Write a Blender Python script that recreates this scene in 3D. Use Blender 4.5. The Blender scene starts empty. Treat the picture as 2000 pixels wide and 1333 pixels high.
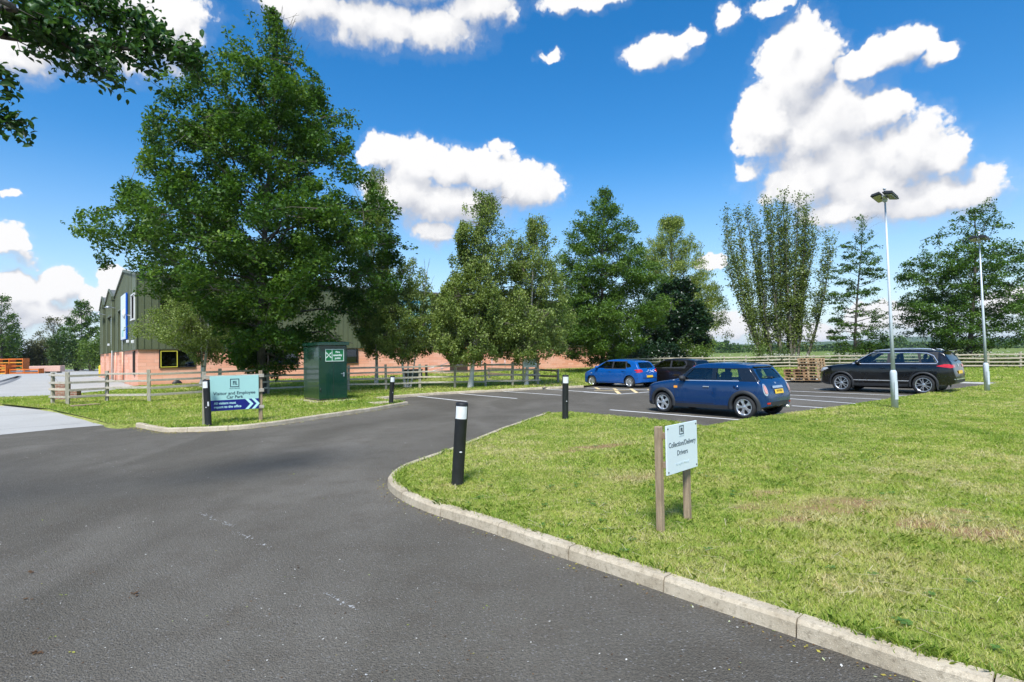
import bpy, bmesh, math, random
import numpy as np
from mathutils import Vector, Matrix
from mathutils.bvhtree import BVHTree

R = math.radians
rnd = random.Random(7)
scene = bpy.context.scene
COL = scene.collection

# ------------------------------------------------------------------ camera
FPX, EYE = 1090.0, 1.75                 # focal length in pixels of a 2000 px wide frame, eye height
PITCH, ROLL = math.atan(25.5 / 1090.0), R(0.95)
_f = Vector((0, math.cos(PITCH), math.sin(PITCH)))
_u0 = Vector((0, -math.sin(PITCH), math.cos(PITCH)))
_r0 = Vector((1, 0, 0))
_r = math.cos(ROLL) * _r0 - math.sin(ROLL) * _u0
_u = math.cos(ROLL) * _u0 + math.sin(ROLL) * _r0
CAMLOC = Vector((0, 0, EYE))


def ray(px, py):
    return _f * FPX + _r * (px - 1000) - _u * (py - 666.5)


def G(px, py, z=0.0):
    d = ray(px, py)
    return CAMLOC + d * ((z - EYE) / d.z)


def at(px, py, Y):
    d = ray(px, py)
    return CAMLOC + d * (Y / d.y)


def G2(px, py, z=0.0):
    p = G(px, py, z)
    return (p.x, p.y)


cam = bpy.data.cameras.new('camera')
cam.sensor_width = 36.0
cam.lens = FPX / 2000.0 * 36.0
cam.clip_start, cam.clip_end = 0.05, 9000
camo = bpy.data.objects.new('camera', cam)
COL.objects.link(camo)
m = Matrix((_r, _u, -_f)).transposed().to_4x4()
m.translation = CAMLOC
camo.matrix_world = m
scene.camera = camo


# ------------------------------------------------------------------ objects
def tag(o, label=None, cat=None, group=None, kind=None):
    if label: o['label'] = label
    if cat: o['category'] = cat
    if group: o['group'] = group
    if kind: o['kind'] = kind
    return o


def thing(name, label, cat, loc=(0, 0, 0), rz=0.0, group=None, rot=None):
    o = bpy.data.objects.new(name, None)
    o.empty_display_size = 0.2
    COL.objects.link(o)
    o.location = loc
    o.rotation_euler = rot if rot else (0, 0, rz)
    return tag(o, label, cat, group)


def link(name, me, mats=None, parent=None):
    o = bpy.data.objects.new(name, me)
    COL.objects.link(o)
    if parent: o.parent = parent
    if mats is not None:
        if not isinstance(mats, (list, tuple)): mats = [mats]
        for mm in mats: me.materials.append(mm)
    return o


def copy_tree(o, parent=None):
    c = o.copy()
    COL.objects.link(c)
    if parent: c.parent = parent
    for ch in list(o.children):
        copy_tree(ch, c)
    return c


class MB:
    """collects shapes and builds ONE mesh"""
    def __init__(s):
        s.v, s.f, s.mi, s.sm = [], [], [], []

    def add(s, vs, fs, mi=0, smooth=False):
        b = len(s.v)
        s.v += [tuple(v) for v in vs]
        for f in fs:
            s.f.append([b + i for i in f]); s.mi.append(mi); s.sm.append(smooth)
        return s

    def box(s, c, size, rot=None, bev=0.0, mi=0):
        hx, hy, hz = size[0] / 2, size[1] / 2, size[2] / 2
        c = Vector(c)
        if bev <= 0:
            vs = [Vector((x * hx, y * hy, z * hz)) for x in (-1, 1) for y in (-1, 1) for z in (-1, 1)]
            fs = [(0, 1, 3, 2), (4, 6, 7, 5), (0, 4, 5, 1), (2, 3, 7, 6), (0, 2, 6, 4), (1, 5, 7, 3)]
        else:
            b = min(bev, hx * .9, hy * .9, hz * .9)
            vs, idx = [], {}
            for x in (-1, 1):
                for y in (-1, 1):
                    for z in (-1, 1):
                        for a in range(3):
                            p = [x * (hx - b), y * (hy - b), z * (hz - b)]
                            p[a] = (x, y, z)[a] * (hx, hy, hz)[a]
                            idx[(x, y, z, a)] = len(vs); vs.append(Vector(p))
            fs = []
            sg = (-1, 1)
            for x in sg:
                q = [(x, -1, -1, 0), (x, 1, -1, 0), (x, 1, 1, 0), (x, -1, 1, 0)]
                q = q if x > 0 else q[::-1]; fs.append([idx[k] for k in q])
            for y in sg:
                q = [(-1, y, -1, 1), (-1, y, 1, 1), (1, y, 1, 1), (1, y, -1, 1)]
                q = q if y > 0 else q[::-1]; fs.append([idx[k] for k in q])
            for z in sg:
                q = [(-1, -1, z, 2), (1, -1, z, 2), (1, 1, z, 2), (-1, 1, z, 2)]
                q = q if z > 0 else q[::-1]; fs.append([idx[k] for k in q])
            for y in sg:
                for z in sg:
                    q = [(-1, y, z, 1), (-1, y, z, 2), (1, y, z, 2), (1, y, z, 1)]
                    fs.append([idx[k] for k in (q if y * z < 0 else q[::-1])])
            for x in sg:
                for z in sg:
                    q = [(x, -1, z, 0), (x, -1, z, 2), (x, 1, z, 2), (x, 1, z, 0)]
                    fs.append([idx[k] for k in (q if x * z > 0 else q[::-1])])
            for x in sg:
                for y in sg:
                    q = [(x, y, -1, 0), (x, y, -1, 1), (x, y, 1, 1), (x, y, 1, 0)]
                    fs.append([idx[k] for k in (q if x * y < 0 else q[::-1])])
                    for z in sg:
                        q = [(x, y, z, 0), (x, y, z, 1), (x, y, z, 2)]
                        fs.append([idx[k] for k in (q if x * y * z > 0 else q[::-1])])
        if rot is not None: vs = [rot @ v for v in vs]
        return s.add([v + c for v in vs], fs, mi)

    def bar(s, a, b, w, h, bev=0.0, up=(0, 0, 1), mi=0):
        """box section w (sideways) x h (along up) from a to b"""
        a, b = Vector(a), Vector(b)
        d = b - a; L = d.length; d.normalize()
        sd = d.cross(Vector(up))
        if sd.length < 1e-5: sd = Vector((1, 0, 0))
        sd.normalize(); u = sd.cross(d)
        rot = Matrix((d, -sd, u)).transposed()
        return s.box((a + b) / 2, (L, w, h), rot, bev, mi)

    def tube(s, pts, rad, n=8, caps=True, mi=0, smooth=True):
        pts = [Vector(p) for p in pts]
        if not isinstance(rad, (list, tuple)): rad = [rad] * len(pts)
        vs, fs = [], []
        ref = None
        for i, p in enumerate(pts):
            d = (pts[min(i + 1, len(pts) - 1)] - pts[max(i - 1, 0)])
            d = d.normalized() if d.length > 1e-9 else Vector((0, 0, 1))
            if ref is None:
                ref = Vector((1, 0, 0)) if abs(d.x) < .9 else Vector((0, 1, 0))
            a = (ref - d * ref.dot(d)).normalized(); ref = a
            b = d.cross(a)
            for k in range(n):
                t = 2 * math.pi * k / n
                vs.append(p + (a * math.cos(t) + b * math.sin(t)) * rad[i])
        for i in range(len(pts) - 1):
            for k in range(n):
                k2 = (k + 1) % n
                fs.append((i * n + k, i * n + k2, (i + 1) * n + k2, (i + 1) * n + k))
        s.add(vs, fs, mi, smooth)
        if caps:
            b0 = len(s.v) - len(vs)
            s.f.append([b0 + k for k in range(n)][::-1]); s.mi.append(mi); s.sm.append(False)
            e = b0 + (len(pts) - 1) * n
            s.f.append([e + k for k in range(n)]); s.mi.append(mi); s.sm.append(False)
        return s

    def lathe(s, prof, axis='z', c=(0, 0, 0), n=24, mi=0, smooth=True, closed=False):
        c = Vector(c); vs, fs = [], []
        for (r, h) in prof:
            for k in range(n):
                t = 2 * math.pi * k / n
                x, y = r * math.cos(t), r * math.sin(t)
                vs.append(c + (Vector((x, y, h)) if axis == 'z' else Vector((x, h, y)) if axis == 'y' else Vector((h, x, y))))
        m_ = len(prof)
        for i in range(m_ - 1 + (1 if closed else 0)):
            j = (i + 1) % m_
            for k in range(n):
                k2 = (k + 1) % n
                fs.append((i * n + k, i * n + k2, j * n + k2, j * n + k))
        return s.add(vs, fs, mi, smooth)

    def prism(s, poly, axis_map, d0, d1, mi=0):
        """poly: 2-D points; axis_map(u, v, d) -> 3-D"""
        n = len(poly)
        vs = [axis_map(u, v, d0) for u, v in poly] + [axis_map(u, v, d1) for u, v in poly]
        fs = [list(range(n))[::-1], list(range(n, 2 * n))]
        for i in range(n):
            j = (i + 1) % n
            fs.append((i, j, n + j, n + i))
        return s.add(vs, fs, mi)

    def mesh(s, name, fix=True):
        me = bpy.data.meshes.new(name)
        me.from_pydata([tuple(v) for v in s.v], [], s.f)
        me.polygons.foreach_set('material_index', s.mi)
        me.polygons.foreach_set('use_smooth', s.sm)
        if fix:
            bm = bmesh.new(); bm.from_mesh(me)
            bmesh.ops.recalc_face_normals(bm, faces=bm.faces)
            bm.to_mesh(me); bm.free()
        me.update()
        return me

    def build(s, name, mats, parent=None, label=None, fix=True):
        o = link(name, s.mesh(name, fix), mats, parent)
        if label: o['label'] = label
        return o


def sharpen(me, deg=35):
    """smooth faces with sharp edges where the surface folds"""
    bm = bmesh.new(); bm.from_mesh(me)
    for f in bm.faces: f.smooth = True
    for e in bm.edges:
        if len(e.link_faces) == 2:
            e.smooth = e.calc_face_angle(0) < R(deg)
    bm.to_mesh(me); bm.free(); me.update()


def poly_sheet(name, pts, z, mat, kind='structure', cut=None):
    bm = bmesh.new()
    vs = [bm.verts.new((p[0], p[1], z)) for p in pts]
    es = [bm.edges.new((vs[i], vs[(i + 1) % len(vs)])) for i in range(len(vs))]
    bmesh.ops.triangle_fill(bm, edges=es, use_beauty=True)
    for f in bm.faces:
        if f.normal.z < 0: f.normal_flip()
    me = bpy.data.meshes.new(name); bm.to_mesh(me); bm.free()
    o = link(name, me, mat)
    if kind: o['kind'] = kind
    return o


def np_mesh(name, V, F, mats, parent=None, tint=None, smooth=False, attrs=None):
    """fast mesh from numpy arrays; F is (n,k)"""
    me = bpy.data.meshes.new(name)
    V = np.asarray(V, dtype=np.float32); F = np.asarray(F, dtype=np.int32)
    n, k = F.shape
    me.vertices.add(len(V)); me.vertices.foreach_set('co', V.ravel())
    me.loops.add(n * k); me.loops.foreach_set('vertex_index', F.ravel())
    me.polygons.add(n)
    me.polygons.foreach_set('loop_start', np.arange(0, n * k, k, dtype=np.int32))
    if smooth: me.polygons.foreach_set('use_smooth', np.ones(n, dtype=bool))
    me.update(calc_edges=True)
    if tint is not None:
        a = me.attributes.new('tint', 'FLOAT', 'FACE')
        a.data.foreach_set('value', np.asarray(tint, dtype=np.float32))
    return link(name, me, mats, parent)


def text_obj(txt, size, mat, parent, loc, rot, name='lettering', bold=0.0, align='CENTER', sx=1.0, extrude=0.0012, space=1.0, width=None):
    cu = bpy.data.curves.new(name, 'FONT')
    cu.body = txt; cu.size = size; cu.align_x = align; cu.align_y = 'CENTER'
    cu.offset = bold * size; cu.extrude = extrude; cu.resolution_u = 3
    cu.space_character = space
    tmp = bpy.data.objects.new('tmp', cu); COL.objects.link(tmp)
    dg = bpy.context.evaluated_depsgraph_get()
    me = bpy.data.meshes.new_from_object(tmp.evaluated_get(dg))
    bpy.data.objects.remove(tmp); bpy.data.curves.remove(cu)
    me.name = name
    if width:
        xs_ = [v.co.x for v in me.vertices]; sx = width / (max(xs_) - min(xs_))
    if sx != 1.0: me.transform(Matrix.Diagonal((sx, 1, 1, 1)))
    o = link(name, me, mat, parent)
    me.materials.clear(); me.materials.append(mat)
    o.location = loc; o.rotation_euler = rot
    return o


# ------------------------------------------------------------------ materials
def newmat(name):
    m_ = bpy.data.materials.new(name); m_.use_nodes = True
    nt = m_.node_tree
    for n in list(nt.nodes): nt.nodes.remove(n)
    return m_, nt


def nd(nt, t, **kw):
    n = nt.nodes.new(t)
    for k, v in kw.items():
        if k.startswith('i_'):
            key = k[2:]
            n.inputs[int(key) if key.isdigit() else key].default_value = v
        else: setattr(n, k, v)
    return n


def lk(nt, a, b): nt.links.new(a, b)


def rgba(c): return (c[0], c[1], c[2], 1.0)


def mix_rgb(nt, fac, a, b, mode='MIX'):
    n = nd(nt, 'ShaderNodeMix', data_type='RGBA', blend_type=mode)
    for s, v in ((n.inputs[0], fac), (n.inputs[6], a), (n.inputs[7], b)):
        if hasattr(v, 'links'): lk(nt, v, s)
        elif isinstance(v, (int, float)): s.default_value = v
        else: s.default_value = rgba(v)
    return n.outputs[2]


def mth(nt, op, a, b=None, c=None, clamp=False):
    n = nd(nt, 'ShaderNodeMath', operation=op); n.use_clamp = clamp
    for i, v in enumerate((a, b, c)):
        if v is None: continue
        if hasattr(v, 'links'): lk(nt, v, n.inputs[i])
        else: n.inputs[i].default_value = v
    return n.outputs[0]


def maprange(nt, v, a, b, c=0.0, d=1.0, smooth=False):
    n = nd(nt, 'ShaderNodeMapRange'); n.clamp = True
    if smooth: n.interpolation_type = 'SMOOTHSTEP'
    lk(nt, v, n.inputs[0])
    for i, x in enumerate((a, b, c, d)): n.inputs[i + 1].default_value = x
    return n.outputs[0]


def noise(nt, vec, scale, detail=4, rough=.55, dist=0.0):
    n = nd(nt, 'ShaderNodeTexNoise'); n.inputs['Scale'].default_value = scale
    n.inputs['Detail'].default_value = detail; n.inputs['Roughness'].default_value = rough
    n.inputs['Distortion'].default_value = dist
    if vec is not None: lk(nt, vec, n.inputs['Vector'])
    return n.outputs['Fac']


def objco(nt): return nd(nt, 'ShaderNodeTexCoord').outputs['Object']


def bump(nt, h, strength, dist=0.01):
    n = nd(nt, 'ShaderNodeBump'); n.inputs['Strength'].default_value = strength
    n.inputs['Distance'].default_value = dist
    lk(nt, h, n.inputs['Height']); return n.outputs[0]


def princ(nt, col, rough=.5, metal=0.0, spec=.5, normal=None, coat=0.0, emit=None):
    p = nd(nt, 'ShaderNodeBsdfPrincipled')
    for key, v in (('Base Color', col), ('Roughness', rough), ('Metallic', metal), ('Specular IOR Level', spec), ('Coat Weight', coat)):
        if hasattr(v, 'links'): lk(nt, v, p.inputs[key])
        elif key == 'Base Color': p.inputs[key].default_value = rgba(v)
        else: p.inputs[key].default_value = v
    if coat: p.inputs['Coat Roughness'].default_value = 0.04
    if normal is not None: lk(nt, normal, p.inputs['Normal'])
    out = nd(nt, 'ShaderNodeOutputMaterial')
    lk(nt, p.outputs[0], out.inputs[0])
    return p


def pm(name, col, rough=.5, metal=0.0, var=.12, scale=6.0, bmp=0.0, bscale=60.0, spec=.5, coat=0.0, stretch=None):
    """a painted / plain material with noise in colour, gloss and relief"""
    m_, nt = newmat(name)
    co = objco(nt)
    if stretch:
        mp = nd(nt, 'ShaderNodeMapping'); lk(nt, co, mp.inputs[0]); mp.inputs['Scale'].default_value = stretch
        co = mp.outputs[0]
    n1 = noise(nt, co, scale, 5, .6)
    f = maprange(nt, n1, .3, .7)
    c = mix_rgb(nt, f, tuple(x * (1 - var) for x in col), tuple(min(1, x * (1 + var)) for x in col))
    rr = maprange(nt, n1, .3, .7, max(0, rough - .06), min(1, rough + .06))
    nrm = None
    if bmp: nrm = bump(nt, noise(nt, co, bscale, 4, .6), bmp, .004)
    princ(nt, c, rr, metal, spec, nrm, coat)
    return m_


# ------------------------------------------------------------------ numpy noise
def vnoise(x, y, scale, seed=0):
    x = np.asarray(x) * scale; y = np.asarray(y) * scale
    xi = np.floor(x).astype(np.int64); yi = np.floor(y).astype(np.int64)
    xf = x - xi; yf = y - yi
    xf = xf * xf * (3 - 2 * xf); yf = yf * yf * (3 - 2 * yf)
    def h(a, b):
        n = (a * 374761393 + b * 668265263 + seed * 982451653) & 0x7fffffff
        n = ((n ^ (n >> 13)) * 1274126177) & 0x7fffffff
        return ((n ^ (n >> 16)) & 0xffff) / 65535.0
    a = h(xi, yi); b = h(xi + 1, yi); c = h(xi, yi + 1); d = h(xi + 1, yi + 1)
    return (a * (1 - xf) + b * xf) * (1 - yf) + (c * (1 - xf) + d * xf) * yf


def fnoise(x, y, scale, seed=0, oct=4):
    s = 0; a = .5; t = 0
    for i in range(oct):
        s = s + a * vnoise(x, y, scale * 2 ** i, seed + i * 17); t += a; a *= .55
    return s / t


def in_poly(x, y, poly):
    ins = np.zeros(len(x), dtype=bool)
    n = len(poly)
    for i in range(n):
        x1, y1 = poly[i][:2]; x2, y2 = poly[(i + 1) % n][:2]
        if y1 == y2: continue
        c = ((y1 > y) != (y2 > y)) & (x < (x2 - x1) * (y - y1) / (y2 - y1) + x1)
        ins ^= c
    return ins


def spline(pts, per=6):
    """Catmull-Rom through 2-D/3-D points"""
    P = [Vector(p) for p in pts]; out = []
    for i in range(len(P) - 1):
        p0, p1, p2, p3 = P[max(i - 1, 0)], P[i], P[i + 1], P[min(i + 2, len(P) - 1)]
        for k in range(per):
            t = k / per
            out.append(.5 * ((2 * p1) + (p2 - p0) * t + (2 * p0 - 5 * p1 + 4 * p2 - p3) * t * t + (3 * p1 - p0 - 3 * p2 + p3) * t ** 3))
    out.append(P[-1]); return out
# ------------------------------------------------------------------ light and sky
SUN_EL, SUN_AZ = R(54), math.atan2(-0.12, -0.99)        # azimuth as atan2(x, y) of the direction towards the sun
sd = Vector((math.sin(SUN_AZ) * math.cos(SUN_EL), math.cos(SUN_AZ) * math.cos(SUN_EL), math.sin(SUN_EL)))
sl = bpy.data.lights.new('sun', 'SUN'); sl.energy = 4.1; sl.angle = R(16)         # thin cloud in front of the sun: soft shadows; sl.color = (1.0, .955, .88)
so = bpy.data.objects.new('sun', sl); COL.objects.link(so)
so.rotation_euler = (-sd).to_track_quat('-Z', 'Y').to_euler(); so.location = (0, -20, 60)

vs_ = scene.view_settings
vs_.view_transform = 'Standard'; vs_.look = 'None'; vs_.exposure = 0.55; vs_.gamma = 1.0; vs_.use_curve_mapping = False

world = bpy.data.worlds.new('World'); scene.world = world; world.use_nodes = True
world.cycles.sampling_method = 'NONE'
cy = scene.cycles
cy.use_adaptive_sampling = True; cy.adaptive_threshold = .015
cy.max_bounces = 6; cy.diffuse_bounces = 2; cy.glossy_bounces = 3; cy.transmission_bounces = 4; cy.transparent_max_bounces = 12
cy.use_denoising = True; cy.caustics_reflective = False; cy.caustics_refractive = False
nt = world.node_tree
for n in list(nt.nodes): nt.nodes.remove(n)
sky = nd(nt, 'ShaderNodeTexSky', sky_type='NISHITA')
sky.sun_disc = False; sky.sun_elevation = SUN_EL; sky.sun_rotation = SUN_AZ
sky.altitude = 20; sky.air_density = 1.0; sky.dust_density = 0.6; sky.ozone_density = 2.5
hs = nd(nt, 'ShaderNodeHueSaturation'); hs.inputs['Saturation'].default_value = 1.42
lk(nt, sky.outputs[0], hs.inputs['Color'])

# clouds: cumulus heaps given by direction (azimuth, elevation in degrees), broken up by noise
def ang(px, py):
    d = ray(px, py).normalized()
    return math.degrees(math.atan2(d.x, d.y)), math.degrees(math.asin(d.z))

CLOUDS = [  # centre and half-size in picture units
    (1540, 105, 50, 60), (1555, 190, 75, 80), (1495, 245, 62, 62), (1640, 250, 110, 80), (1715, 225, 68, 50), (1760, 310, 110, 85),
    (1590, 340, 95, 95), (1690, 360, 170, 70), (1850, 310, 48, 46), (1800, 395, 170, 42), (1905, 385, 85, 36, .6), (1480, 330, 50, 50, .5), (1640, 415, 100, 35),
    (1560, 150, 85, 110), (1640, 320, 190, 105), (1720, 392, 235, 55), (1600, 250, 130, 120), (1510, 250, 75, 80),
    (1740, 100, 85, 38), (1670, 130, 62, 32), (1835, 105, 48, 26),
    (742, 300, 40, 38), (810, 320, 70, 48), (880, 335, 60, 45), (945, 340, 75, 48), (1015, 370, 78, 48), (870, 400, 130, 55), (790, 370, 75, 70), (850, 450, 48, 30),
    (600, 10, 110, 60, .8), (720, 45, 150, 70, .75), (850, 62, 125, 62, .65), (930, 15, 95, 60, .65), (700, -80, 300, 90), (990, 30, 32, 33, 0.45),
    (310, 55, 85, 75), (150, 90, 190, 66, .75), (345, 115, 52, 52, .55), (40, 110, 110, 56, .7), (150, -40, 240, 70),
    (10, 468, 48, 32), (50, 505, 50, 28, 0.55), (20, 570, 120, 42), (110, 562, 56, 36), (60, 612, 120, 40), (205, 590, 55, 30), (232, 560, 34, 34),
    (1285, 102, 77, 36, 0.7), (1345, 78, 37, 23, 0.5), (1422, 38, 30, 39, 0.45), (1140, -2, 100, 30, .7), (1075, 108, 30, 16, 0.45), (975, 283, 30, 16, 0.45), (1500, 12, 57, 23, 0.45), (16, 380, 30, 11, 0.6),
    (1392, 514, 26, 17), (1720, 625, 110, 44, .6), (1990, 590, 100, 50, .5), (1400, 640, 90, 36, .6), (1560, 650, 120, 30, .5), (760, 620, 200, 40, .6), (500, 640, 200, 40, .6),
    (2400, 300, 300, 120), (-500, 300, 300, 140), (2700, 600, 300, 90), (-500, 600, 400, 90),
]
grp = bpy.data.node_groups.new('cloud_height', 'ShaderNodeTree')
grp.interface.new_socket('Vector', in_out='INPUT', socket_type='NodeSocketVector')
grp.interface.new_socket('Height', in_out='OUTPUT', socket_type='NodeSocketFloat')
grp.interface.new_socket('Smooth', in_out='OUTPUT', socket_type='NodeSocketFloat')
gi = nd(grp, 'NodeGroupInput'); go = nd(grp, 'NodeGroupOutput')
# a little turbulence on the outline
nz = nd(grp, 'ShaderNodeTexNoise', noise_dimensions='2D'); nz.inputs['Scale'].default_value = .42; nz.inputs['Detail'].default_value = 3; nz.inputs['Roughness'].default_value = .62
lk(grp, gi.outputs[0], nz.inputs['Vector'])
w0 = nd(grp, 'ShaderNodeVectorMath', operation='MULTIPLY_ADD')
lk(grp, nz.outputs['Color'], w0.inputs[0]); w0.inputs[1].default_value = (2.2, 1.7, 0); w0.inputs[2].default_value = (-1.1, -.85, 0)
wa = nd(grp, 'ShaderNodeVectorMath', operation='ADD'); lk(grp, gi.outputs[0], wa.inputs[0]); lk(grp, w0.outputs[0], wa.inputs[1])
acc = None
for cl_ in CLOUDS:
    cx, cy, rx, ry = cl_[:4]; wt = cl_[4] if len(cl_) > 4 else 1.0
    a0, e0 = ang(cx, cy); a1, _ = ang(cx + rx, cy); _, e1 = ang(cx, cy - ry)
    ra, re = max(abs(a1 - a0), .2) * 1.12, max(abs(e1 - e0), .2) * 1.12
    vm = nd(grp, 'ShaderNodeVectorMath', operation='MULTIPLY_ADD')
    lk(grp, wa.outputs[0], vm.inputs[0]); vm.inputs[1].default_value = (1 / ra, 1 / re, 0); vm.inputs[2].default_value = (-a0 / ra, -e0 / re, 0)
    ln = nd(grp, 'ShaderNodeVectorMath', operation='DOT_PRODUCT'); lk(grp, vm.outputs[0], ln.inputs[0]); lk(grp, vm.outputs[0], ln.inputs[1])
    val = ln.outputs['Value'] if wt == 1.0 else mth(grp, 'ADD', ln.outputs['Value'], 1.0 - wt)
    acc = val if acc is None else mth(grp, 'MINIMUM', acc, val)
core = mth(grp, 'SUBTRACT', 1.0, mth(grp, 'MINIMUM', acc, 4.0))
vo = nd(grp, 'ShaderNodeTexVoronoi', feature='F1', voronoi_dimensions='2D'); vo.inputs['Scale'].default_value = .50
vo.inputs['Detail'].default_value = 3.0; vo.inputs['Roughness'].default_value = .55; vo.normalize = True
lk(grp, wa.outputs[0], vo.inputs['Vector'])
puff = mth(grp, 'SUBTRACT', .42, vo.outputs['Distance'])
fb = nd(grp, 'ShaderNodeTexNoise', noise_dimensions='2D'); fb.inputs['Scale'].default_value = 1.1; fb.inputs['Detail'].default_value = 5; fb.inputs['Roughness'].default_value = .6
lk(grp, gi.outputs[0], fb.inputs['Vector'])
h1 = mth(grp, 'MULTIPLY_ADD', puff, .95, core)
h2 = mth(grp, 'MULTIPLY_ADD', mth(grp, 'SUBTRACT', fb.outputs['Fac'], .5), .46, h1)
lk(grp, h2, go.inputs[0])
v2 = nd(grp, 'ShaderNodeTexVoronoi', feature='SMOOTH_F1', voronoi_dimensions='2D'); v2.inputs['Scale'].default_value = .30; v2.inputs['Smoothness'].default_value = .6
v2.inputs['Detail'].default_value = 1.0; v2.inputs['Roughness'].default_value = .45; v2.normalize = True
lk(grp, wa.outputs[0], v2.inputs['Vector'])
s1 = mth(grp, 'MULTIPLY_ADD', mth(grp, 'SUBTRACT', .42, v2.outputs['Distance']), .85, mth(grp, 'MAXIMUM', core, -.5))
lk(grp, s1, go.inputs[1])

tc = nd(nt, 'ShaderNodeTexCoord')
sp = nd(nt, 'ShaderNodeSeparateXYZ'); lk(nt, tc.outputs['Generated'], sp.inputs[0])
az = mth(nt, 'MULTIPLY', mth(nt, 'ARCTAN2', sp.outputs[0], sp.outputs[1]), 180 / math.pi)
el = mth(nt, 'MULTIPLY', mth(nt, 'ARCSINE', sp.outputs[2]), 180 / math.pi)
cv = nd(nt, 'ShaderNodeCombineXYZ'); lk(nt, az, cv.inputs[0]); lk(nt, el, cv.inputs[1])
c1 = nd(nt, 'ShaderNodeGroup'); c1.node_tree = grp; lk(nt, cv.outputs[0], c1.inputs[0])
of = nd(nt, 'ShaderNodeVectorMath', operation='ADD'); lk(nt, cv.outputs[0], of.inputs[0]); of.inputs[1].default_value = (-.5, 1.5, 0)
c2 = nd(nt, 'ShaderNodeGroup'); c2.node_tree = grp; lk(nt, of.outputs[0], c2.inputs[0])
veil = maprange(nt, c1.outputs[0], -.45, .15, 0, .09, True)
# lit tops, grey undersides: the heap thickens away from the light
lit = mth(nt, 'ADD', mth(nt, 'SUBTRACT', c1.outputs[1], c2.outputs[1]), mth(nt, 'MULTIPLY', mth(nt, 'SUBTRACT', c1.outputs[0], c1.outputs[1]), .16))
litf = maprange(nt, lit, -.42, .27, 0, 1, True)
wid = mth(nt, 'MULTIPLY_ADD', mth(nt, 'SUBTRACT', 1.0, litf), .95, .30)
dens = maprange(nt, mth(nt, 'DIVIDE', mth(nt, 'ADD', c1.outputs[0], .03), wid), 0, 1, 0, 1, True)
dens = mth(nt, 'MAXIMUM', dens, veil)
cc = mix_rgb(nt, litf, (.38, .40, .455), (.71, .705, .705))
pale = mth(nt, 'MULTIPLY', mth(nt, 'POWER', maprange(nt, el, -2, 20, 1, 0), 1.7), .92)
skyc = mix_rgb(nt, pale, hs.outputs[0], (3.9, 4.7, 5.6))
bgs = nd(nt, 'ShaderNodeBackground'); lk(nt, skyc, bgs.inputs[0]); bgs.inputs[1].default_value = .132
bgc = nd(nt, 'ShaderNodeBackground'); lk(nt, cc, bgc.inputs[0]); bgc.inputs[1].default_value = .98
mx = nd(nt, 'ShaderNodeMixShader'); lk(nt, dens, mx.inputs[0]); lk(nt, bgs.outputs[0], mx.inputs[1]); lk(nt, bgc.outputs[0], mx.inputs[2])
wo = nd(nt, 'ShaderNodeOutputWorld'); lk(nt, mx.outputs[0], wo.inputs[0])
# ------------------------------------------------------------------ the ground
GZ = 0.10                                                # height of grass islands above the tarmac
BC = Vector((-24.4, 36.4, 0.0))                          # near corner of the building
BROT = math.atan2(.645, .764)
BX = Vector((math.cos(BROT), math.sin(BROT), 0)); BY = Vector((-BX.y, BX.x, 0))
CARROT = math.atan2(BY.y, BY.x)                          # cars point along the building's side wall

# --- tarmac
def asphalt_mat():
    m_, nt = newmat('asphalt')
    co = objco(nt)
    big = noise(nt, co, .16, 3, .5, 1.2)
    mp = nd(nt, 'ShaderNodeMapping'); lk(nt, co, mp.inputs[0]); mp.inputs['Rotation'].default_value = (0, 0, R(18)); mp.inputs['Scale'].default_value = (1.0, .38, 1)
    trk = noise(nt, mp.outputs[0], .55, 3, .5, .8)
    mid = noise(nt, co, 2.2, 5, .65)
    fine = noise(nt, co, 46, 6, .75)
    vor = nd(nt, 'ShaderNodeTexVoronoi'); vor.inputs['Scale'].default_value = 95; lk(nt, co, vor.inputs['Vector'])
    vsep = nd(nt, 'ShaderNodeSeparateColor'); lk(nt, vor.outputs['Color'], vsep.inputs[0])
    c = mix_rgb(nt, maprange(nt, big, .32, .68, 0, 1, True), (.118, .105, .083), (.165, .149, .120))
    c = mix_rgb(nt, maprange(nt, trk, .47, .70, 0, .58, True), c, (.205, .186, .153))
    c = mix_rgb(nt, maprange(nt, mid, .46, .74, 0, .55), c, (.108, .090, .068))
    c = mix_rgb(nt, maprange(nt, fine, .35, .72, 0, 1), mix_rgb(nt, 1.0, c, (.62, .62, .62), 'MULTIPLY'), mix_rgb(nt, 1.0, c, (1.34, 1.34, 1.32), 'MULTIPLY'))
    stone = maprange(nt, vsep.outputs[0], .93, .99, 0, .55)
    c = mix_rgb(nt, stone, c, (.26, .25, .235))
    hgt = mth(nt, 'ADD', mth(nt, 'MULTIPLY', vor.outputs['Distance'], -1.0), mth(nt, 'MULTIPLY', fine, 1.3))
    princ(nt, c, maprange(nt, fine, .3, .7, .80, .96), 0, .16, bump(nt, hgt, .9, .012))
    return m_

M_ASPH = asphalt_mat()
poly_sheet('tarmac', [(-70, -40), (70, -40), (70, 60), (-70, 60)], 0.0, M_ASPH)

def concrete_mat(name, a, b, sc=1.2, stain=(.16, .155, .14)):
    m_, nt = newmat(name); co = objco(nt)
    n1 = noise(nt, co, sc, 6, .65); n2 = noise(nt, co, 30, 4, .7); n3 = noise(nt, co, 130, 2, .6)
    c = mix_rgb(nt, maprange(nt, n1, .3, .7), a, b)
    c = mix_rgb(nt, maprange(nt, n2, .50, .74, 0, .7), c, stain)
    c = mix_rgb(nt, maprange(nt, n3, .60, .75, 0, .7), c, tuple(min(1, x * 1.45) for x in b))
    princ(nt, c, .88, 0, .3, bump(nt, mth(nt, 'ADD', n2, n3), .5, .006))
    return m_

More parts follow.
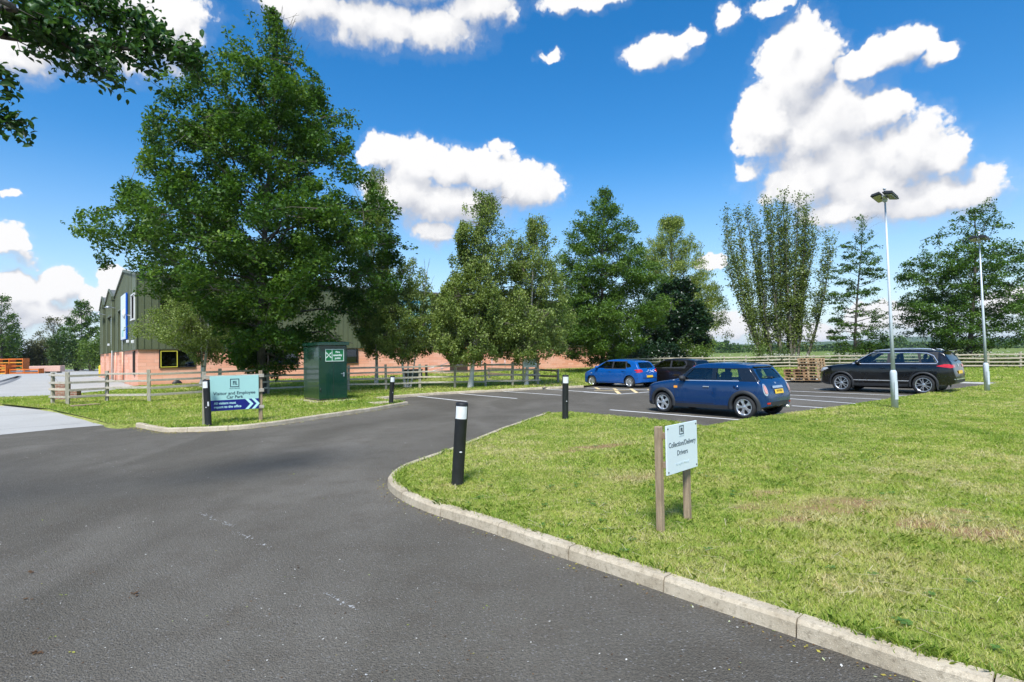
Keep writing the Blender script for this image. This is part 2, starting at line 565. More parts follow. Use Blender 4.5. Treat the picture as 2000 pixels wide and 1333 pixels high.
M_YARD = concrete_mat('yard_concrete', (.35, .335, .30), (.44, .425, .385), .35, (.24, .23, .205))
M_KERB = concrete_mat('kerb_concrete', (.36, .295, .20), (.56, .48, .35), 3.4, (.135, .11, .07))
M_PATH = concrete_mat('path_gravel', (.32, .25, .17), (.42, .34, .24), 3.0, (.2, .16, .11))

yard = [G2(223, 829.6), G2(131, 837), G2(0, 850), (-30, G(0, 850).y + 1.5), (-75, 14), (-115, 120), (-50, 120),
        (BC + BY * 32 + BX * 1.0).to_tuple()[:2], (BC + BX * 1.0).to_tuple()[:2], G2(209, 764), G2(143, 769), G2(77, 774), G2(0, 776), (-27, 26.2), (-27, 22.6), G2(0, 788.5), G2(97, 799), G2(184, 819)]
poly_sheet('yard', yard, 0.004, M_YARD)
b = MB()                                                 # joints between the yard slabs
for axis, cross in ((BX, BY), (BY, BX)):
    for i in range(-14, 30):
        for j in range(-30, 60):
            p = BC + cross * (i * 5.0 + 1.3) + axis * (j * 2.0); q = p + axis * 2.0
            mm_ = (p + q) / 2
            if in_poly(np.array([mm_.x]), np.array([mm_.y]), yard)[0]:
                n = cross * .018; b.add([(p.x - n.x, p.y - n.y, .006), (p.x + n.x, p.y + n.y, .006), (q.x + n.x, q.y + n.y, .006), (q.x - n.x, q.y - n.y, .006)], [(0, 1, 2, 3)])
tag(b.build('yard_joint', pm('joint_filler', (.17, .165, .15), .95), fix=False), kind='structure')
# tyre marks on the yard
M_SKID = pm('skid_mark', (.16, .16, .155), .9, var=.3, scale=2)
b = MB()
for off in (0, .9, 3.2):
    pts = [G(-40, 752 + off * 3), G(0, 745 + off * 2.2), G(25, 738 + off * 1.8), G(38, 734.5 + off * .6)]
    pts = spline(pts, 8)
    for i in range(len(pts) - 1):
        a_, c_ = pts[i], pts[i + 1]
        b.add([(a_.x - .1, a_.y - .25, .008), (a_.x + .1, a_.y + .25, .008), (c_.x + .1, c_.y + .25, .008), (c_.x - .1, c_.y - .25, .008)], [(0, 1, 2, 3)])
tag(b.build('tyre_mark', M_SKID), kind='structure')

# --- kerb lines (measured along the outer top edge)
K_LAWN = [(7.3, -2.6), (5.9, -1.05), (4.6, .35), (3.5, 1.55)] + [G2(x, y, GZ) for x, y in
          [(1960, 1340), (1800, 1293), (1690, 1256), (1537, 1206), (1400, 1163), (1183, 1093), (1085, 1062), (973, 1025), (885, 998), (840, 984), (800, 968), (772, 952), (759, 937),
           (763, 925), (788, 908), (840, 889), (889, 872), (980, 836), (1036, 816.5), (1066, 806.5)]]
K_LAWN = spline([(p[0], p[1], 0) for p in K_LAWN], 5)
K_BAY = [Vector((*G2(x, y, .02), 0)) for x, y in [(1066, 808.5), (1113, 808.5), (1225, 820), (1300, 828), (1377, 838.5), (1465, 822), (1545, 811), (1628, 800), (1736, 783), (1822, 769.5), (1880, 761), (1952, 750.5)]]
K_FAR = [Vector((*G2(x, y, .02), 0)) for x, y in [(1952, 750.5), (1880, 748), (1700, 744.5), (1540, 743.5), (1400, 747)]] + [Vector((9.0, 33.4, 0)), Vector((5.6, 30.6, 0))]
K_ROW = [Vector((*G2(x, y, GZ), 0)) for x, y in [(1140, 753.5), (1053, 757), (969, 761.5), (885, 765.5), (820, 769.5), (780, 772.5), (735, 776.5)]]
K_TIP = [Vector((*G2(x, y, GZ), 0)) for x, y in [(735, 776.5), (797, 784.8), (755, 792), (705, 800), (630, 810.5), (505, 828), (420, 834.5), (349, 836.5), (321, 836.5), (290, 831.5), (265, 827)]]

def kerb(name, line, w=.112, top=GZ + .005, bot=-.03, side=1, seg=.915, bev=.018, mat=None):
    """a run of kerb stones; line is the outer (road-side) top edge, the stones lie to its left (side=1) or right"""
    L = [0]
    for i in range(len(line) - 1): L.append(L[-1] + (line[i + 1] - line[i]).length)
    def pos(s):
        for i in range(len(line) - 1):
            if s <= L[i + 1] or i == len(line) - 2:
                t = (s - L[i]) / max(L[i + 1] - L[i], 1e-6); return line[i].lerp(line[i + 1], t)
    def nor(s):
        d = pos(min(s + .08, L[-1])) - pos(max(s - .08, 0)); d.normalize(); return Vector((-d.y, d.x, 0)) * side
    b = MB(); s = 0.0; r_ = random.Random(sum(map(ord, name)))
    while s < L[-1] - .05:
        e = min(s + seg, L[-1]); k = max(2, int((e - s) / .23) + 1); g = .005
        dz = r_.uniform(-.007, .007); dn = r_.uniform(-.006, .006)
        rows = []
        for i in range(k + 1):
            t = s + g + (e - s - 2 * g) * i / k; p = pos(t) ; n = nor(t); p = p + n * dn
            o_ = p; j = p + n * w
            rows.append([(o_.x - n.x * .012, o_.y - n.y * .012, bot), (o_.x, o_.y, top + dz - bev * 1.3), (o_.x + n.x * bev, o_.y + n.y * bev, top + dz), (j.x, j.y, top + dz), (j.x, j.y, bot)])
        vs = [v for row in rows for v in row]; fs = []
        for i in range(k):
            for q in range(4): fs.append((i * 5 + q, i * 5 + q + 1, i * 5 + 6 + q, i * 5 + 5 + q))
        fs.append((0, 1, 2, 3, 4)); fs.append(tuple((k * 5 + q) for q in (4, 3, 2, 1, 0)))
        b.add(vs, fs); s = e
    o = b.build(name, mat or M_KERB); o['kind'] = 'structure'
    return o

kerb('lawn_kerb', K_LAWN, side=-1)
M_EDGE = concrete_mat('edging_concrete', (.62, .60, .55), (.74, .72, .67), 3.0, (.35, .32, .26))
kerb('bay_edging', K_BAY, w=.055, top=.045, bot=-.03, side=-1, seg=1.2, bev=.01, mat=M_EDGE)
kerb('far_edging', K_FAR, w=.08, top=.06, bot=-.03, side=-1, seg=.915, bev=.012, mat=M_EDGE)
kerb('row_kerb', K_ROW, side=-1)
kerb('island_kerb', spline(K_TIP[1:], 4), side=-1)
kerb('tip_kerb', [K_TIP[0], K_TIP[1]], side=-1)

# --- grass: soil sheets, then blades as one uncountable mass
SOIL = [(1640, 985, .9, .42), (1500, 962, .42, .16), (1800, 1020, .9, .22), (1930, 1040, .7, .3), (1165, 872, .75, .22), (1215, 868, .5, .2), (1545, 1015, .5, .16), (1240, 930, .5, .3), (1130, 880, .5, .15), (1860, 1000, .4, .12), (1470, 985, .4, .15)]
SOILW = [(*G2(x, y, GZ), rx, ry) for x, y, rx, ry in SOIL]

def soil_mask(x, y):
    mk = np.zeros(len(x))
    for (sx, sy, rx, ry) in SOILW:
        c_, s_ = math.cos(-.32), math.sin(-.32)
        u = (x - sx) * c_ - (y - sy) * s_; v = (x - sx) * s_ + (y - sy) * c_
        mk = np.maximum(mk, np.exp(-((u / rx) ** 2 + (v / ry) ** 2)))
    return mk * (.35 + 1.1 * fnoise(x, y, 3.2, 5))

def grass_ground_mat():
    m_, nt = newmat('turf_soil'); co = objco(nt)
    n1 = noise(nt, co, .5, 5, .6); n2 = noise(nt, co, 14, 5, .7); n3 = noise(nt, co, 2.4, 4, .6)
    c = mix_rgb(nt, maprange(nt, n1, .35, .65, 0, 1, True), (.22, .26, .06), (.31, .32, .085))
    c = mix_rgb(nt, maprange(nt, n3, .52, .72, 0, .7), c, (.34, .30, .14))
    c = mix_rgb(nt, maprange(nt, n2, .40, .62), mix_rgb(nt, 1.0, c, (.55, .58, .5), 'MULTIPLY'), mix_rgb(nt, 1.0, c, (1.25, 1.2, 1.15), 'MULTIPLY'))
    a = nd(nt, 'ShaderNodeAttribute'); a.attribute_name = 'soil'
    sf = maprange(nt, mth(nt, 'ADD', a.outputs['Fac'], mth(nt, 'MULTIPLY', mth(nt, 'SUBTRACT', n2, .5), .8)), .38, .85, 0, .85)
    c = mix_rgb(nt, sf, c, mix_rgb(nt, n2, (.16, .085, .045), (.33, .19, .105)))
    princ(nt, c, .95, 0, .15, bump(nt, n2, .9, .03))
    return m_

M_TURF = grass_ground_mat()

def turf(name, poly, z, step=None, box=None):
    o = poly_sheet(name, poly, z, M_TURF)
    if step:                                             # a finer net where the bare soil patches lie
        bm = bmesh.new(); bm.from_mesh(o.data)
        x0, x1, y0, y1 = box
        for i in range(int((x1 - x0) / step) + 1):
            bmesh.ops.bisect_plane(bm, geom=bm.verts[:] + bm.edges[:] + bm.faces[:], plane_co=(x0 + i * step, 0, 0), plane_no=(1, 0, 0))
        for i in range(int((y1 - y0) / step) + 1):
            bmesh.ops.bisect_plane(bm, geom=bm.verts[:] + bm.edges[:] + bm.faces[:], plane_co=(0, y0 + i * step, 0), plane_no=(0, 1, 0))
        bmesh.ops.triangulate(bm, faces=bm.faces[:])
        bm.to_mesh(o.data); bm.free()
    me = o.data
    P = np.zeros(len(me.vertices) * 3, dtype=np.float32); me.vertices.foreach_get('co', P); P = P.reshape(-1, 3)
    a = me.attributes.new('soil', 'FLOAT', 'POINT')
    a.data.foreach_set('value', soil_mask(P[:, 0].astype(float), P[:, 1].astype(float)).astype(np.float32))
    return o

def inset(line, d, side=-1):
    out = []
    for i, p in enumerate(line):
        dr = (line[min(i + 1, len(line) - 1)] - line[max(i - 1, 0)]); dr.normalize()
        out.append(p + Vector((-dr.y, dr.x, 0)) * side * d)
    return out

lawn_poly = [p.to_tuple()[:2] for p in inset(K_LAWN, .08)] + [p.to_tuple()[:2] for p in inset(K_BAY, .03)[1:]] + [(40, 23), (60, 10), (60, -12), (14, -12)]
turf('lawn', lawn_poly, GZ - .012, .22, (-1, 10, 3.5, 12))
isl = [p.to_tuple()[:2] for p in inset(spline(K_TIP[1:], 4), .06)]
isl_poly = isl + [G2(223, 829, GZ), G2(184, 818, GZ), G2(97, 798, GZ), G2(0, 788, GZ), (-27, 22.6), (-27, 26.2), G2(0, 776, GZ), G2(77, 774, GZ), G2(143, 769, GZ), G2(209, 764, GZ),
                  (BC + BX * .2 + BY * .3).to_tuple()[:2], (BC + BX * 47.5 + BY * .3).to_tuple()[:2], (20, 76), (60, 60), (60, 23), (40, 23)] + \
    [p.to_tuple()[:2] for p in inset(K_FAR, .04)] + [p.to_tuple()[:2] for p in inset(K_ROW, .08)]
turf('verge', isl_poly, GZ - .016)
b = MB()                                                 # where there is no kerb the turf slopes down to the paving
for SG_, run in ((-1, [isl[-1], G2(223, 829, GZ), G2(184, 818, GZ), G2(97, 798, GZ), G2(0, 788, GZ), (-27, 22.6), (-27, 26.2), G2(0, 776, GZ), G2(77, 774, GZ), G2(143, 769, GZ), G2(209, 764, GZ), (BC + BX * .2 + BY * .3).to_tuple()[:2]]), (1, [lawn_poly[-1], lawn_poly[0]])):
    P_ = [Vector((p[0], p[1], 0)) for p in run]
    P_ = spline(P_, 5)
    r_ = random.Random(2)
    for i in range(len(P_) - 1):
        rows = []
        for j in (i, i + 1):
            d = (P_[min(j + 1, len(P_) - 1)] - P_[max(j - 1, 0)]).normalized(); n = Vector((-d.y, d.x, 0)) * -SG_
            a_ = P_[j]; rows.append((a_ - n * .05, a_ + n * (.07 + .03 * math.sin(j * 2.1) + .02 * math.sin(j * 5.3))))
        b.add([(rows[0][0].x, rows[0][0].y, GZ - .013), (rows[1][0].x, rows[1][0].y, GZ - .013), (rows[1][1].x, rows[1][1].y, -.012), (rows[0][1].x, rows[0][1].y, -.012)], [(0, 1, 2, 3)])
tag(b.build('verge_edge', M_TURF), kind='structure')

# footpath from the car park to the door
pth = [G(1060, 757, GZ), G(1130, 752, GZ), G(1100, 748, GZ), G(1040, 744, GZ), G(985, 741, GZ), G(940, 738.5, GZ), G(915, 737.5, GZ), G(915, 740.5, GZ), G(960, 744.5, GZ), G(1010, 750, GZ)]
poly_sheet('footpath', [p.to_tuple()[:2] for p in pth], GZ - .006, M_PATH)
# slab by the pallets
M_SLAB = concrete_mat('slab_concrete', (.60, .58, .53), (.70, .68, .63), 2.0, (.4, .38, .33))
poly_sheet('slab', [G2(1535, 745.5), G2(1645, 747), G2(1652, 738.5), G2(1585, 738.5)], GZ + .01, M_SLAB)

# --- farmland to the horizon
def field_mat():
    m_, nt = newmat('field_grass'); co = objco(nt)
    n1 = noise(nt, co, .02, 4, .6); n2 = noise(nt, co, .6, 5, .65); n3 = noise(nt, co, 6, 3, .7)
    c = mix_rgb(nt, maprange(nt, n1, .35, .65), (.125, .195, .038), (.19, .24, .060))
    c = mix_rgb(nt, maprange(nt, n2, .45, .7, 0, .6), c, (.24, .24, .085))
    c = mix_rgb(nt, maprange(nt, n3, .4, .62), mix_rgb(nt, 1.0, c, (.7, .72, .65), 'MULTIPLY'), c)
    princ(nt, c, .95, 0, .1, bump(nt, n3, .8, .08))
    return m_
M_FIELD = field_mat()
b = MB(); rr = [0, 90, 180, 400, 900, 2000, 5000]; n = 48
vs = [(0, 0, -.03)]; fs = []
for r0 in rr[1:]:
    for k in range(n):
        t = 2 * math.pi * k / n
        z = -.03 if r0 < 200 else -.03 + (r0 - 180) * .0009
        vs.append((r0 * math.cos(t), r0 * math.sin(t), min(z, 2.2)))
for k in range(n): fs.append((0, 1 + k, 1 + (k + 1) % n))
for i in range(len(rr) - 2):
    for k in range(n):
        fs.append((1 + i * n + k, 1 + (i + 1) * n + k, 1 + (i + 1) * n + (k + 1) % n, 1 + i * n + (k + 1) % n))
b.add(vs, fs, smooth=True)
tag(b.build('field', M_FIELD), kind='structure')

# low wooded hills on the skyline
def hill_mat():
    m_, nt = newmat('wooded_hill'); co = objco(nt)
    n1 = noise(nt, co, .03, 5, .65)
    princ(nt, mix_rgb(nt, maprange(nt, n1, .35, .65), (.05, .085, .035), (.10, .14, .055)), 1, 0, .0); return m_
M_HILL = hill_mat()
b = MB()
def ridge(dist, a0, a1, h0, h1, seed, depth):
    n = 160; vs = []; fs = []
    for i in range(n + 1):
        t = R(a0 + (a1 - a0) * i / n)
        hh = h0 + (h1 - h0) * float(fnoise(np.array([i * .07 + seed]), np.array([seed * 1.3]), 1.0, seed, 3)[0]) + 6 * float(vnoise(np.array([i * 1.1]), np.array([seed]), 1.0, seed)[0])
        for (dd, f_) in ((0, 0), (depth * .15, .75), (depth * .5, 1.0), (depth, 0)):
            d = dist + dd; vs.append((d * math.sin(t), d * math.cos(t), -1 + hh * f_))
    for i in range(n):
        for q in range(3): fs.append((i * 4 + q, i * 4 + q + 1, i * 4 + 5 + q, i * 4 + 4 + q))
    b.add(vs, fs, smooth=True)
ridge(2300, 5, 60, 14, 34, 3, 500)
ridge(3200, -60, 60, 20, 62, 8, 900)
tag(b.build('hills', M_HILL), kind='structure')

# --- painted bay markings
def paint_mat(name, col, wear=.5):
    m_, nt = newmat(name); co = objco(nt)
    n1 = noise(nt, co, 9, 6, .75); n2 = noise(nt, co, 60, 3, .7)
    f = maprange(nt, mth(nt, 'ADD', n1, mth(nt, 'MULTIPLY', n2, .35)), .74, .88, 0, wear)
    princ(nt, mix_rgb(nt, f, col, (.12, .12, .115)), .8, 0, .3); return m_
M_WHITE = paint_mat('white_road_paint', (.78, .77, .73)); M_YEL = paint_mat('yellow_road_paint', (.72, .55, .28))

def strip(b, p, q, w=.1, z=.004):
    p = Vector((p[0], p[1], 0)); q = Vector((q[0], q[1], 0)); d = (q - p).normalized(); n = Vector((-d.y, d.x, 0)) * w / 2
    k = max(1, int((q - p).length / .5)); vs = []; fs = []
    for i in range(k + 1):
        c = p.lerp(q, i / k); vs += [(c.x - n.x, c.y - n.y, z), (c.x + n.x, c.y + n.y, z)]
    for i in range(k): fs.append((2 * i, 2 * i + 2, 2 * i + 3, 2 * i + 1))
    b.add(vs, fs)

b = MB()
for a_, c_ in [((809, 773.6), (912, 784.8)), ((897.6, 769.4), (1010, 779)), ((969, 764), (1096, 772.6)), ((1055, 759.5), (1200, 769.7)),
               ((1191, 801), (1500, 825)), ((1546, 793), (1627, 798.5)), ((1500, 776), (1686, 790)), ((1500, 770), (1742, 781.5)), ((1500, 762.5), (1790, 774.5)), ((1590, 760), (1830, 768.5)),
               ((1500, 807), (1560, 810))]:
    strip(b, G(*a_), G(*c_), .1)
for a_, c_ in [((1140, 766), (1210, 770.6)), ((1210, 770.6), (1275, 765.6)), ((1145, 758.5), (1195, 760.5)), ((1195, 760.5), (1290, 763)), ((1160, 764), (1230, 762.5))]:
    strip(b, G(*a_), G(*c_), .12, .006)
tag(b.build('bay_marking', M_WHITE), kind='structure')
b = MB()
for a_, c_ in [((1163, 757.5), (1170, 761)), ((1199, 759.5), (1204, 762.5)), ((1203, 764), (1210, 770)), ((1232, 760), (1244, 768)), ((1267, 761), (1273, 765)), ((1161, 764.2), (1229, 762.6))]:
    strip(b, G(*a_), G(*c_), .16, .009)
tag(b.build('hatch_marking', M_YEL), kind='structure')

# remains of an old centre line
b = MB(); r_ = random.Random(11)
for (x0, y0, x1, y1, n) in [(392, 1003, 458, 1030, 26), (462, 1042, 492, 1054, 12), (505, 1062, 530, 1072, 7), (634, 1158, 690, 1190, 20), (145, 884, 215, 905, 12), (190, 900, 290, 935, 10), (690, 1300, 735, 1335, 3)]:
    for _ in range(n * 2):
        t = r_.random() ; p = G(x0 + (x1 - x0) * t + r_.uniform(-6, 6), y0 + (y1 - y0) * t + r_.uniform(-3, 3))
        k = r_.randint(5, 8); rad = r_.uniform(.002, .010); ph = r_.random() * 6
        b.add([(p.x + rad * r_.uniform(.4, 1.5) * math.cos(ph + 6.283 * i / k), p.y + rad * r_.uniform(.4, 1.6) * math.sin(ph + 6.283 * i / k), .004) for i in range(k)], [list(range(k))])
M_WORN = paint_mat('worn_paint', (.46, .455, .43), .9)
tag(b.build('worn_centre_line', M_WORN, fix=False), kind='structure')
# ------------------------------------------------------------------ grass blades, leaf litter
def leafy_mat(name, ramp, trans=.28, rough=.5, spec=.35, tcol=1.5):
    m_, nt = newmat(name)
    a = nd(nt, 'ShaderNodeAttribute'); a.attribute_name = 'tint'
    cr = nd(nt, 'ShaderNodeValToRGB'); lk(nt, a.outputs['Fac'], cr.inputs[0])
    e = cr.color_ramp.elements
    while len(e) < len(ramp): e.new(.5)
    for i, (p, c) in enumerate(ramp): e[i].position = p; e[i].color = rgba(c)
    p = nd(nt, 'ShaderNodeBsdfPrincipled'); p.inputs['Roughness'].default_value = rough; p.inputs['Specular IOR Level'].default_value = spec
    lk(nt, cr.outputs[0], p.inputs['Base Color'])
    t = nd(nt, 'ShaderNodeBsdfTranslucent')
    lk(nt, mix_rgb(nt, 1.0, cr.outputs[0], (tcol * 1.05, tcol * 1.1, tcol * .6), 'MULTIPLY'), t.inputs[0])
    mx = nd(nt, 'ShaderNodeMixShader'); mx.inputs[0].default_value = trans
    lk(nt, p.outputs[0], mx.inputs[1]); lk(nt, t.outputs[0], mx.inputs[2])
    out = nd(nt, 'ShaderNodeOutputMaterial'); lk(nt, mx.outputs[0], out.inputs[0])
    return m_

M_GRASS = leafy_mat('grass_blade', [(0, (.145, .245, .034)), (.3, (.25, .36, .05)), (.55, (.39, .455, .085)), (.75, (.51, .49, .17)), (1, (.66, .57, .34))], .38, .6, .25)
rs = np.random.RandomState(4)

def blades(name, pts, hgt, wid, tint, mat, z0):
    n = len(pts)
    a = rs.uniform(0, 2 * np.pi, n); lean = rs.uniform(.35, 1.25, n) * hgt; la = rs.uniform(0, 2 * np.pi, n)
    b0 = np.column_stack([pts[:, 0], pts[:, 1], np.full(n, z0)])
    side = np.column_stack([np.cos(a), np.sin(a), np.zeros(n)]) * (wid / 2)[:, None]
    mid = b0 + np.column_stack([np.cos(la) * lean * .35, np.sin(la) * lean * .35, hgt * .62])
    tip = b0 + np.column_stack([np.cos(la) * lean, np.sin(la) * lean, hgt * rs.uniform(.75, 1.0, n)])
    V = np.stack([b0 - side, b0 + side, mid + side * .75, tip, mid - side * .75], 1).reshape(-1, 3)
    i = np.arange(n)[:, None] * 5
    F = i + np.array([[0, 1, 2, 3, 4]])
    return np_mesh(name, V, F, mat, None, tint)

def scatter(poly, n, weight):
    xs = np.array([p[0] for p in poly]); ys = np.array([p[1] for p in poly])
    out = []
    return None

def lawn_points(poly, zones):
    """zones: (y0, y1, density, height, width); only ground that the photograph can see"""
    P, H, W = [], [], []
    for (y0, y1, den, h, w) in zones:
        x0, x1 = -1.35 * y1 - 3, 1.35 * y1 + 4.5
        n = int((x1 - x0) * (y1 - y0) * den)
        x = rs.uniform(x0, x1, n); y = rs.uniform(y0, y1, n)
        k = (np.abs(x) < 1.3 * y + 4.5) & in_poly(x, y, poly)
        k &= (np.abs(x) < y + .8) | (rs.uniform(0, 1, n) < (.6 if y0 >= 5 else .8))   # a little thinner past the edge of the view
        x, y = x[k], y[k]
        sm = soil_mask(x, y); cl = fnoise(x, y, 7.0, 3, 2)
        k = (rs.uniform(0, 1, len(x)) > np.clip(sm * 1.45 - .22, 0, .80)) & (rs.uniform(0, 1, len(x)) < .45 + cl)
        x, y = x[k], y[k]
        tall = fnoise(x, y, 1.3, 21, 3)
        P.append(np.column_stack([x, y])); H.append(h * rs.uniform(.5, 1.35, len(x)) * (.5 + .9 * tall + 1.1 * np.clip(fnoise(x, y, .8, 61, 3) - .58, 0, 1) * 3)); W.append(w * rs.uniform(.7, 1.3, len(x)))
    return np.concatenate(P), np.concatenate(H), np.concatenate(W)

def grass_tint(x, y, dry=0.0):
    big = fnoise(x, y, .55, 31, 4); mid = fnoise(x, y, 2.6, 32, 3); cl = fnoise(x, y, 9.0, 33, 2)
    t = .50 + .75 * (big - .5) + .65 * (mid - .5) + .5 * (cl - .5) + rs.normal(0, .13, len(x)) + dry
    t = t + np.where(rs.uniform(0, 1, len(x)) < .10, .32, 0) + .35 * np.clip(soil_mask(x, y), 0, 1)
    return np.clip(t, 0, 1)

pts, hh, ww = lawn_points(lawn_poly, [(-2.0, 2.4, 4500, .036, .006), (2.4, 5.0, 9000, .034, .0040), (5.0, 8.0, 6500, .034, .0048), (8.0, 13, 2600, .036, .0075), (13, 20, 1000, .040, .012), (20, 32, 360, .045, .019)])
tag(blades('lawn_grass', pts, hh, ww, grass_tint(pts[:, 0], pts[:, 1], .05), M_GRASS, GZ - .014), kind='stuff')
pts, hh, ww = lawn_points(isl_poly, [(13, 19, 620, .055, .014), (19, 27, 330, .065, .02), (27, 40, 120, .08, .032), (40, 58, 50, .12, .05)])
tag(blades('verge_grass', pts, hh, ww, grass_tint(pts[:, 0], pts[:, 1], -.05), M_GRASS, GZ - .018), kind='stuff')

# longer tufts spilling over the kerb, and broad-leaved weeds in the turf
xs_, ys_ = [], []
ln_ = inset(K_LAWN, .10)
for _ in range(9000):
    i = rnd.randrange(16, len(ln_) - 1); t = rnd.random(); p = ln_[i].lerp(ln_[i + 1], t)
    if fnoise(np.array([p.x]), np.array([p.y]), 1.8, 71, 3)[0] + rnd.gauss(0, .08) < .50: continue
    d = (ln_[i + 1] - ln_[i]).normalized(); o_ = rnd.gauss(.03, .035); xs_.append(p.x + d.y * o_); ys_.append(p.y - d.x * o_)
pts = np.column_stack([xs_, ys_])
tag(blades('edge_grass', pts, rs.uniform(.03, .085, len(pts)), rs.uniform(.004, .007, len(pts)), np.clip(rs.normal(.38, .2, len(pts)), 0, 1), M_GRASS, GZ - .012), kind='stuff')
wx, wy = rs.uniform(-2.5, 14, 900), rs.uniform(2.6, 17, 900); k = in_poly(wx, wy, lawn_poly) & (fnoise(wx, wy, .7, 91, 3) > .52); wx, wy = wx[k], wy[k]
n = len(wx) * 9; cx = np.repeat(wx, 9); cy_ = np.repeat(wy, 9); a = rs.uniform(0, 6.283, n); L_ = rs.uniform(.018, .05, n)
u = np.column_stack([np.cos(a), np.sin(a), np.full(n, .25)]); v = np.column_stack([-np.sin(a), np.cos(a), np.zeros(n)]) * (L_ * .34)[:, None]
c0 = np.column_stack([cx, cy_, np.full(n, GZ + .012)]) + np.column_stack([np.cos(a), np.sin(a), np.zeros(n)]) * .004
V = np.stack([c0, c0 + u * (L_ * .6)[:, None] + v, c0 + u * L_[:, None] - np.array([0, 0, .006]), c0 + u * (L_ * .6)[:, None] - v], 1).reshape(-1, 3)
M_WEED = leafy_mat('weed_leaf', [(0, (.07, .16, .03)), (1, (.15, .27, .05))], .3, .5, .3)
tag(np_mesh('lawn_weeds', V, np.arange(n * 4).reshape(-1, 4), M_WEED, None, rs.uniform(0, 1, n)), kind='stuff')

# blown leaves and crumbs on the tarmac
M_LITTER = leafy_mat('dead_leaf', [(0, (.06, .035, .02)), (.35, (.20, .11, .05)), (.6, (.42, .34, .07)), (.8, (.30, .36, .06)), (1, (.62, .60, .54))], .1, .8, .2, 1.0)
def flat_bits(name, x, y, z, size, tint, curl=.25):
    n = len(x); a = rs.uniform(0, 6.283, n)
    u = np.column_stack([np.cos(a), np.sin(a), rs.uniform(-curl, curl, n)]) * size[:, None]; v = np.column_stack([-np.sin(a), np.cos(a), rs.uniform(-curl, curl, n)]) * (size * rs.uniform(.35, .7, n))[:, None]
    c = np.column_stack([x, y, z + size * .3])
    V = np.stack([c - u, c + v, c + u, c - v], 1).reshape(-1, 3)
    V[:, 2] = np.maximum(V[:, 2], .003)
    return np_mesh(name, V, np.arange(n * 4).reshape(-1, 4), M_LITTER, None, tint)
X, Y, S, T = [], [], [], []
def along(line, n, off, spread, smin, smax, tc, ts):
    L = [p for p in line]
    for _ in range(n):
        i = rnd.randrange(len(L) - 1); t = rnd.random(); p = L[i].lerp(L[i + 1], t)
        d = (L[i + 1] - L[i]).normalized(); nrm = Vector((d.y, -d.x, 0)) * -1
        o = off + abs(rnd.gauss(0, spread)); q = p + nrm * o
        X.append(q.x); Y.append(q.y); S.append(rnd.uniform(smin, smax)); T.append(min(1, max(0, rnd.gauss(tc, ts))))
along(K_LAWN, 420, .02, .09, .006, .016, .5, .3)
along(spline(K_TIP[1:], 4), 700, .03, .14, .012, .028, .6, .2)
along(K_ROW, 120, .03, .2, .02, .04, .5, .3)
for _ in range(1500):
    p = G(rnd.uniform(-50, 1700), 770 + 560 * rnd.random() ** 1.6)
    X.append(p.x); Y.append(p.y); f_ = rnd.random()
    S.append(rnd.uniform(.003, .008) * (1 + p.y * .05)); T.append(1.0 if f_ < .40 else rnd.uniform(0, .35) if f_ < .93 else rnd.uniform(.6, .85))
for (px, py, s, t) in [(70, 1275, .05, .1), (62, 1117, .03, .15), (265, 1163, .032, .1), (185, 1122, .02, .3), (567, 928, .03, .8), (55, 1172, .022, .3), (140, 1277, .02, .7), (125, 1165, .014, .8), (105, 1247, .014, .8), (82, 1018, .014, .8), (577, 1108, .03, .05), (950, 1186, .02, .8)]:
    for _ in range(3):
        p = G(px + rnd.uniform(-9, 9), py + rnd.uniform(-3, 3)); X.append(p.x); Y.append(p.y); S.append(s * rnd.uniform(.4, .8)); T.append(t)
X, Y, S, T = map(np.array, (X, Y, S, T))
k = ~in_poly(X, Y, lawn_poly) & ~in_poly(X, Y, isl_poly)
tag(flat_bits('leaf_litter', X[k], Y[k], np.full(k.sum(), .002), S[k], T[k]), kind='stuff')
# straw lying on the mown lawn
x = rs.uniform(-2.5, 9, 2600); y = rs.uniform(2.6, 14, 2600); k = in_poly(x, y, lawn_poly) & (fnoise(x, y, 1.1, 77, 3) > .5)
x, y = x[k], y[k]; n = len(x); a = rs.uniform(0, 6.283, n); L_ = rs.uniform(.03, .09, n) 
u = np.column_stack([np.cos(a) * L_, np.sin(a) * L_, rs.uniform(-.012, .012, n)]); v = np.column_stack([-np.sin(a), np.cos(a), np.zeros(n)]) * .0022
c = np.column_stack([x, y, np.full(n, GZ + .032)])
V = np.stack([c - u - v, c + u - v, c + u + v, c - u + v], 1).reshape(-1, 3)
M_STRAW = leafy_mat('straw', [(0, (.42, .35, .19)), (1, (.58, .51, .33))], .2, .7, .2, 1.0)
tag(np_mesh('straw', V, np.arange(n * 4).reshape(-1, 4), M_STRAW, None, rs.uniform(0, 1, n)), kind='stuff')
# ------------------------------------------------------------------ trees
def bark_mat(name, a, b, sc=9.0, bands=None):
    m_, nt = newmat(name); co = objco(nt)
    mp = nd(nt, 'ShaderNodeMapping'); lk(nt, co, mp.inputs[0]); mp.inputs['Scale'].default_value = (1, 1, .25) if not bands else (1, 1, 3.2)
    n1 = noise(nt, mp.outputs[0], sc, 5, .65)
    c = mix_rgb(nt, maprange(nt, n1, .38, .62), a, b)
    if bands:
        n2 = noise(nt, mp.outputs[0], 2.2, 3, .6, .6)
        c = mix_rgb(nt, maprange(nt, n2, .58, .66), c, bands)
    princ(nt, c, .9, 0, .2, bump(nt, n1, .8, .03)); return m_

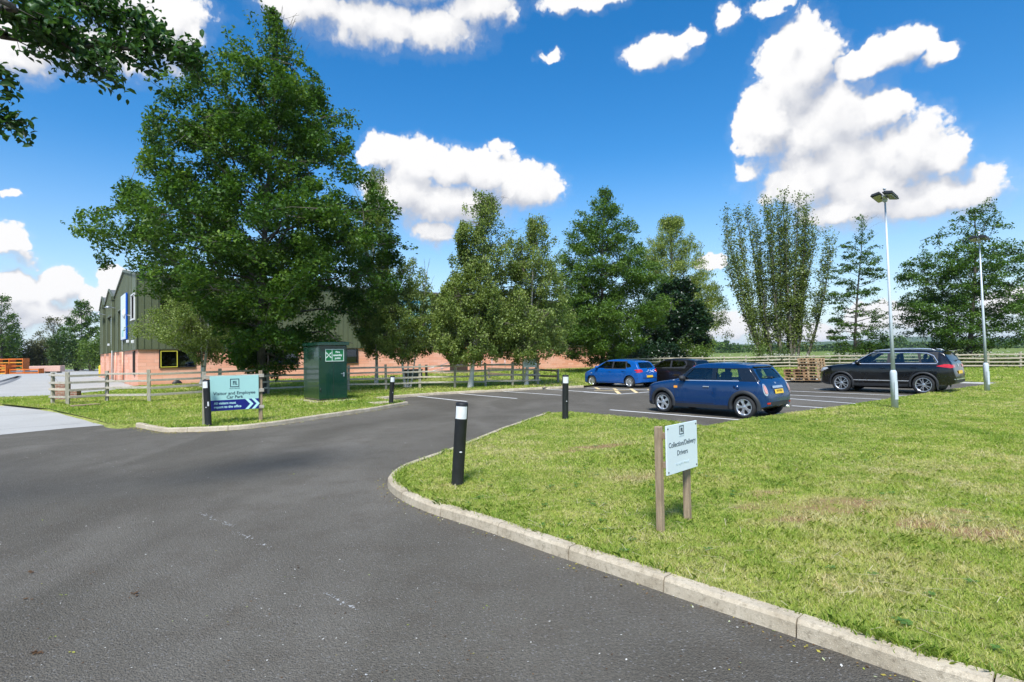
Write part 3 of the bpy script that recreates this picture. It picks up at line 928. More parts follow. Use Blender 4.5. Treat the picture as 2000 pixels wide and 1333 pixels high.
BARK = bark_mat('bark_grey', (.055, .048, .038), (.14, .125, .10))
BARK_BIRCH = bark_mat('bark_birch', (.50, .48, .44), (.70, .68, .63), 7.0, (.06, .055, .05))
BARK_TWIG = bark_mat('bark_twig', (.07, .055, .04), (.17, .145, .11))
BARK_POPLAR = bark_mat('bark_poplar', (.085, .075, .055), (.22, .20, .155))

L_BROAD = leafy_mat('leaf_broad', [(0, (.028, .070, .009)), (.45, (.056, .124, .015)), (.8, (.112, .195, .028)), (1, (.19, .28, .05))], .30, .5, .28)
L_ALDER = leafy_mat('leaf_alder', [(0, (.034, .080, .010)), (.5, (.072, .142, .020)), (1, (.15, .235, .04))], .28, .5, .28)
L_BIRCH = leafy_mat('leaf_birch', [(0, (.095, .150, .030)), (.5, (.18, .24, .055)), (1, (.31, .37, .105))], .32, .5, .3)
L_WILLOW = leafy_mat('leaf_willow', [(0, (.13, .18, .03)), (.5, (.23, .29, .055)), (1, (.36, .40, .10))], .32, .5, .35)
L_POPLAR = leafy_mat('leaf_poplar', [(0, (.075, .110, .022)), (.5, (.14, .19, .040)), (1, (.25, .30, .08))], .28, .42, .45)
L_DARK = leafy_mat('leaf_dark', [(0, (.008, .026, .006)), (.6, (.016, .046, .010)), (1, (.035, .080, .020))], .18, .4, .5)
L_HEDGE = leafy_mat('leaf_hedge', [(0, (.030, .068, .012)), (.5, (.068, .125, .024)), (1, (.145, .20, .055))], .26, .5, .35)
L_OLIVE = leafy_mat('leaf_olive', [(0, (.055, .060, .022)), (.5, (.095, .105, .040)), (1, (.16, .16, .07))], .26, .5, .35)
L_LIME = leafy_mat('leaf_lime', [(0, (.060, .115, .015)), (.5, (.11, .18, .028)), (1, (.18, .25, .05))], .32, .5, .35)
L_BLOSSOM = leafy_mat('blossom', [(0, (.55, .55, .42)), (1, (.80, .80, .70))], .2, .7, .2, 1.0)


def leaves(name, C, size, mat, parent, r_, up=.45, droop=.0, ratio=.55, fine=False, tmean=.45, tsd=.2, clump=None):
    """one leaf per centre in C: a folded diamond (or an eight-sided blade when fine)"""
    n = len(C)
    N = r_.normal(0, 1, (n, 3)); N[:, 2] = np.abs(N[:, 2]) * (.6 + up) + up; N /= np.linalg.norm(N, axis=1)[:, None]
    D = r_.normal(0, 1, (n, 3)); D[:, 2] -= droop * 2
    D -= N * (D * N).sum(1)[:, None] * .8; D /= np.linalg.norm(D, axis=1)[:, None]
    S = np.cross(N, D); S /= np.linalg.norm(S, axis=1)[:, None]
    L = size * r_.uniform(.65, 1.25, n)[:, None]; W = L * ratio * .5
    Nn = np.cross(D, S)
    if not fine:
        V = np.stack([C - D * L * .5, C + S * W + D * L * .05 + Nn * W * .35, C + D * L * .5 - Nn * L * .10, C - S * W + D * L * .05 + Nn * W * .35], 1).reshape(-1, 3)
        F = np.arange(n * 4).reshape(-1, 4)
    else:
        c0, c1, c2, c3 = C - D * L * .5, C - D * L * .18, C + D * L * .2, C + D * L * .5 - Nn * L * .12
        f = Nn * W * .45
        V = np.stack([c0, c1 + S * W * .85 + f, c2 + S * W * .8 + f, c3, c2 - S * W * .8 + f, c1 - S * W * .85 + f, c1 - f * .1, c2 - f * .1], 1).reshape(-1, 3)
        i = np.arange(n)[:, None] * 8
        F = np.concatenate([i + np.array([[0, 1, 6, 6]]), i + np.array([[1, 2, 7, 6]]), i + np.array([[2, 3, 7, 7]]), i + np.array([[0, 6, 5, 5]]), i + np.array([[6, 7, 4, 5]]), i + np.array([[7, 3, 4, 4]])])
        tris = np.concatenate([i + np.array([[0, 1, 6]]), i + np.array([[1, 2, 6]]), i + np.array([[2, 7, 6]]), i + np.array([[2, 3, 7]]), i + np.array([[0, 6, 5]]), i + np.array([[6, 7, 4]]), i + np.array([[6, 4, 5]]), i + np.array([[7, 3, 4]])])
        F = tris
    t = np.clip(r_.normal(tmean, tsd, n) + (clump if clump is not None else 0), 0, 1)
    if fine: t = np.tile(t, 8)
    return np_mesh(name, V, F, mat, parent, t)


def tubes_mesh(name, paths, mat, parent):
    V, F = [], []
    base = 0
    for pts, rads, n in paths:
        P = np.array(pts, dtype=float); m_ = len(P)
        T = np.gradient(P, axis=0) if m_ > 2 else np.repeat((P[-1] - P[0])[None], m_, 0)
        T /= np.linalg.norm(T, axis=1)[:, None] + 1e-9
        ref = np.array([1., 0, 0]) if abs(T[0, 0]) < .8 else np.array([0, 1., 0])
        A = ref - T * (T @ ref)[:, None]; A /= np.linalg.norm(A, axis=1)[:, None] + 1e-9
        B = np.cross(T, A)
        a = np.arange(n) * 2 * np.pi / n
        ring = P[:, None, :] + (A[:, None, :] * np.cos(a)[None, :, None] + B[:, None, :] * np.sin(a)[None, :, None]) * np.array(rads)[:, None, None]
        V.append(ring.reshape(-1, 3))
        i = np.arange(m_ - 1)[:, None] * n; k = np.arange(n)[None, :]; k2 = (k + 1) % n
        F.append(np.stack([i + k, i + k2, i + n + k2, i + n + k], -1).reshape(-1, 4) + base)
        base += m_ * n
    return np_mesh(name, np.concatenate(V), np.concatenate(F), mat, parent, None, True)


def tree(name, label, pos, H, env, nprim, nleaf, lsize, lmat, bark, r0=.16, h0=.12, angle=(-8, 38), seed=1, droop=0.0, nsec=10, jit=.22,
         ups=.45, group=None, lean=(0, 0), stems=None, sec_len=.34, cat='tree', ratio=.55, weep=0.0, fine=False, tmean=.45, gappy=.35,
         fill=.6, clump=.13, ncl=260, flat=.6, holes=.42, along=False):
    """env: (height fraction, left reach, right reach) in metres. Limbs grow out to that reach, leaf sprays then fill the crown between them"""
    r_ = np.random.RandomState(seed)
    t = thing(name, label, cat, pos, 0, group)
    eh = np.array([e[0] for e in env]) * H; el_ = np.array([e[1] for e in env]); er = np.array([e[2] for e in env])
    def reach(h, c):
        l = np.interp(h, eh, el_); rr_ = np.interp(h, eh, er); mean = np.maximum((l + rr_) / 2, .3)
        side = np.where(c > 0, rr_, l)
        return mean * (1 - np.abs(c)) + side * np.abs(c)
    if not isinstance(angle, tuple): angle = (angle, angle)
    paths = []; twigs = []; anchors = []
    stems = stems or [((0, 0), (lean[0], lean[1]), 1.0)]
    hmin = eh.min()
    for si, (sb, stp, sh) in enumerate(stems):
        Hs = H * sh; k = 16
        ph = r_.uniform(0, 6.28, 4)
        tr = []
        for i in range(k):
            f = i / (k - 1); wob = .018 * Hs * f ** .5
            cur = f ** .8 if len(stems) > 1 else f
            tr.append((sb[0] + stp[0] * cur + wob * math.sin(f * 5 + ph[0]) * .5, sb[1] + stp[1] * cur + wob * math.sin(f * 4 + ph[1]) * .5, Hs * f * .985))
        tr = np.array(tr); rs0 = r0 * (1 if si == 0 else r_.uniform(.6, .9))
        rad = [max(.012, rs0 * (1 - .93 * (i / (k - 1)) ** .75) * (1.35 if i == 0 else 1)) for i in range(k)]
        paths.append((tr, rad, 9))
        np_ = max(3, int(nprim / len(stems)))
        for j in range(np_):
            f = h0 + (1 - h0) * max(0.0, (j + r_.uniform(-.3, .3)) / np_) ** .92
            f = min(max(f, h0), .985); hs = Hs * f
            az_ = j * 2.39996 + r_.uniform(-.35, .35) + si
            ca = math.cos(az_)
            p0 = np.array([np.interp(hs, tr[:, 2], tr[:, 0]), np.interp(hs, tr[:, 2], tr[:, 1]), hs])
            ang_ = R(angle[0] + (angle[1] - angle[0]) * f + r_.uniform(-9, 9))
            Lr = max(.25, float(reach(min(max(hs, hmin), H), ca)))
            he = min(max(hs + Lr * math.tan(ang_) * .85, hmin), H * .99)
            Lr = max(.22, float(reach(he, ca))) * (r_.uniform(.82, 1.03) if r_.rand() < .8 else r_.uniform(.5, .85))
            d = np.array([ca, math.sin(az_), 0])
            e = p0 + d * Lr
            if len(stems) > 1: e[:2] = p0[:2] + d[:2] * Lr * (.3 if along else .62)
            e[2] = he
            mid = (p0 + e) / 2 + np.array([0, 0, Lr * (.10 + .10 * r_.rand())]) + r_.normal(0, .05 * Lr, 3)
            m_ = 7; q = np.linspace(0, 1, m_)[:, None]
            br = (1 - q) ** 2 * p0 + 2 * q * (1 - q) * mid + q ** 2 * e
            br[:, 2] -= droop * Lr * .28 * (q[:, 0] ** 2.2)
            br[1:-1] += r_.normal(0, .018 * Lr, (m_ - 2, 3))
            br[:, 2] = np.maximum(br[:, 2], .3)
            rb = min(np.interp(hs, tr[:, 2], rad) * .42, .022 * Lr + .01)
            paths.append((br, np.maximum(.006, rb * (1 - .8 * np.linspace(0, 1, m_))), 5))
            anchors.append(br[1:])
            ns = max(3, int(nsec * (.4 + .6 * Lr / max(el_.max(), er.max()))))
            for s in range(ns):
                u = gappy + (1 - gappy) * ((s + r_.rand()) / ns)
                i0 = min(int(u * (m_ - 1)), m_ - 2); w = u * (m_ - 1) - i0
                b0 = br[i0] * (1 - w) + br[i0 + 1] * w
                tg = br[i0 + 1] - br[i0]; tg /= np.linalg.norm(tg) + 1e-9
                lat = np.cross(tg, [0, 0, 1]) * (1 if s % 2 else -1) * r_.uniform(.4, 1.2)
                dd = tg * r_.uniform(.5, 1.1) + lat + np.array([0, 0, r_.normal(.18, .4)]) + r_.normal(0, .15, 3)
                dd /= np.linalg.norm(dd)
                sl_ = (sec_len * Lr * (1.15 - .5 * u) + .15) * r_.uniform(.6, 1.2)
                b1 = b0 + dd * sl_ * .5 + np.array([0, 0, .03 * sl_]); b2 = b0 + dd * sl_ - np.array([0, 0, (droop * .5 + .05) * sl_])
                if weep: b2 = b0 + dd * sl_ * .6 - np.array([0, 0, weep * r_.uniform(.4, 1.3)])
                q2 = math.hypot(b2[0], b2[1])
                if not along and q2 > float(reach(min(max(b2[2], hmin), H), b2[0] / (q2 + 1e-6))): continue
                b2[2] = max(b2[2], .25); b1[2] = max(b1[2], .25)
                paths.append((np.array([b0, b1, b2]), [rb * .35 + .004, .006, .003], 3))
                twigs.append((b0, b1, b2, sl_ + weep * .5))
            twigs.append((br[-3], br[-2], br[-1], .25 * Lr))
        anchors.append(tr[k // 3:])
        twigs.append((tr[-3], tr[-2], tr[-1], .06 * Hs))
    W = np.array([x[3] for x in twigs]); W = W / W.sum()
    A0 = np.array([x[0] for x in twigs]); A1 = np.array([x[1] for x in twigs]); A2 = np.array([x[2] for x in twigs])
    n1 = int(nleaf * (1 - fill)); n2 = nleaf - n1
    idx = r_.choice(len(twigs), n1, p=W)
    q = r_.uniform(.05, 1.05, n1)[:, None]
    C = (1 - q) ** 2 * A0[idx] + 2 * q * (1 - q) * A1[idx] + q ** 2 * A2[idx]
    C = C + r_.normal(0, 1, (n1, 3)) * jit * (.5 + .5 * r_.rand(n1, 1)) * np.array([1, 1, .75])
    if weep: C[:, 2] -= r_.exponential(.12, n1) * weep
    ct = r_.normal(0, .12, len(twigs))[idx]
    if n2 > 0 and ncl > 0:                               # sprays that fill the crown, each hung on the nearest limb
        AN = np.concatenate(anchors)
        hh = np.linspace(hmin, eh.max(), 200); wgt = (np.interp(hh, eh, el_) + np.interp(hh, eh, er)) ** .7; wgt /= wgt.sum()
        m0 = ncl * 4
        h = r_.choice(hh, m0, p=wgt) + r_.uniform(-.1, .1, m0); az = r_.uniform(0, 6.2832, m0)
        rad = reach(h, np.cos(az)) * r_.uniform(.04, 1, m0) ** .5 * .97
        P = np.column_stack([np.cos(az) * rad, np.sin(az) * rad, h])
        keep = fnoise(P[:, 0] + P[:, 1] * .6, P[:, 2] * 1.5 + P[:, 1] * .5, 2.2 / max(el_.max(), 1.0), seed, 3) > holes * (.52 + .82 * (h / H) ** 1.2)
        P = P[keep][:ncl]; m_ = len(P)
        D = ((P[:, None, :] - AN[None]) ** 2); D[:, :, 2] *= 1.6
        near = AN[np.argmin(D.sum(2), 1)]
        big = max(el_.max(), er.max())
        cs = np.clip(big * clump, .22, 1.3) * r_.uniform(.6, 1.35, m_) * np.clip(.45 + .55 * reach(P[:, 2], P[:, 0] * 0) / big, .45, 1)
        for i in range(m_):
            md = (near[i] + P[i]) / 2 + np.array([0, 0, .06 * np.linalg.norm(P[i] - near[i])]) + r_.normal(0, .04, 3)
            paths.append((np.array([near[i], md, P[i]]), [.016, .010, .004], 3))
        wc = cs ** 2; wc /= wc.sum()
        k = r_.choice(m_, n2, p=wc)
        v = r_.normal(0, 1, (n2, 3)); v /= np.linalg.norm(v, axis=1)[:, None]; v *= r_.uniform(.1, 1, (n2, 1)) ** .5
        C2 = P[k] + v * cs[k][:, None] * np.array([1, 1, flat])
        out = (P[k] - near[k]); C2[:, 2] -= (np.hypot(v[:, 0], v[:, 1]) ** 2) * cs[k] * (.25 + weep * .5)
        if weep: C2[:, 2] -= r_.exponential(.22, n2) * weep
        C = np.concatenate([C, C2]); ct = np.concatenate([ct, r_.normal(0, .13, m_)[k]])
    ns_ = [i for i, q_ in enumerate(paths) if q_[2] == 9]
    tubes_mesh('trunk', [paths[i] for i in ns_], bark, t)
    tubes_mesh('limb', [q_ for q_ in paths if q_[2] != 9], BARK_TWIG if bark is BARK_BIRCH else bark, t)
    if len(stems) == 1 or not along:                     # keep the ragged outline near the measured crown
        big_ = max(el_.max(), er.max()); rr_ = np.hypot(C[:, 0], C[:, 1]); lim = reach(np.clip(C[:, 2], hmin, H), C[:, 0] / (rr_ + 1e-6))
        lim = lim * (.70 + .52 * fnoise(C[:, 0] * 1.3 + C[:, 1], C[:, 2] * 1.4, 4.5 / big_, seed + 3, 3)) + .12
        k = (rr_ < lim) & (C[:, 2] > hmin - .05 - .4 * r_.rand(len(C)) ** 2)
        C, ct = C[k], ct[k]
    C[:, 2] = np.maximum(C[:, 2], .3)
    leaves('crown', C, lsize, lmat, t, r_, ups, droop, ratio, fine, tmean, .17, ct)
    return t


def env_px(rows, x0, ybase, Y, H):
    """crown outline measured in the photograph, scaled to metres at the tree's own distance"""
    s = Y / FPX; out = []
    for (y, l, r) in rows:
        out.append(((ybase - y) * s / H, max(.1, (x0 - l) * s), max(.1, (r - x0) * s)))
    return sorted(out)


def place(px, py, Y=None):
    p = G(px, py, GZ)
    if Y is not None:
        q = at(px, py, Y); return Vector((q.x, Y, GZ - .02))
    return Vector((p.x, p.y, GZ - .02))


# the big broad-leaved tree beside the sign
p = place(510, 770); Y = p.y; H = (770 - 8) * Y / FPX * 1.0
e = env_px([(735, 490, 545), (700, 452, 650), (650, 452, 740), (625, 432, 752), (600, 345, 762), (565, 225, 768), (500, 195, 785), (450, 178, 790), (420, 205, 775), (380, 262, 752), (330, 300, 742), (280, 290, 715), (225, 262, 720), (190, 300, 680), (150, 378, 655), (100, 420, 612), (55, 462, 590), (10, 520, 556)], 515, 770, Y, H)
tree('broadleaf_tree', 'tallest dark green broadleaf tree standing behind the green metal cabinet', p, H, [(q[0], q[1] * .95, q[2] * (1.05 if q[0] < .55 else .97)) if q[0] < .55 else (q[0], q[1] * .90, q[2] * .96) for q in e], 115, 142000, .175, L_BROAD, BARK, .23, .10, (-10, 62), 3, .12, 10, .20, .5, lean=(.7, 0), sec_len=.36, tmean=.48, gappy=.3, fill=.76, ncl=430, clump=.088, flat=.85, holes=.445)

# birches
KW = 1.10
def birch(px, py, rows, label, seed, n, H=None, Y=None, ytop=400, **kw):
    p = place(px, py, Y); Y = p.y
    Hh = (py - ytop) * Y / FPX
    e = [(q[0], q[1] * KW, q[2] * KW) for q in env_px(rows, px, py, Y, Hh)]
    a = dict(droop=.4, weep=.55, nsec=8, jit=.16, angle=(0, 60), r0=.10, h0=.2, ups=.3, sec_len=.3, gappy=.25, ratio=.7, fill=.72, ncl=300, clump=.135, flat=.9, holes=.40)
    a.update(kw); npm = a.pop('nprim', 60)
    return tree('birch_tree', label, p, Hh, e, npm, n, a.pop('ls', .105), L_BIRCH, BARK_BIRCH, seed=seed, **a)

birch(392, 756, [(708, 388, 425), (690, 380, 448), (672, 345, 455), (658, 288, 455), (640, 275, 455), (620, 290, 455), (590, 325, 450), (560, 345, 440), (530, 370, 425)], 'small birch with a white trunk in front of the building corner', 21, 34000, ytop=528, nprim=36, stems=[((0, 0), (.75, .1), 1.0), ((.1, 0), (-.25, .2), .93)], r0=.12, h0=.3, weep=.3)
birch(735, 752, [(692, 715, 765), (640, 690, 775), (560, 680, 770), (480, 700, 768), (400, 715, 766), (350, 730, 758), (325, 742, 752)], 'tall drooping birch showing behind the right side of the biggest tree', 22, 44000, ytop=322, Y=33, nprim=60, weep=.9)
birch(792, 757, [(704, 775, 815), (688, 745, 848), (650, 728, 865), (610, 735, 865), (570, 755, 850), (530, 780, 830), (510, 790, 812)], 'multi stemmed birch in front of the pale blue wall sign', 23, 26000, ytop=500, nprim=50, h0=.28, r0=.075, weep=.35, stems=[((0, 0), (-.5, 0), 1.0), ((.12, .05), (.1, .1), .96), ((.25, 0), (.9, 0), .9)])
birch(919, 757, [(702, 885, 965), (688, 858, 990), (640, 845, 1000), (590, 855, 1000), (540, 880, 1005), (500, 888, 1008), (460, 900, 1005), (430, 925, 990), (400, 940, 972), (380, 950, 962)], 'tallest birch of the row behind the post and rail fence', 24, 64000, ytop=376, nprim=80, lean=(1.0, 0), weep=.6, r0=.13)
birch(1028, 753, [(704, 1000, 1065), (690, 965, 1100), (640, 955, 1120), (590, 970, 1118), (540, 990, 1105), (500, 1005, 1092), (460, 1025, 1080), (430, 1042, 1064)], 'slimmer birch behind the small pale sign on the fence end', 25, 50000, ytop=420, nprim=70, weep=.5, r0=.10, lean=(.6, 0))

# alders and the rest
p = place(1176, 722, 47.0); H = (728 - 368) * p.y / FPX
e = env_px([(712, 1150, 1190), (700, 1105, 1235), (660, 1090, 1300), (600, 1085, 1330), (560, 1090, 1325), (520, 1098, 1300), (480, 1102, 1275), (440, 1118, 1255), (410, 1130, 1232), (385, 1165, 1215), (370, 1185, 1200)], 1182, 728, p.y, H)
tree('alder_tree', 'dense conical green tree rising behind the bright blue hatchback', p, H, e, 90, 90000, .19, L_ALDER, BARK, .22, .05, (-8, 55), 31, .1, 9, .25, .55, sec_len=.34, lean=(.5, 0), tmean=.62, fill=.7, ncl=360, clump=.12, flat=.7)
p = place(1322, 722, 58.0); H = (722 - 552) * p.y / FPX
e = env_px([(705, 1240, 1375), (660, 1232, 1385), (610, 1245, 1382), (580, 1262, 1370), (556, 1290, 1350)], 1318, 722, p.y, H)
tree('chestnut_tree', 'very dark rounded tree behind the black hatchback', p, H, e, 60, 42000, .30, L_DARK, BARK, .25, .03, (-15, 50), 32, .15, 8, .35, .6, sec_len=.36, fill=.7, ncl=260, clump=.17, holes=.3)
p = place(1318, 712, 68.0); H = (712 - 420) * p.y / FPX
e = env_px([(690, 1260, 1400), (640, 1255, 1425), (600, 1255, 1420), (560, 1250, 1412), (520, 1250, 1385), (480, 1255, 1372), (450, 1262, 1350), (425, 1290, 1335)], 1312, 712, p.y, H)
tree('willow_tree', 'pale yellow green willow showing above and behind the very dark tree', p, H, e, 70, 60000, .24, L_WILLOW, BARK, .35, .2, (15, 65), 33, .4, 8, .38, .3, sec_len=.4, weep=.8, ratio=.4, fill=.6, ncl=200, clump=.15, holes=.42)

p = place(1515, 700, 60.0); s_ = p.y / FPX; H = (702 - 360) * s_
stems = []
r2 = random.Random(5)
for (xb, xt, hh_) in [(1495, 1432, .84), (1500, 1455, .90), (1512, 1478, .93), (1520, 1500, .88), (1535, 1512, 1.0), (1545, 1540, 1.0), (1548, 1560, .97), (1556, 1590, .93), (1560, 1612, .62), (1508, 1487, .76), (1550, 1582, .82), (1538, 1596, .74), (1525, 1522, .9), (1490, 1425, .60), (1540, 1530, .82)]:
    stems.append((((xb - 1515) * s_, r2.uniform(-1, 1)), ((xt - xb) * s_, r2.uniform(-1.4, 1.4)), hh_))
e = [(0, .6, .6), (.1, 1.3, 1.3), (.3, 2.0, 2.0), (.6, 1.8, 1.8), (.85, 1.1, 1.1), (1, .3, .3)]
tree('poplar_tree', 'many stemmed upright poplar with thin leaves beyond the fence near the pallets', p, H, e, 340, 38000, .24, L_POPLAR, BARK_POPLAR, .23, .10, (48, 62), 34, 0, 6, .36, .4, stems=stems, sec_len=.5, gappy=.1, fill=0, along=True)
def alder(px, py, Y, ytop, rows, label, seed, n, nprim, ls=.2, **kw):
    p = place(px, py, Y); H = (py - ytop) * Y / FPX
    a = dict(r0=.17, h0=.04, angle=(-5, 40), droop=.15, nsec=7, jit=.22, ups=.55, sec_len=.3, gappy=.4, fill=.5, ncl=130, clump=.13, flat=.4, holes=.46); a.update(kw)
    return tree('alder_tree', label, p, H, env_px(rows, px, py, Y, H), nprim, n, ls, L_ALDER, BARK, seed=seed, **a)
alder(1668, 700, 55, 405, [(690, 1625, 1705), (665, 1615, 1730), (640, 1622, 1735), (600, 1620, 1732), (560, 1618, 1738), (520, 1628, 1735), (480, 1645, 1722), (440, 1668, 1712), (410, 1690, 1702)], 'thin sparse alder between the poplar and the nearer lamp post', 35, 13000, 56, lean=(1.2, 0))
alder(1890, 697, 48, 383, [(676, 1862, 1920), (655, 1800, 1985), (630, 1765, 2030), (590, 1758, 2030), (550, 1765, 2025), (500, 1775, 2020), (470, 1800, 2010), (440, 1835, 1985), (410, 1880, 1965), (390, 1905, 1945)], 'broad layered alder behind the farther lamp post', 36, 42000, 80, ls=.21, ncl=260, lean=(1.1, 0), stems=[((0, 0), (1.2, 0), 1.0), ((-.4, .3), (-1.0, .6), .55)], nsec=9, r0=.26)
alder(2085, 697, 50, 395, [(672, 2050, 2120), (640, 1990, 2180), (560, 1995, 2175), (480, 2030, 2140), (410, 2075, 2100)], 'alder at the far right end of the field fence', 37, 20000, 50, ls=.22)

# trees and shrubs at the far end of the yard on the left
def far_tree(px, Y, ytop, rows, label, seed, n, mat, ls=.3, ybase=724, name='ash_tree', **kw):
    p = place(px, ybase, Y); H = (ybase - ytop) * Y / FPX
    a = dict(r0=.22, h0=.25, angle=(10, 55), droop=.05, nsec=6, jit=.35, ups=.4, sec_len=.36, gappy=.4, fill=.4, ncl=70, clump=.16, holes=.44); a.update(kw)
    return tree(name, label, p, H, env_px(rows, px, ybase, Y, H), a.pop('nprim', 45), n, ls, mat, BARK, seed=seed, **a)
far_tree(160, 104, 590, [(690, 120, 195), (650, 122, 200), (620, 130, 195), (605, 140, 185), (592, 150, 172)], 'round topped field tree rising above the far hedge beside the building', 41, 7500, L_ALDER, .36)
far_tree(105, 108, 622, [(690, 60, 130), (670, 58, 128), (650, 72, 120), (630, 90, 118)], 'half bare scrubby tree with thin twigs above the far hedge', 42, 2300, L_OLIVE, .34, nprim=50)
far_tree(2, 88, 575, [(690, -50, 35), (650, -50, 32), (620, -40, 28), (590, -20, 16)], 'loose leaved tree at the left edge of the photo', 43, 5200, L_ALDER, .32)

def shrub(name, label, p, w, d, h, n, ls, mat, seed, extra=None, group=None, cat='shrub', lobes=9, flowers=0):
    """a bushy plant: short stems and leaf sprays in many uneven clumps"""
    r_ = np.random.RandomState(seed)
    t = thing(name, label, cat, p, 0, group)
    cs = []; paths = []
    for i in range(lobes):
        a = r_.uniform(0, 6.283); q = r_.uniform(.1, 1) ** .6
        c = np.array([math.cos(a) * w / 2 * q * .75, math.sin(a) * d / 2 * q * .75, h * r_.uniform(.28, .80)])
        cs.append((c, r_.uniform(.22, .42)))
        paths.append((np.array([[c[0] * .2, c[1] * .2, 0], [c[0] * .5, c[1] * .5, c[2] * .5], c]), [.05 * h / 3 + .01, .03, .01], 5))
    tubes_mesh('stem', paths, BARK, t)
    k = r_.randint(0, lobes, n)
    base = np.array([c for c, _ in cs])[k]; rad = np.array([q for _, q in cs])[k]
    v = r_.normal(0, 1, (n, 3)); v /= np.linalg.norm(v, axis=1)[:, None]; v *= r_.uniform(.25, 1, (n, 1)) ** .5
    C = base + v * np.column_stack([rad * w * .62, rad * d * .62, rad * h * .85])
    C += r_.normal(0, .05 * h, (n, 3)); 
    C[:, 2] = np.where(C[:, 2] < .08, r_.uniform(.08, h * .35, n), C[:, 2])
    leaves('foliage', C, ls, mat, t, r_, .4, .1, .6, False, .45, .2, r_.normal(0, .15, lobes)[k])
    if flowers:
        kk = r_.randint(0, n, flowers * 14); heads = C[r_.randint(0, n, flowers)]
        top = heads[r_.randint(0, flowers, flowers * 14)] + r_.normal(0, .055, (flowers * 14, 3)) * np.array([1, 1, .4]); 
        leaves('blossom', top, .06, L_BLOSSOM, t, r_, .9, 0, .9, False, .5, .2)
    return t
r3 = random.Random(9)
hd = [(-30, 90, 7.0, 'dark shrub of the far hedge left of the orange beams', L_HEDGE), (12, 94, 8.0, 'dark shrub of the far hedge behind the orange beams', L_HEDGE), (52, 98, 5.6, 'olive tinted shrub of the far hedge above the orange beams', L_OLIVE),
      (88, 100, 5.6, 'olive shrub of the far hedge above the long wrapped bundle', L_OLIVE), (120, 98, 6.8, 'dark green shrub in the middle of the far hedge', L_HEDGE), (150, 100, 5.8, 'green shrub of the far hedge under the round topped tree', L_HEDGE), (180, 96, 6.2, 'bright lime green shrub of the far hedge next to the building', L_LIME), (205, 104, 5.5, 'shrub of the far hedge tucked against the building end', L_HEDGE)]
for i, (px, Y, h, lab, mt) in enumerate(hd):
    shrub('hedge_shrub', lab, place(px, 724, Y), 6.4 if i < 2 else 4.8, 4.5, h, 3000, .34, mt, 60 + i, group='shrubs of the far hedge', lobes=16)

# shrubs, elder and cow parsley by the field fence
shrub('elder_bush', 'white flowering elder bush beside the very dark tree', place(1352, 712, 54), 3.6, 2.4, 2.9, 2600, .16, L_LIME, 81, flowers=46)
shrub('elder_bush', 'white flowering elder bush at the foot of the poplar stems, left side', place(1492, 705, 55), 3.2, 2.0, 2.7, 1100, .15, L_LIME, 82, flowers=34)
shrub('elder_bush', 'white flowering elder bush between the poplar stems, right side', place(1532, 703, 57), 2.6, 2.0, 2.4, 1000, .15, L_HEDGE, 83, flowers=22)
shrub('bramble_bush', 'low leafy bush at the foot of the thin sparse alder', place(1672, 702, 54), 5.0, 2.5, 2.6, 2200, .18, L_ALDER, 84)
shrub('bramble_bush', 'low leafy bush at the foot of the broad layered alder', place(1878, 703, 47), 4.0, 1.8, 1.1, 1200, .16, L_HEDGE, 85)
shrub('bramble_bush', 'bush growing through the field fence between the pallets and the black estate', place(1640, 716, 49.5), 2.2, 1.2, 1.3, 700, .13, L_LIME, 86)
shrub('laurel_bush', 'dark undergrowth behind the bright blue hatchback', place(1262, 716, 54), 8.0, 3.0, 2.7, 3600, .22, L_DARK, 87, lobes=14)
shrub('laurel_bush', 'dark undergrowth to the left of the field fence end', place(1215, 718, 58), 5.0, 3.0, 3.2, 2600, .24, L_HEDGE, 88, lobes=12)

# rank grass along the field fence
rs = np.random.RandomState(14)
n = 26000; t_ = rs.uniform(0, 1, n)
fx = np.interp(t_, [0, .42, .72, 1.0], [9.5, 25, 34.5, 48]); fy = np.interp(t_, [0, .42, .72, 1.0], [51.5, 50.5, 43.3, 36.5])
off = rs.uniform(.15, 5.0, n) ** 1.0
pts = np.column_stack([fx + off * .25, fy + off])
M_RANK = leafy_mat('rank_grass', [(0, (.05, .095, .018)), (.5, (.11, .165, .035)), (.8, (.20, .23, .06)), (1, (.38, .36, .17))], .3, .6, .2)
tag(blades('rank_grass', pts, rs.uniform(.3, 1.15, n), rs.uniform(.03, .07, n), np.clip(rs.normal(.45, .25, n), 0, 1), M_RANK, 0.05), kind='stuff')
n = 2600; t_ = rs.uniform(0, 1, n)
fx = np.interp(t_, [0, .42, .72, 1.0], [9.5, 25, 34.5, 48]); fy = np.interp(t_, [0, .42, .72, 1.0], [51.5, 50.5, 43.3, 36.5]); off = rs.uniform(.4, 6, n)
k = fnoise(fx, fy + off, .35, 5, 2) > .5
C = np.column_stack([fx + off * .25, fy + off, rs.uniform(.7, 1.35, n)])[k]
C = np.repeat(C, 4, 0) + rs.normal(0, .05, (len(C) * 4, 3)) * np.array([1, 1, .3])
tag(leaves('cow_parsley', C, .07, L_BLOSSOM, None, rs, .9, 0, .9), kind='stuff')

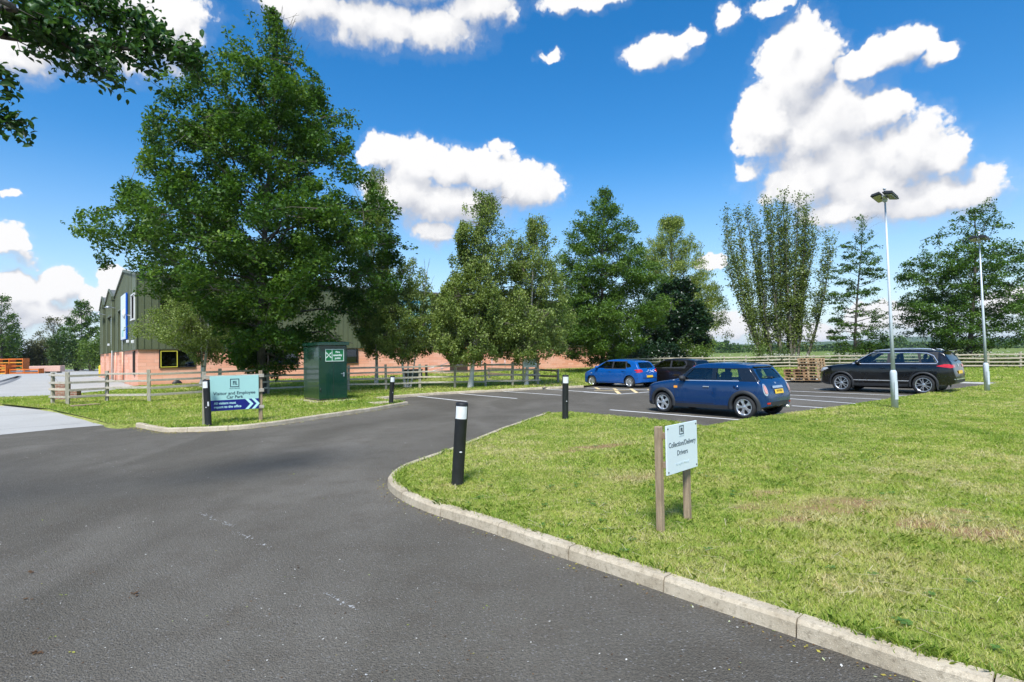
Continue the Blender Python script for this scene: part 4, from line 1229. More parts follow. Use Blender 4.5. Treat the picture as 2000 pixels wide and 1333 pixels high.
# far hedges and field trees
def hedge(label, x0, y0, x1, y1, h, n, ls, seed, mat=L_HEDGE, w=3.0, name='hedge'):
    r_ = np.random.RandomState(seed)
    t = thing(name, label, 'hedge', (x0, y0, 0))
    L = math.hypot(x1 - x0, y1 - y0); s = r_.uniform(0, L, n)
    hh = h * (.62 + .75 * fnoise(s, s * 0 + seed, .07, seed, 4))
    z = hh * r_.uniform(0, 1, n) ** .6; o = r_.normal(0, w * .35, n)
    dx, dy = (x1 - x0) / L, (y1 - y0) / L
    C = np.column_stack([dx * s - dy * o, dy * s + dx * o, z + np.minimum(2.2, np.maximum(0, (np.hypot(x0 + dx * s, y0 + dy * s) - 180) * .0009))])
    leaves('foliage', C, ls, mat, t, r_, .4, .1, .7, False, .4, .2)
    return t
hedge('long low hedge across the field in front of the skyline', 60, 340, 420, 330, 2.0, 8000, 1.2, 51, w=5)
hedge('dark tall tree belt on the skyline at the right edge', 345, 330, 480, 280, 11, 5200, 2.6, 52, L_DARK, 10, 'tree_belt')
hedge('farther hedge line left of the poplar', 90, 520, 330, 560, 4.2, 5200, 2.2, 53, L_HEDGE, 6)
hedge('far hedge behind the thin sparse alder', 200, 520, 520, 470, 5, 5200, 2.4, 54, L_HEDGE, 6)
for i, (px, Y, h, w_, lab) in enumerate([(1374, 330, 9, 15, 'largest of the three far bushes left of the poplar, nearest the very dark tree'), (1408, 380, 8.5, 13, 'middle one of the three far bushes left of the poplar'), (1430, 390, 7.5, 13, 'far bush nearest to the poplar on its left'), (1745, 420, 12, 22, 'far round tree clump seen left of the nearer lamp post')]):
    q = at(px, 690, Y); shrub('field_tree', lab, Vector((q.x, Y, .2)), w_, w_ * .8, h, 900, 1.5, L_ALDER, 90 + i, cat='tree', lobes=9)
# ------------------------------------------------------------------ industrial building (local x along the front, y along the side, away from the camera)
def block_mat():
    m_, nt = newmat('salmon_block'); co = objco(nt)
    sp_ = nd(nt, 'ShaderNodeSeparateXYZ'); lk(nt, co, sp_.inputs[0])
    cb = nd(nt, 'ShaderNodeCombineXYZ'); lk(nt, mth(nt, 'ADD', sp_.outputs[0], sp_.outputs[1]), cb.inputs[0]); lk(nt, sp_.outputs[2], cb.inputs[1])
    br = nd(nt, 'ShaderNodeTexBrick'); lk(nt, cb.outputs[0], br.inputs['Vector'])
    br.inputs['Scale'].default_value = 1.0; br.inputs['Brick Width'].default_value = .90; br.inputs['Row Height'].default_value = .225
    br.inputs['Mortar Size'].default_value = .011; br.inputs['Mortar Smooth'].default_value = .2; br.inputs['Bias'].default_value = -.1
    br.inputs['Color1'].default_value = (.77, .335, .205, 1); br.inputs['Color2'].default_value = (.87, .475, .335, 1); br.inputs['Mortar'].default_value = (.56, .29, .20, 1)
    n1 = noise(nt, co, .5, 4, .6); n2 = noise(nt, co, 14, 5, .7)
    c = mix_rgb(nt, maprange(nt, n1, .4, .7, 0, .55), br.outputs['Color'], (.85, .50, .37))
    c = mix_rgb(nt, maprange(nt, n2, .45, .75, 0, .3), c, (.72, .30, .17))
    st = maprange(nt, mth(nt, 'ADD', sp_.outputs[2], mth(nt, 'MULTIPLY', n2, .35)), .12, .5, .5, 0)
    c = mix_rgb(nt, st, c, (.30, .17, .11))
    princ(nt, c, .9, 0, .2, bump(nt, mth(nt, 'ADD', br.outputs['Fac'], mth(nt, 'MULTIPLY', n2, -.6)), -.5, .01)); return m_

M_BLOCK = block_mat()
M_CLAD = pm('green_cladding', (.105, .120, .062), .5, var=.10, scale=.7, spec=.4)
M_CLADT = pm('green_trim', (.075, .088, .045), .45, var=.08, scale=1)
M_ROOF = pm('roof_sheet', (.13, .135, .12), .6, var=.15, scale=.6)
M_FRAME = pm('dark_frame', (.022, .018, .016), .4, var=.1)
M_YFRAME = pm('yellow_frame', (.62, .56, .06), .45, var=.08)
M_WPLAST = pm('white_plastic', (.70, .70, .68), .45, var=.05)
M_GREYM = pm('galvanised', (.42, .44, .46), .42, .75, var=.15, scale=9)
M_BROWND = pm('brown_door', (.055, .038, .028), .5, var=.15, scale=3)
M_GREEND = pm('green_shutter', (.052, .062, .032), .5, var=.1, scale=2)

def glass_mat(name, tint, rough=.02, see=.5):
    m_, nt = newmat(name)
    fr = nd(nt, 'ShaderNodeFresnel'); fr.inputs[0].default_value = 1.5
    gl = nd(nt, 'ShaderNodeBsdfGlossy'); gl.inputs['Roughness'].default_value = rough; gl.inputs[0].default_value = (.9, .9, .9, 1)
    tr = nd(nt, 'ShaderNodeBsdfTransparent'); tr.inputs[0].default_value = rgba(tint)
    mx = nd(nt, 'ShaderNodeMixShader'); lk(nt, maprange(nt, fr.outputs[0], 0, 1, .05, 1), mx.inputs[0]); lk(nt, tr.outputs[0], mx.inputs[1]); lk(nt, gl.outputs[0], mx.inputs[2])
    out = nd(nt, 'ShaderNodeOutputMaterial'); lk(nt, mx.outputs[0], out.inputs[0]); return m_
M_PANE = glass_mat('window_glass', (.35, .38, .37))
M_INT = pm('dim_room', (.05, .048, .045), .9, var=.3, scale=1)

LEN, DEP, BH = 46.9, 30.0, 2.45
bld = thing('industrial_building', 'long industrial building with salmon block walls below ribbed olive green cladding', 'building', BC, BROT)
doors = [(7.9, 11.3, 5.7), (16.1, 20.6, 5.75), (23.3, 25.6, 5.3)]
units = [(0, 14.5), (14.5, 23.7), (23.7, DEP)]
EAVE, RISE, VAL = 7.35, 1.15, 7.05
TW = .28

def roofline(y):
    for (a, c_) in units:
        if a <= y <= c_ + 1e-6:
            mid = (a + c_) / 2; k = 1 - abs(y - mid) / ((c_ - a) / 2)
            return (EAVE if a == 0 and y < mid else VAL) + (RISE + (.25 if a == 0 and y >= mid else 0)) * k
    return VAL

# block walls with real openings: front openings (x0, x1, z0, z1)
fwin = [(1.16, 3.3, 1.2, 2.40), (5.9, 10.3, 1.2, 2.40), (12.9, 15.2, 1.2, 2.40)]
fdoor = [(24.3, 26.4, 0, 2.30)]
def wall_pieces(b, length, openings, z1, T, fr):
    """split a wall into boxes around its openings; fr maps (u, v, z) with v the depth"""
    xs = sorted({0, length} | {o[0] for o in openings} | {o[1] for o in openings})
    for i in range(len(xs) - 1):
        a, c_ = xs[i], xs[i + 1]; m_ = (a + c_) / 2
        op = [o for o in openings if o[0] < m_ < o[1]]
        spans = [(0, z1)]
        for o in op:
            new = []
            for (s0, s1) in spans:
                if o[2] > s0: new.append((s0, min(o[2], s1)))
                if o[3] < s1: new.append((max(o[3], s0), s1))
            spans = new
        for (s0, s1) in spans:
            if s1 - s0 < .01: continue
            vs = [fr(u, v, z) for u in (a, c_) for v in (0, T) for z in (s0, s1)]
            b.add(vs, [(0, 1, 3, 2), (4, 6, 7, 5), (0, 4, 5, 1), (2, 3, 7, 6), (0, 2, 6, 4), (1, 5, 7, 3)])
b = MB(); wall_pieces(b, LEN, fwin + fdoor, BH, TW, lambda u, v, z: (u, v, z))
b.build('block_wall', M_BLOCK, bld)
lwin = [(1.1, 1.75, .75, 2.38)]
cuts_ = [TW] + [v for d in doors for v in d[:2]] + [DEP]
for i in range(0, len(cuts_), 2):                        # one pier between each pair of shutters
    b = MB(); wall_pieces(b, cuts_[i + 1] - cuts_[i], lwin if i == 0 else [], BH, TW, lambda u, v, z, o_=cuts_[i]: (v, u + o_, z)); b.build('block_pier', M_BLOCK, bld)
b = MB(); b.box((LEN - TW / 2, DEP / 2 + .3, BH / 2), (TW, DEP - .6, BH)); b.box((LEN / 2, DEP - .15, BH / 2), (LEN - TW * 2 - .02, .28, BH))
b.build('block_wall', M_BLOCK, bld)

# cladding, standing 6 cm proud, with ribs
b = MB()
up = [(1.2, 3.3, 4.85, 6.0)]
def clad_front(a, c_, z0, z1): b.box(((a + c_) / 2, .05, (z0 + z1) / 2), (c_ - a, .22, z1 - z0))
clad_front(-.06, 1.2, BH + .03, EAVE); clad_front(3.3, LEN + .05, BH + .03, EAVE)
b.box((2.25, .05, (BH + .03 + 4.85) / 2), (2.098, .22, 4.85 - BH - .03)); b.box((2.25, .05, (6.0 + EAVE) / 2), (2.098, .22, EAVE - 6.0))
x = .3
while x < LEN:
    if not (1.12 < x < 3.38): b.box((x, -.078, (BH + .05 + EAVE) / 2), (.055, .035, EAVE - BH - .06))
    else:
        b.box((x, -.078, (BH + .05 + 4.8) / 2), (.055, .035, 4.8 - BH - .05)); b.box((x, -.078, (6.06 + EAVE) / 2), (.055, .035, EAVE - 6.1))
    x += .40
b.build('cladding', M_CLAD, bld)
# gabled side: strips following the roof line, leaving the shutters open
b = MB()
wu = (1.0, 2.55, 4.55, 6.15)
ys = sorted({.17, DEP} | {u for d in doors for u in d[:2]} | {(a + c_) / 2 for a, c_ in units} | {c_ for a, c_ in units} | {wu[0], wu[1]})
for i in range(len(ys) - 1):
    a, c_ = ys[i], ys[i + 1]; m_ = (a + c_) / 2; z0 = BH + .03
    for d in doors:
        if d[0] < m_ < d[1]: z0 = d[2]
    parts_ = [(z0, None)]
    if wu[0] < m_ < wu[1]: parts_ = [(z0, wu[2]), (wu[3], None)]
    for (p0, p1) in parts_:
        za, zc = (p1, p1) if p1 else (roofline(a + 1e-4), roofline(c_ - 1e-4))
        vs = [(-.06, a, p0), (-.06, a, za), (-.06, c_, p0), (-.06, c_, zc), (.16, a, p0), (.16, a, za), (.16, c_, p0), (.16, c_, zc)]
        b.add(vs, [(0, 1, 3, 2), (4, 6, 7, 5), (0, 4, 5, 1), (2, 3, 7, 6), (0, 2, 6, 4), (1, 5, 7, 3)])
yy = .45
while yy < DEP - .2:
    z0 = BH + .05
    for d in doors:
        if d[0] - .05 < yy < d[1] + .05: z0 = d[2] + .1
    if not (wu[0] - .1 < yy < wu[1] + .1): b.box((-.075, yy, (z0 + roofline(yy)) / 2), (.03, .05, roofline(yy) - z0 - .04))
    yy += .8
b.build('cladding', M_CLAD, bld)
b = MB()
b.box((LEN / 2, -.09, BH + .015), (LEN + .1, .10, .05)); b.box((-.09, DEP / 2, BH + .015), (.10, .01, .05))
segs = [0] + [v for d in doors for v in d[:2]] + [DEP]
for i in range(0, len(segs), 2): b.box((-.09, (segs[i] + segs[i + 1]) / 2, BH + .015), (.10, segs[i + 1] - segs[i] - .01, .05))
b.box((-.085, -.085, (BH + .06 + EAVE) / 2), (.07, .07, EAVE - BH - .06))
for d in doors:
    b.box((-.085, (d[0] + d[1]) / 2, d[2] + .05), (.08, d[1] - d[0] + .2, .12))
    for u in d[:2]: b.box((-.075, u + (-.05 if u == d[0] else .05), (d[2] + BH) / 2 + .02), (.06, .1, d[2] - BH - .06))
for (a, c_) in units:
    mid = (a + c_) / 2
    b.bar((-.10, a + (.02 if a else -.1), roofline(a + .01) + .03), (-.10, mid, roofline(mid) + .05), .12, .16)
    b.bar((-.10, c_, roofline(c_ - .01) + .03), (-.10, mid, roofline(mid) + .05), .122, .158)
b.build('trim', M_CLADT, bld)
# roofs
b = MB()
for (a, c_) in units:
    mid = (a + c_) / 2; z0, z1, zr = roofline(a + 1e-3), roofline(c_ - 1e-3), roofline(mid)
    for (y0, za, y1, zb_) in ((a - (.15 if a == 0 else 0), z0, mid, zr), (mid, zr, c_, z1)):
        vs = [(-.1, y0, za + .04), (LEN + .1, y0, za + .04), (LEN + .1, y1, zb_ + .04), (-.1, y1, zb_ + .04)]
        vs += [(v[0], v[1], v[2] - .08) for v in vs]
        b.add(vs, [(0, 1, 2, 3), (7, 6, 5, 4), (0, 4, 5, 1), (2, 6, 7, 3), (1, 5, 6, 2), (3, 7, 4, 0)])
b.build('roof', M_ROOF, bld)
# gutter, hoppers and downpipes
b = MB(); b.box((LEN / 2, -.16, EAVE + .0), (LEN + .2, .15, .14)); b.build('gutter', M_CLADT, bld)
for yv in (14.5, 23.7):
    b = MB(); b.box((-.22, yv, VAL - .02), (.30, .62, .34), bev=.02); b.build('rainwater_hopper', M_CLADT, bld)
    b = MB(); b.box((-.19, yv, (VAL - .2 + 2.6) / 2), (.18, .5, VAL - .2 - 2.6)); b.build('downpipe_box', M_CLAD, bld)
for (yv, hz) in ((7.55, 2.4), (15.7, 5.5), (12.6, 2.4)):
    b = MB(); b.tube([(-.14, yv, .1), (-.14, yv, hz)], .05, 8); b.build('downpipe', M_WPLAST if yv < 16 and yv > 13 else M_BLOCK, bld)
# shutters
for (a, c_, h) in doors:
    b = MB(); b.box((.22, (a + c_) / 2, h / 2), (.06, c_ - a - .02, h - .02))
    z = .1
    while z < h - .05: b.box((.186, (a + c_) / 2, z), (.012, c_ - a - .06, .03)); z += .14
    b.build('roller_shutter', M_GREEND, bld)
# windows
def window(o, face, ysash=None, inside=True):
    u0, u1, z0, z1 = o; w = u1 - u0; h = z1 - z0; cx = (u0 + u1) / 2; cz = (z0 + z1) / 2
    P = (lambda u, v, z: (u, v, z)) if face == 'front' else (lambda u, v, z: (v, u, z))
    S = (lambda a, d, z: (a, d, z)) if face == 'front' else (lambda a, d, z: (d, a, z))
    f = MB(); e = .07
    for (uu, zz, sw, sh) in ((cx, z0 + e / 2, w, e), (cx, z1 - e / 2, w, e), (u0 + e / 2, cz, e, h - 2 * e), (u1 - e / 2, cz, e, h - 2 * e)):
        f.box(P(uu, -.02, zz), S(sw, .14, sh))
    n = max(1, round(w / 1.1))
    for i in range(1, n): f.box(P(u0 + w * i / n, -.02, cz), S(.06, .12, h - 2 * e))
    fo = f.build('window', M_FRAME, bld)
    g = MB(); g.box(P(cx, .02, cz), S(w - 2 * e, .012, h - 2 * e)); g.build('pane', M_PANE, fo)
    if inside:
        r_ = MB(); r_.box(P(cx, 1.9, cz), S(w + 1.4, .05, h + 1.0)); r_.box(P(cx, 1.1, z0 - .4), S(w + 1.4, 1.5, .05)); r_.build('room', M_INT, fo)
    if ysash:
        a0, a1 = ysash; s_ = MB(); e2 = .042
        for (uu, zz, sw, sh) in (((a0 + a1) / 2, z0 + .05 + e2 / 2, a1 - a0, e2), ((a0 + a1) / 2, z1 - .05 - e2 / 2, a1 - a0, e2), (a0 + e2 / 2, cz, e2, h - .2), (a1 - e2 / 2, cz, e2, h - .2)):
            s_.box(P(uu, -.105, zz), S(sw, .03, sh))
        s_.build('opening_sash', M_YFRAME, fo)
    return fo
w1 = window(fwin[0], 'front', (1.24, 2.22)); window(fwin[1], 'front'); window(fwin[2], 'front'); window(up[0], 'front')
window((lwin[0][0] + TW, lwin[0][1] + TW, lwin[0][2], lwin[0][3]), 'side', inside=False)
fo = window(wu, 'side')
b = MB(); e = .1
b.box((-.10, (wu[0] + wu[1]) / 2, wu[2] - .05), (.14, wu[1] - wu[0] + .2, .09)); b.box((-.09, (wu[0] + wu[1]) / 2, wu[3] + .05), (.10, wu[1] - wu[0] + .2, .09))
for u in (wu[0] - .05, wu[1] + .05): b.box((-.09, u, (wu[2] + wu[3]) / 2), (.10, .09, wu[3] - wu[2]))
b.build('window_surround', M_WPLAST, fo)
b = MB(); b.lathe([(0, 0), (.12, .02), (.155, .05), (.15, .07), (0, .075)], 'y', (1.55, .12, 1.58), 20); b.tube([(1.55, .25, 1.20), (1.55, .25, 1.5)], .02, 6); b.box((1.55, .25, 1.22), (.22, .2, .03))
tag(b.build('desk_fan', M_WPLAST), 'white desk fan standing behind the yellow framed ground floor window', 'fan').matrix_world = Matrix.Translation(BC) @ Matrix.Rotation(BROT, 4, 'Z')
# front double door
d = MB(); x0, x1 = fdoor[0][:2]
d.box(((x0 + x1) / 2, .06, 2.24), (x1 - x0, .1, .1)); 
do = d.build('door_frame', M_BROWND, bld)
for i, (a, c_) in enumerate(((x0 + .03, (x0 + x1) / 2 - .005), ((x0 + x1) / 2 + .005, x1 - .03))):
    q = MB(); q.box(((a + c_) / 2, .08, 1.10), (c_ - a, .05, 2.16), bev=.006); dd = q.build('door', M_BROWND, bld)
    h_ = MB(); h_.tube([((c_ - .1) if i == 0 else (a + .1), .03, .95), ((c_ - .1) if i == 0 else (a + .1), .03, 1.2)], .015, 6); h_.build('handle', M_GREYM, dd)
    n_ = MB(); n_.box(((a + c_) / 2, .048, 1.95), (.42, .012, .28)); n_.build('notice', M_WPLAST, dd)
# small fittings on the side wall
def lamp(y, z):
    b = MB(); b.bar((-.06, y, z), (-.55, y, z + .12), .05, .05); b.lathe([(.0, .12), (.1, .1), (.26, -.05), (.24, -.06), (0, .02)], 'z', (-.58, y, z + .06), 14)
    b.build('wall_lamp', M_GREYM, bld)
lamp(13.6, 6.15); lamp(23.2, 6.2)
b = MB(); b.bar((-.06, 3.5, 4.9), (-.4, 3.6, 4.95), .04, .04)
vs = []; 
b.lathe([(0, 0), (.15, .02), (.28, .08), (.36, .16), (.35, .165), (.27, .09), (0, .012)], 'x', (-.55, 3.6, 5.0), 20)
b.build('satellite_dish', M_WPLAST, bld)
for (y, z) in ((4.3, 3.1), (18.9, 3.2), (1.5, 3.0)):
    b = MB(); b.box((-.14, y, z), (.16, .18, .2), bev=.02); b.build('flood_lamp', M_WPLAST, bld)
b = MB(); b.box((12.4, -.25, .5), (.03, .02, .02)); 
# black weep hole covers at the foot
b = MB(); b.lathe([(0, -.03), (.32, -.03), (.30, -.06), (0, -.07)], 'y', (2.2, 0, .06), 16); b.build('vent_cover', M_FRAME, bld)

# signs on the building
BM = Matrix.Translation(BC) @ Matrix.Rotation(BROT, 4, 'Z')
M_MINT = pm('mint_sign', (.36, .61, .55), .35, var=.03, scale=1); M_NAVY = pm('navy_sign', (.006, .012, .16), .35, var=.05); M_INK = pm('dark_teal_ink', (.010, .035, .055), .5, var=.02)
M_SIGNW = pm('white_sign', (.66, .74, .75), .35, var=.03, scale=1); M_BLUEE = pm('blue_edge', (.01, .10, .50), .4, var=.05); M_ALU = pm('sign_alu', (.45, .46, .47), .4, .6)
def logo(parent, cx, cz, s, mat, y, rx=(R(90), 0, 0)):
    """the square mark with FIL inside it, as seen on the signs"""
    b = MB(); t = s * .085
    for (ux, uz, w, h) in ((0, s / 2 - t / 2, s, t), (0, -s / 2 + t / 2, s, t), (-s / 2 + t / 2, 0, t, s - 2 * t), (s / 2 - t / 2, 0, t, s - 2 * t)):
        b.box((cx + ux, y - .0015, cz + uz), (w, .003, h))
    H_ = s * .46; wv = s * .075; x0 = cx - s * .20; z0 = cz - H_ / 2
    b.box((x0 + wv / 2, y - .0015, cz), (wv, .003, H_)); b.box((x0 + wv + s * .05, y - .0015, z0 + H_ - wv / 2), (s * .10, .003, wv)); b.box((x0 + wv + s * .04, y - .0015, cz + H_ * .08), (s * .08, .003, wv * .9))
    b.box((cx + s * .03, y - .0015, cz), (wv, .003, H_))
    b.box((cx + s * .115 + wv / 2, y - .0015, cz), (wv, .003, H_)); b.box((cx + s * .115 + wv + s * .05, y - .0015, z0 + wv / 2), (s * .10, .003, wv))
    return b.build('emblem', mat, parent)
sg = thing('wall_sign', 'large pale blue square sign high on the front wall, half hidden by the birches', 'sign', BM @ Vector((20.4, -.10, 5.2)), BROT)
b = MB(); b.box((0, -.04, 0), (3.6, .06, 3.7), bev=.02); b.build('panel', M_MINT, sg)
M_TEALB = pm('teal_lettering', (.02, .16, .26), .5)
logo(sg, 0, .25, 2.3, M_TEALB, -.072)
sg = thing('banner_sign', 'tall narrow white sign with blue edges standing out from the side wall', 'sign', BM @ Vector((-.10, 6.4, 4.95)), BROT)
b = MB(); b.box((-.05, 0, 0), (.10, 3.1, 3.35)); b.build('core', M_BLUEE, sg)
b = MB(); b.box((-.112, 0, 0), (.02, 3.0, 3.28)); b.build('face', M_SIGNW, sg)
b = MB(); b.box((-.126, .2, -1.2), (.006, 1.2, .5)); b.build('printed_mark', M_MINT, sg)
# ------------------------------------------------------------------ street furniture, fences, signs
def wood_mat(name, a, b_, green=None):
    m_, nt = newmat(name); co = objco(nt)
    mp = nd(nt, 'ShaderNodeMapping'); lk(nt, co, mp.inputs[0]); mp.inputs['Scale'].default_value = (2.5, 22, 22)
    n1 = noise(nt, mp.outputs[0], 1.6, 5, .65, .4); n2 = noise(nt, co, 3.1, 4, .6)
    c = mix_rgb(nt, maprange(nt, n1, .35, .68), a, b_)
    c = mix_rgb(nt, maprange(nt, n2, .5, .75, 0, .6), c, green or tuple(x * .6 for x in a))
    princ(nt, c, .9, 0, .15, bump(nt, n1, .6, .006)); return m_
M_RAIL = wood_mat('weathered_rail', (.30, .27, .21), (.56, .51, .42), (.28, .26, .17))
M_RAILN = wood_mat('paler_rail', (.40, .34, .25), (.62, .54, .42), (.34, .31, .21))
def post_mat(name, a, b_, g):
    m_, nt = newmat(name); co = objco(nt)
    mp = nd(nt, 'ShaderNodeMapping'); lk(nt, co, mp.inputs[0]); mp.inputs['Scale'].default_value = (24, 24, 2.5)
    n1 = noise(nt, mp.outputs[0], 1.5, 5, .65, .4); n2 = noise(nt, co, 4, 4, .6)
    c = mix_rgb(nt, maprange(nt, n1, .35, .68), a, b_); c = mix_rgb(nt, maprange(nt, n2, .5, .75, 0, .6), c, g)
    princ(nt, c, .9, 0, .15, bump(nt, n1, .6, .006)); return m_
M_POST = post_mat('weathered_post', (.24, .225, .165), (.44, .40, .31), (.20, .21, .11))
M_POSTB = post_mat('brown_post', (.23, .165, .105), (.40, .30, .20), (.18, .135, .085))

def fence(name, label, pts, spacing_posts, H, rails, rail_mat, post_mat_, psize=.115, rh=.085, rt=.04, side=-1, seed=1, over=.12, group=None):
    """post and rail fence through pts; every post and every rail is a part"""
    r_ = random.Random(seed)
    o = thing(name, label, 'fence', (pts[0][0], pts[0][1], 0), 0, group)
    P0 = Vector((pts[0][0], pts[0][1], 0))
    P = [Vector((p[0], p[1], 0)) for p in pts]
    for i, p in enumerate(P):
        q = p - P0; d = (P[min(i + 1, len(P) - 1)] - P[max(i - 1, 0)]).normalized(); ang_ = math.atan2(d.y, d.x)
        b = MB(); h = H * r_.uniform(.97, 1.03); s = psize * r_.uniform(.92, 1.08)
        rot = Matrix.Rotation(ang_ + r_.uniform(-.05, .05), 3, 'Z') @ Matrix.Rotation(r_.uniform(-.02, .02), 3, 'X') @ Matrix.Rotation(r_.uniform(-.02, .02), 3, 'Y')
        b.box((q.x, q.y, h / 2 - .1 + .02), (s, s, h + .2 + .04), rot, .008)
        b.build('post', post_mat_, o)
    for i in range(len(P) - 1):
        d = (P[i + 1] - P[i]).normalized(); n = Vector((-d.y, d.x, 0)) * side
        for k, z in enumerate(rails):
            a = P[i] - P0 + n * (psize / 2 + rt / 2 - .004); c = P[i + 1] - P0 + n * (psize / 2 + rt / 2 - .004)
            if i == 0: a -= d * over
            if i == len(P) - 2: c += d * over
            if i: a += d * .004
            a.z = z + r_.uniform(-.022, .022); c.z = z + r_.uniform(-.022, .022)
            m_ = (a + c) / 2; m_.z -= r_.uniform(0, .015)
            b = MB(); b.bar(a, c, rt, rh * r_.uniform(.9, 1.08), .006); b.build('rail', rail_mat if r_.random() < .8 else M_RAILN, o)
    return o

def walk(pts, step):
    """posts at about equal steps along a broken line"""
    out = [pts[0]]
    for i in range(len(pts) - 1):
        a, c = Vector(pts[i]), Vector(pts[i + 1]); n = max(1, round((c - a).length / step))
        for k in range(1, n + 1): out.append(tuple(a.lerp(c, k / n)))
    return out
gz = GZ
RZ = [.27 + gz, .55 + gz, .83 + gz, 1.10 + gz]
fl = [G2(103, 788, gz), G2(132, 789.5, gz), G2(209, 784, gz), G2(291, 784.5, gz)]
fl += [(-12.9, 24.6), (-11.3, 25.8), (-9.7, 26.9), (-8.15, 27.75), (-6.35, 28.0), (-4.7, 28.3), (-2.95, 28.55), (-1.4, 28.8), (0.0, 29.1), (1.33, 29.45)]
fence('post_and_rail_fence', 'old four rail wooden fence curving round the left verge in front of the building', fl, 1.8, 1.2 + gz, RZ, M_RAIL, M_POST, seed=4)
fb = walk([(9.6, 51.2), (25, 50.4), (34.4, 43.2), (47, 35.5)], 1.85)
fence('post_and_rail_fence', 'long four rail field fence behind the car park and the pallets', fb, 1.8, 1.22, [.28, .56, .84, 1.12], M_RAILN, M_POST, psize=.12, rh=.095, seed=6)
# knee rail by the footpath
kn = [G2(955, 739.5, gz), G2(1000, 743, gz), G2(1045, 746, gz), G2(1090, 748.5, gz)]
fence('knee_rail_fence', 'low two rail wooden barrier beside the gravel footpath', kn, 2, .74 + gz, [.36 + gz, .70 + gz], M_POSTB, M_POST, psize=.12, rh=.11, rt=.06, seed=8, over=.02)

# lamp columns
M_LAMPG = pm('grey_painted_steel', (.52, .57, .60), .45, var=.06, scale=4)
M_FLOOD = pm('dark_cast_metal', (.035, .036, .038), .45, .3, var=.15)
M_LENS = pm('lamp_lens', (.16, .17, .17), .15, var=.1, spec=.6)
def lamp_post(px, py, top, label, yaw):
    p = G(px, py, GZ); H = at(top[0], top[1], p.y).z - GZ
    o = thing('lamp_post', label, 'lamp post', (p.x, p.y, GZ - .03), 0, 'lamp posts beside the lawn')
    o.rotation_euler = (0, R(-.9), 0)
    b = MB(); b.tube([(0, 0, 0), (0, 0, .98), (0, 0, 1.02), (0, 0, 1.06)], [.086, .086, .078, .055], 18); bs = b.build('base_column', M_LAMPG, o)
    b = MB(); b.box((0, -.092, .5), (.09, .012, .5), bev=.004); b.build('access_door', M_LAMPG, bs)
    b = MB(); b.tube([(0, 0, 1.03), (0, 0, 2.6), (0, 0, H)], [.052, .040, .022], 14); b.build('shaft', M_LAMPG, o)
    rz = Matrix.Rotation(yaw, 3, 'Z')
    b = MB(); b.box(rz @ Vector((0, 0, H + .05)), (.1, .1, .12), rz, .01); b.box(rz @ Vector((0, .0, H + .10)), (.5, .05, .05), rz, .006); b.tube([(0, 0, H + .1), (0, 0, H + .34)], .022, 8); b.build('bracket', M_LAMPG, o)
    for s in (-1, 1):                                    # two long floodlights back to back along the cross arm
        t = rz @ Matrix.Rotation(R(-12 * s), 3, 'X')
        c = rz @ Vector((0, s * .14, H + .14))
        b = MB(); b.box(c, (.95, .24, .045), t, .012)
        for k in range(9): b.box(c + t @ Vector(((k - 4) * .1, 0, .04)), (.012, .2, .04), t)
        hd_ = b.build('floodlight', M_FLOOD, o)
        b = MB(); b.box(c + t @ Vector((0, 0, -.034)), (.84, .19, .012), t); b.build('lens', M_LENS, hd_)
        b = MB(); b.bar(rz @ Vector((0, 0, H + .1)), c, .05, .05, .006); b.build('stirrup', M_FLOOD, o)
    b = MB(); b.lathe([(0, .06), (.03, .05), (.04, .0), (0, 0)], 'z', (0, 0, H + .34), 10); b.build('photocell', M_WPLAST, o)
lamp_post(1748, 796, (1730, 392), 'nearer tall pale grey lamp post with twin floodlights standing on the lawn', R(46))
lamp_post(1928, 763, (1913, 472), 'farther tall pale grey lamp post in front of the broad layered alder', R(42))

# bollards
M_BOLL = pm('black_bollard', (.014, .015, .016), .55, var=.25, scale=7, bmp=.2, bscale=40)
M_REFL = pm('white_reflector', (.68, .69, .66), .45, var=.08, scale=20)
M_STICK = pm('pale_sticker', (.62, .62, .60), .5, var=.1)
def bollard(px, py, h, label, tilt, faceyaw, sink=0):
    p = G(px, py, GZ)
    o = thing('bollard', label, 'bollard', (p.x, p.y, GZ - .02 - sink), 0, 'black bollards beside the road')
    o.rotation_euler = (R(tilt[0]), R(tilt[1]), 0)
    r = .078
    b = MB(); b.lathe([(r * .99, 0), (r, .02), (r, h - .26), (r * 1.03, h - .255), (r * 1.03, h - .015), (r * .98, h), (r * .9, h - .012), (0, h - .02)], 'z', (0, 0, 0), 28)
    b.build('shaft', M_BOLL, o)
    b = MB(); vs = []; n = 12
    for i in range(n + 1):
        a = faceyaw + R(-58 + 116 * i / n)
        for z in (h - .205, h - .045): vs.append((math.sin(a) * r * 1.055, -math.cos(a) * r * 1.055, z))
    fs = [(2 * i, 2 * i + 1, 2 * i + 3, 2 * i + 2) for i in range(n)]
    b.add(vs, fs, smooth=True); b.build('reflector', M_REFL, o)
    b = MB(); a = faceyaw + R(18)
    b.lathe([(0, 0), (.020, .0), (.018, .004), (0, .005)], 'y', (0, 0, 0), 14)
    vv = [Matrix.Rotation(a, 3, 'Z') @ Vector((x, y * -1 - r * 1.0, z * .5 + h * .41)) for (x, y, z) in b.v]
    b.v = [tuple(v) for v in vv]; b.build('badge', M_STICK, o)
    if px < 500:
        b = MB(); b.box(Matrix.Rotation(R(42), 3, 'Z') @ Vector((0, -r - .004, h * .48)), (.035, .008, .11), Matrix.Rotation(R(42), 3, 'Z'), .002); b.build('torn_sticker', M_STICK, o)
bollard(893, 945, 1.06, 'nearest black bollard with a white band, leaning on the lawn corner', (0, 4.2), R(2))
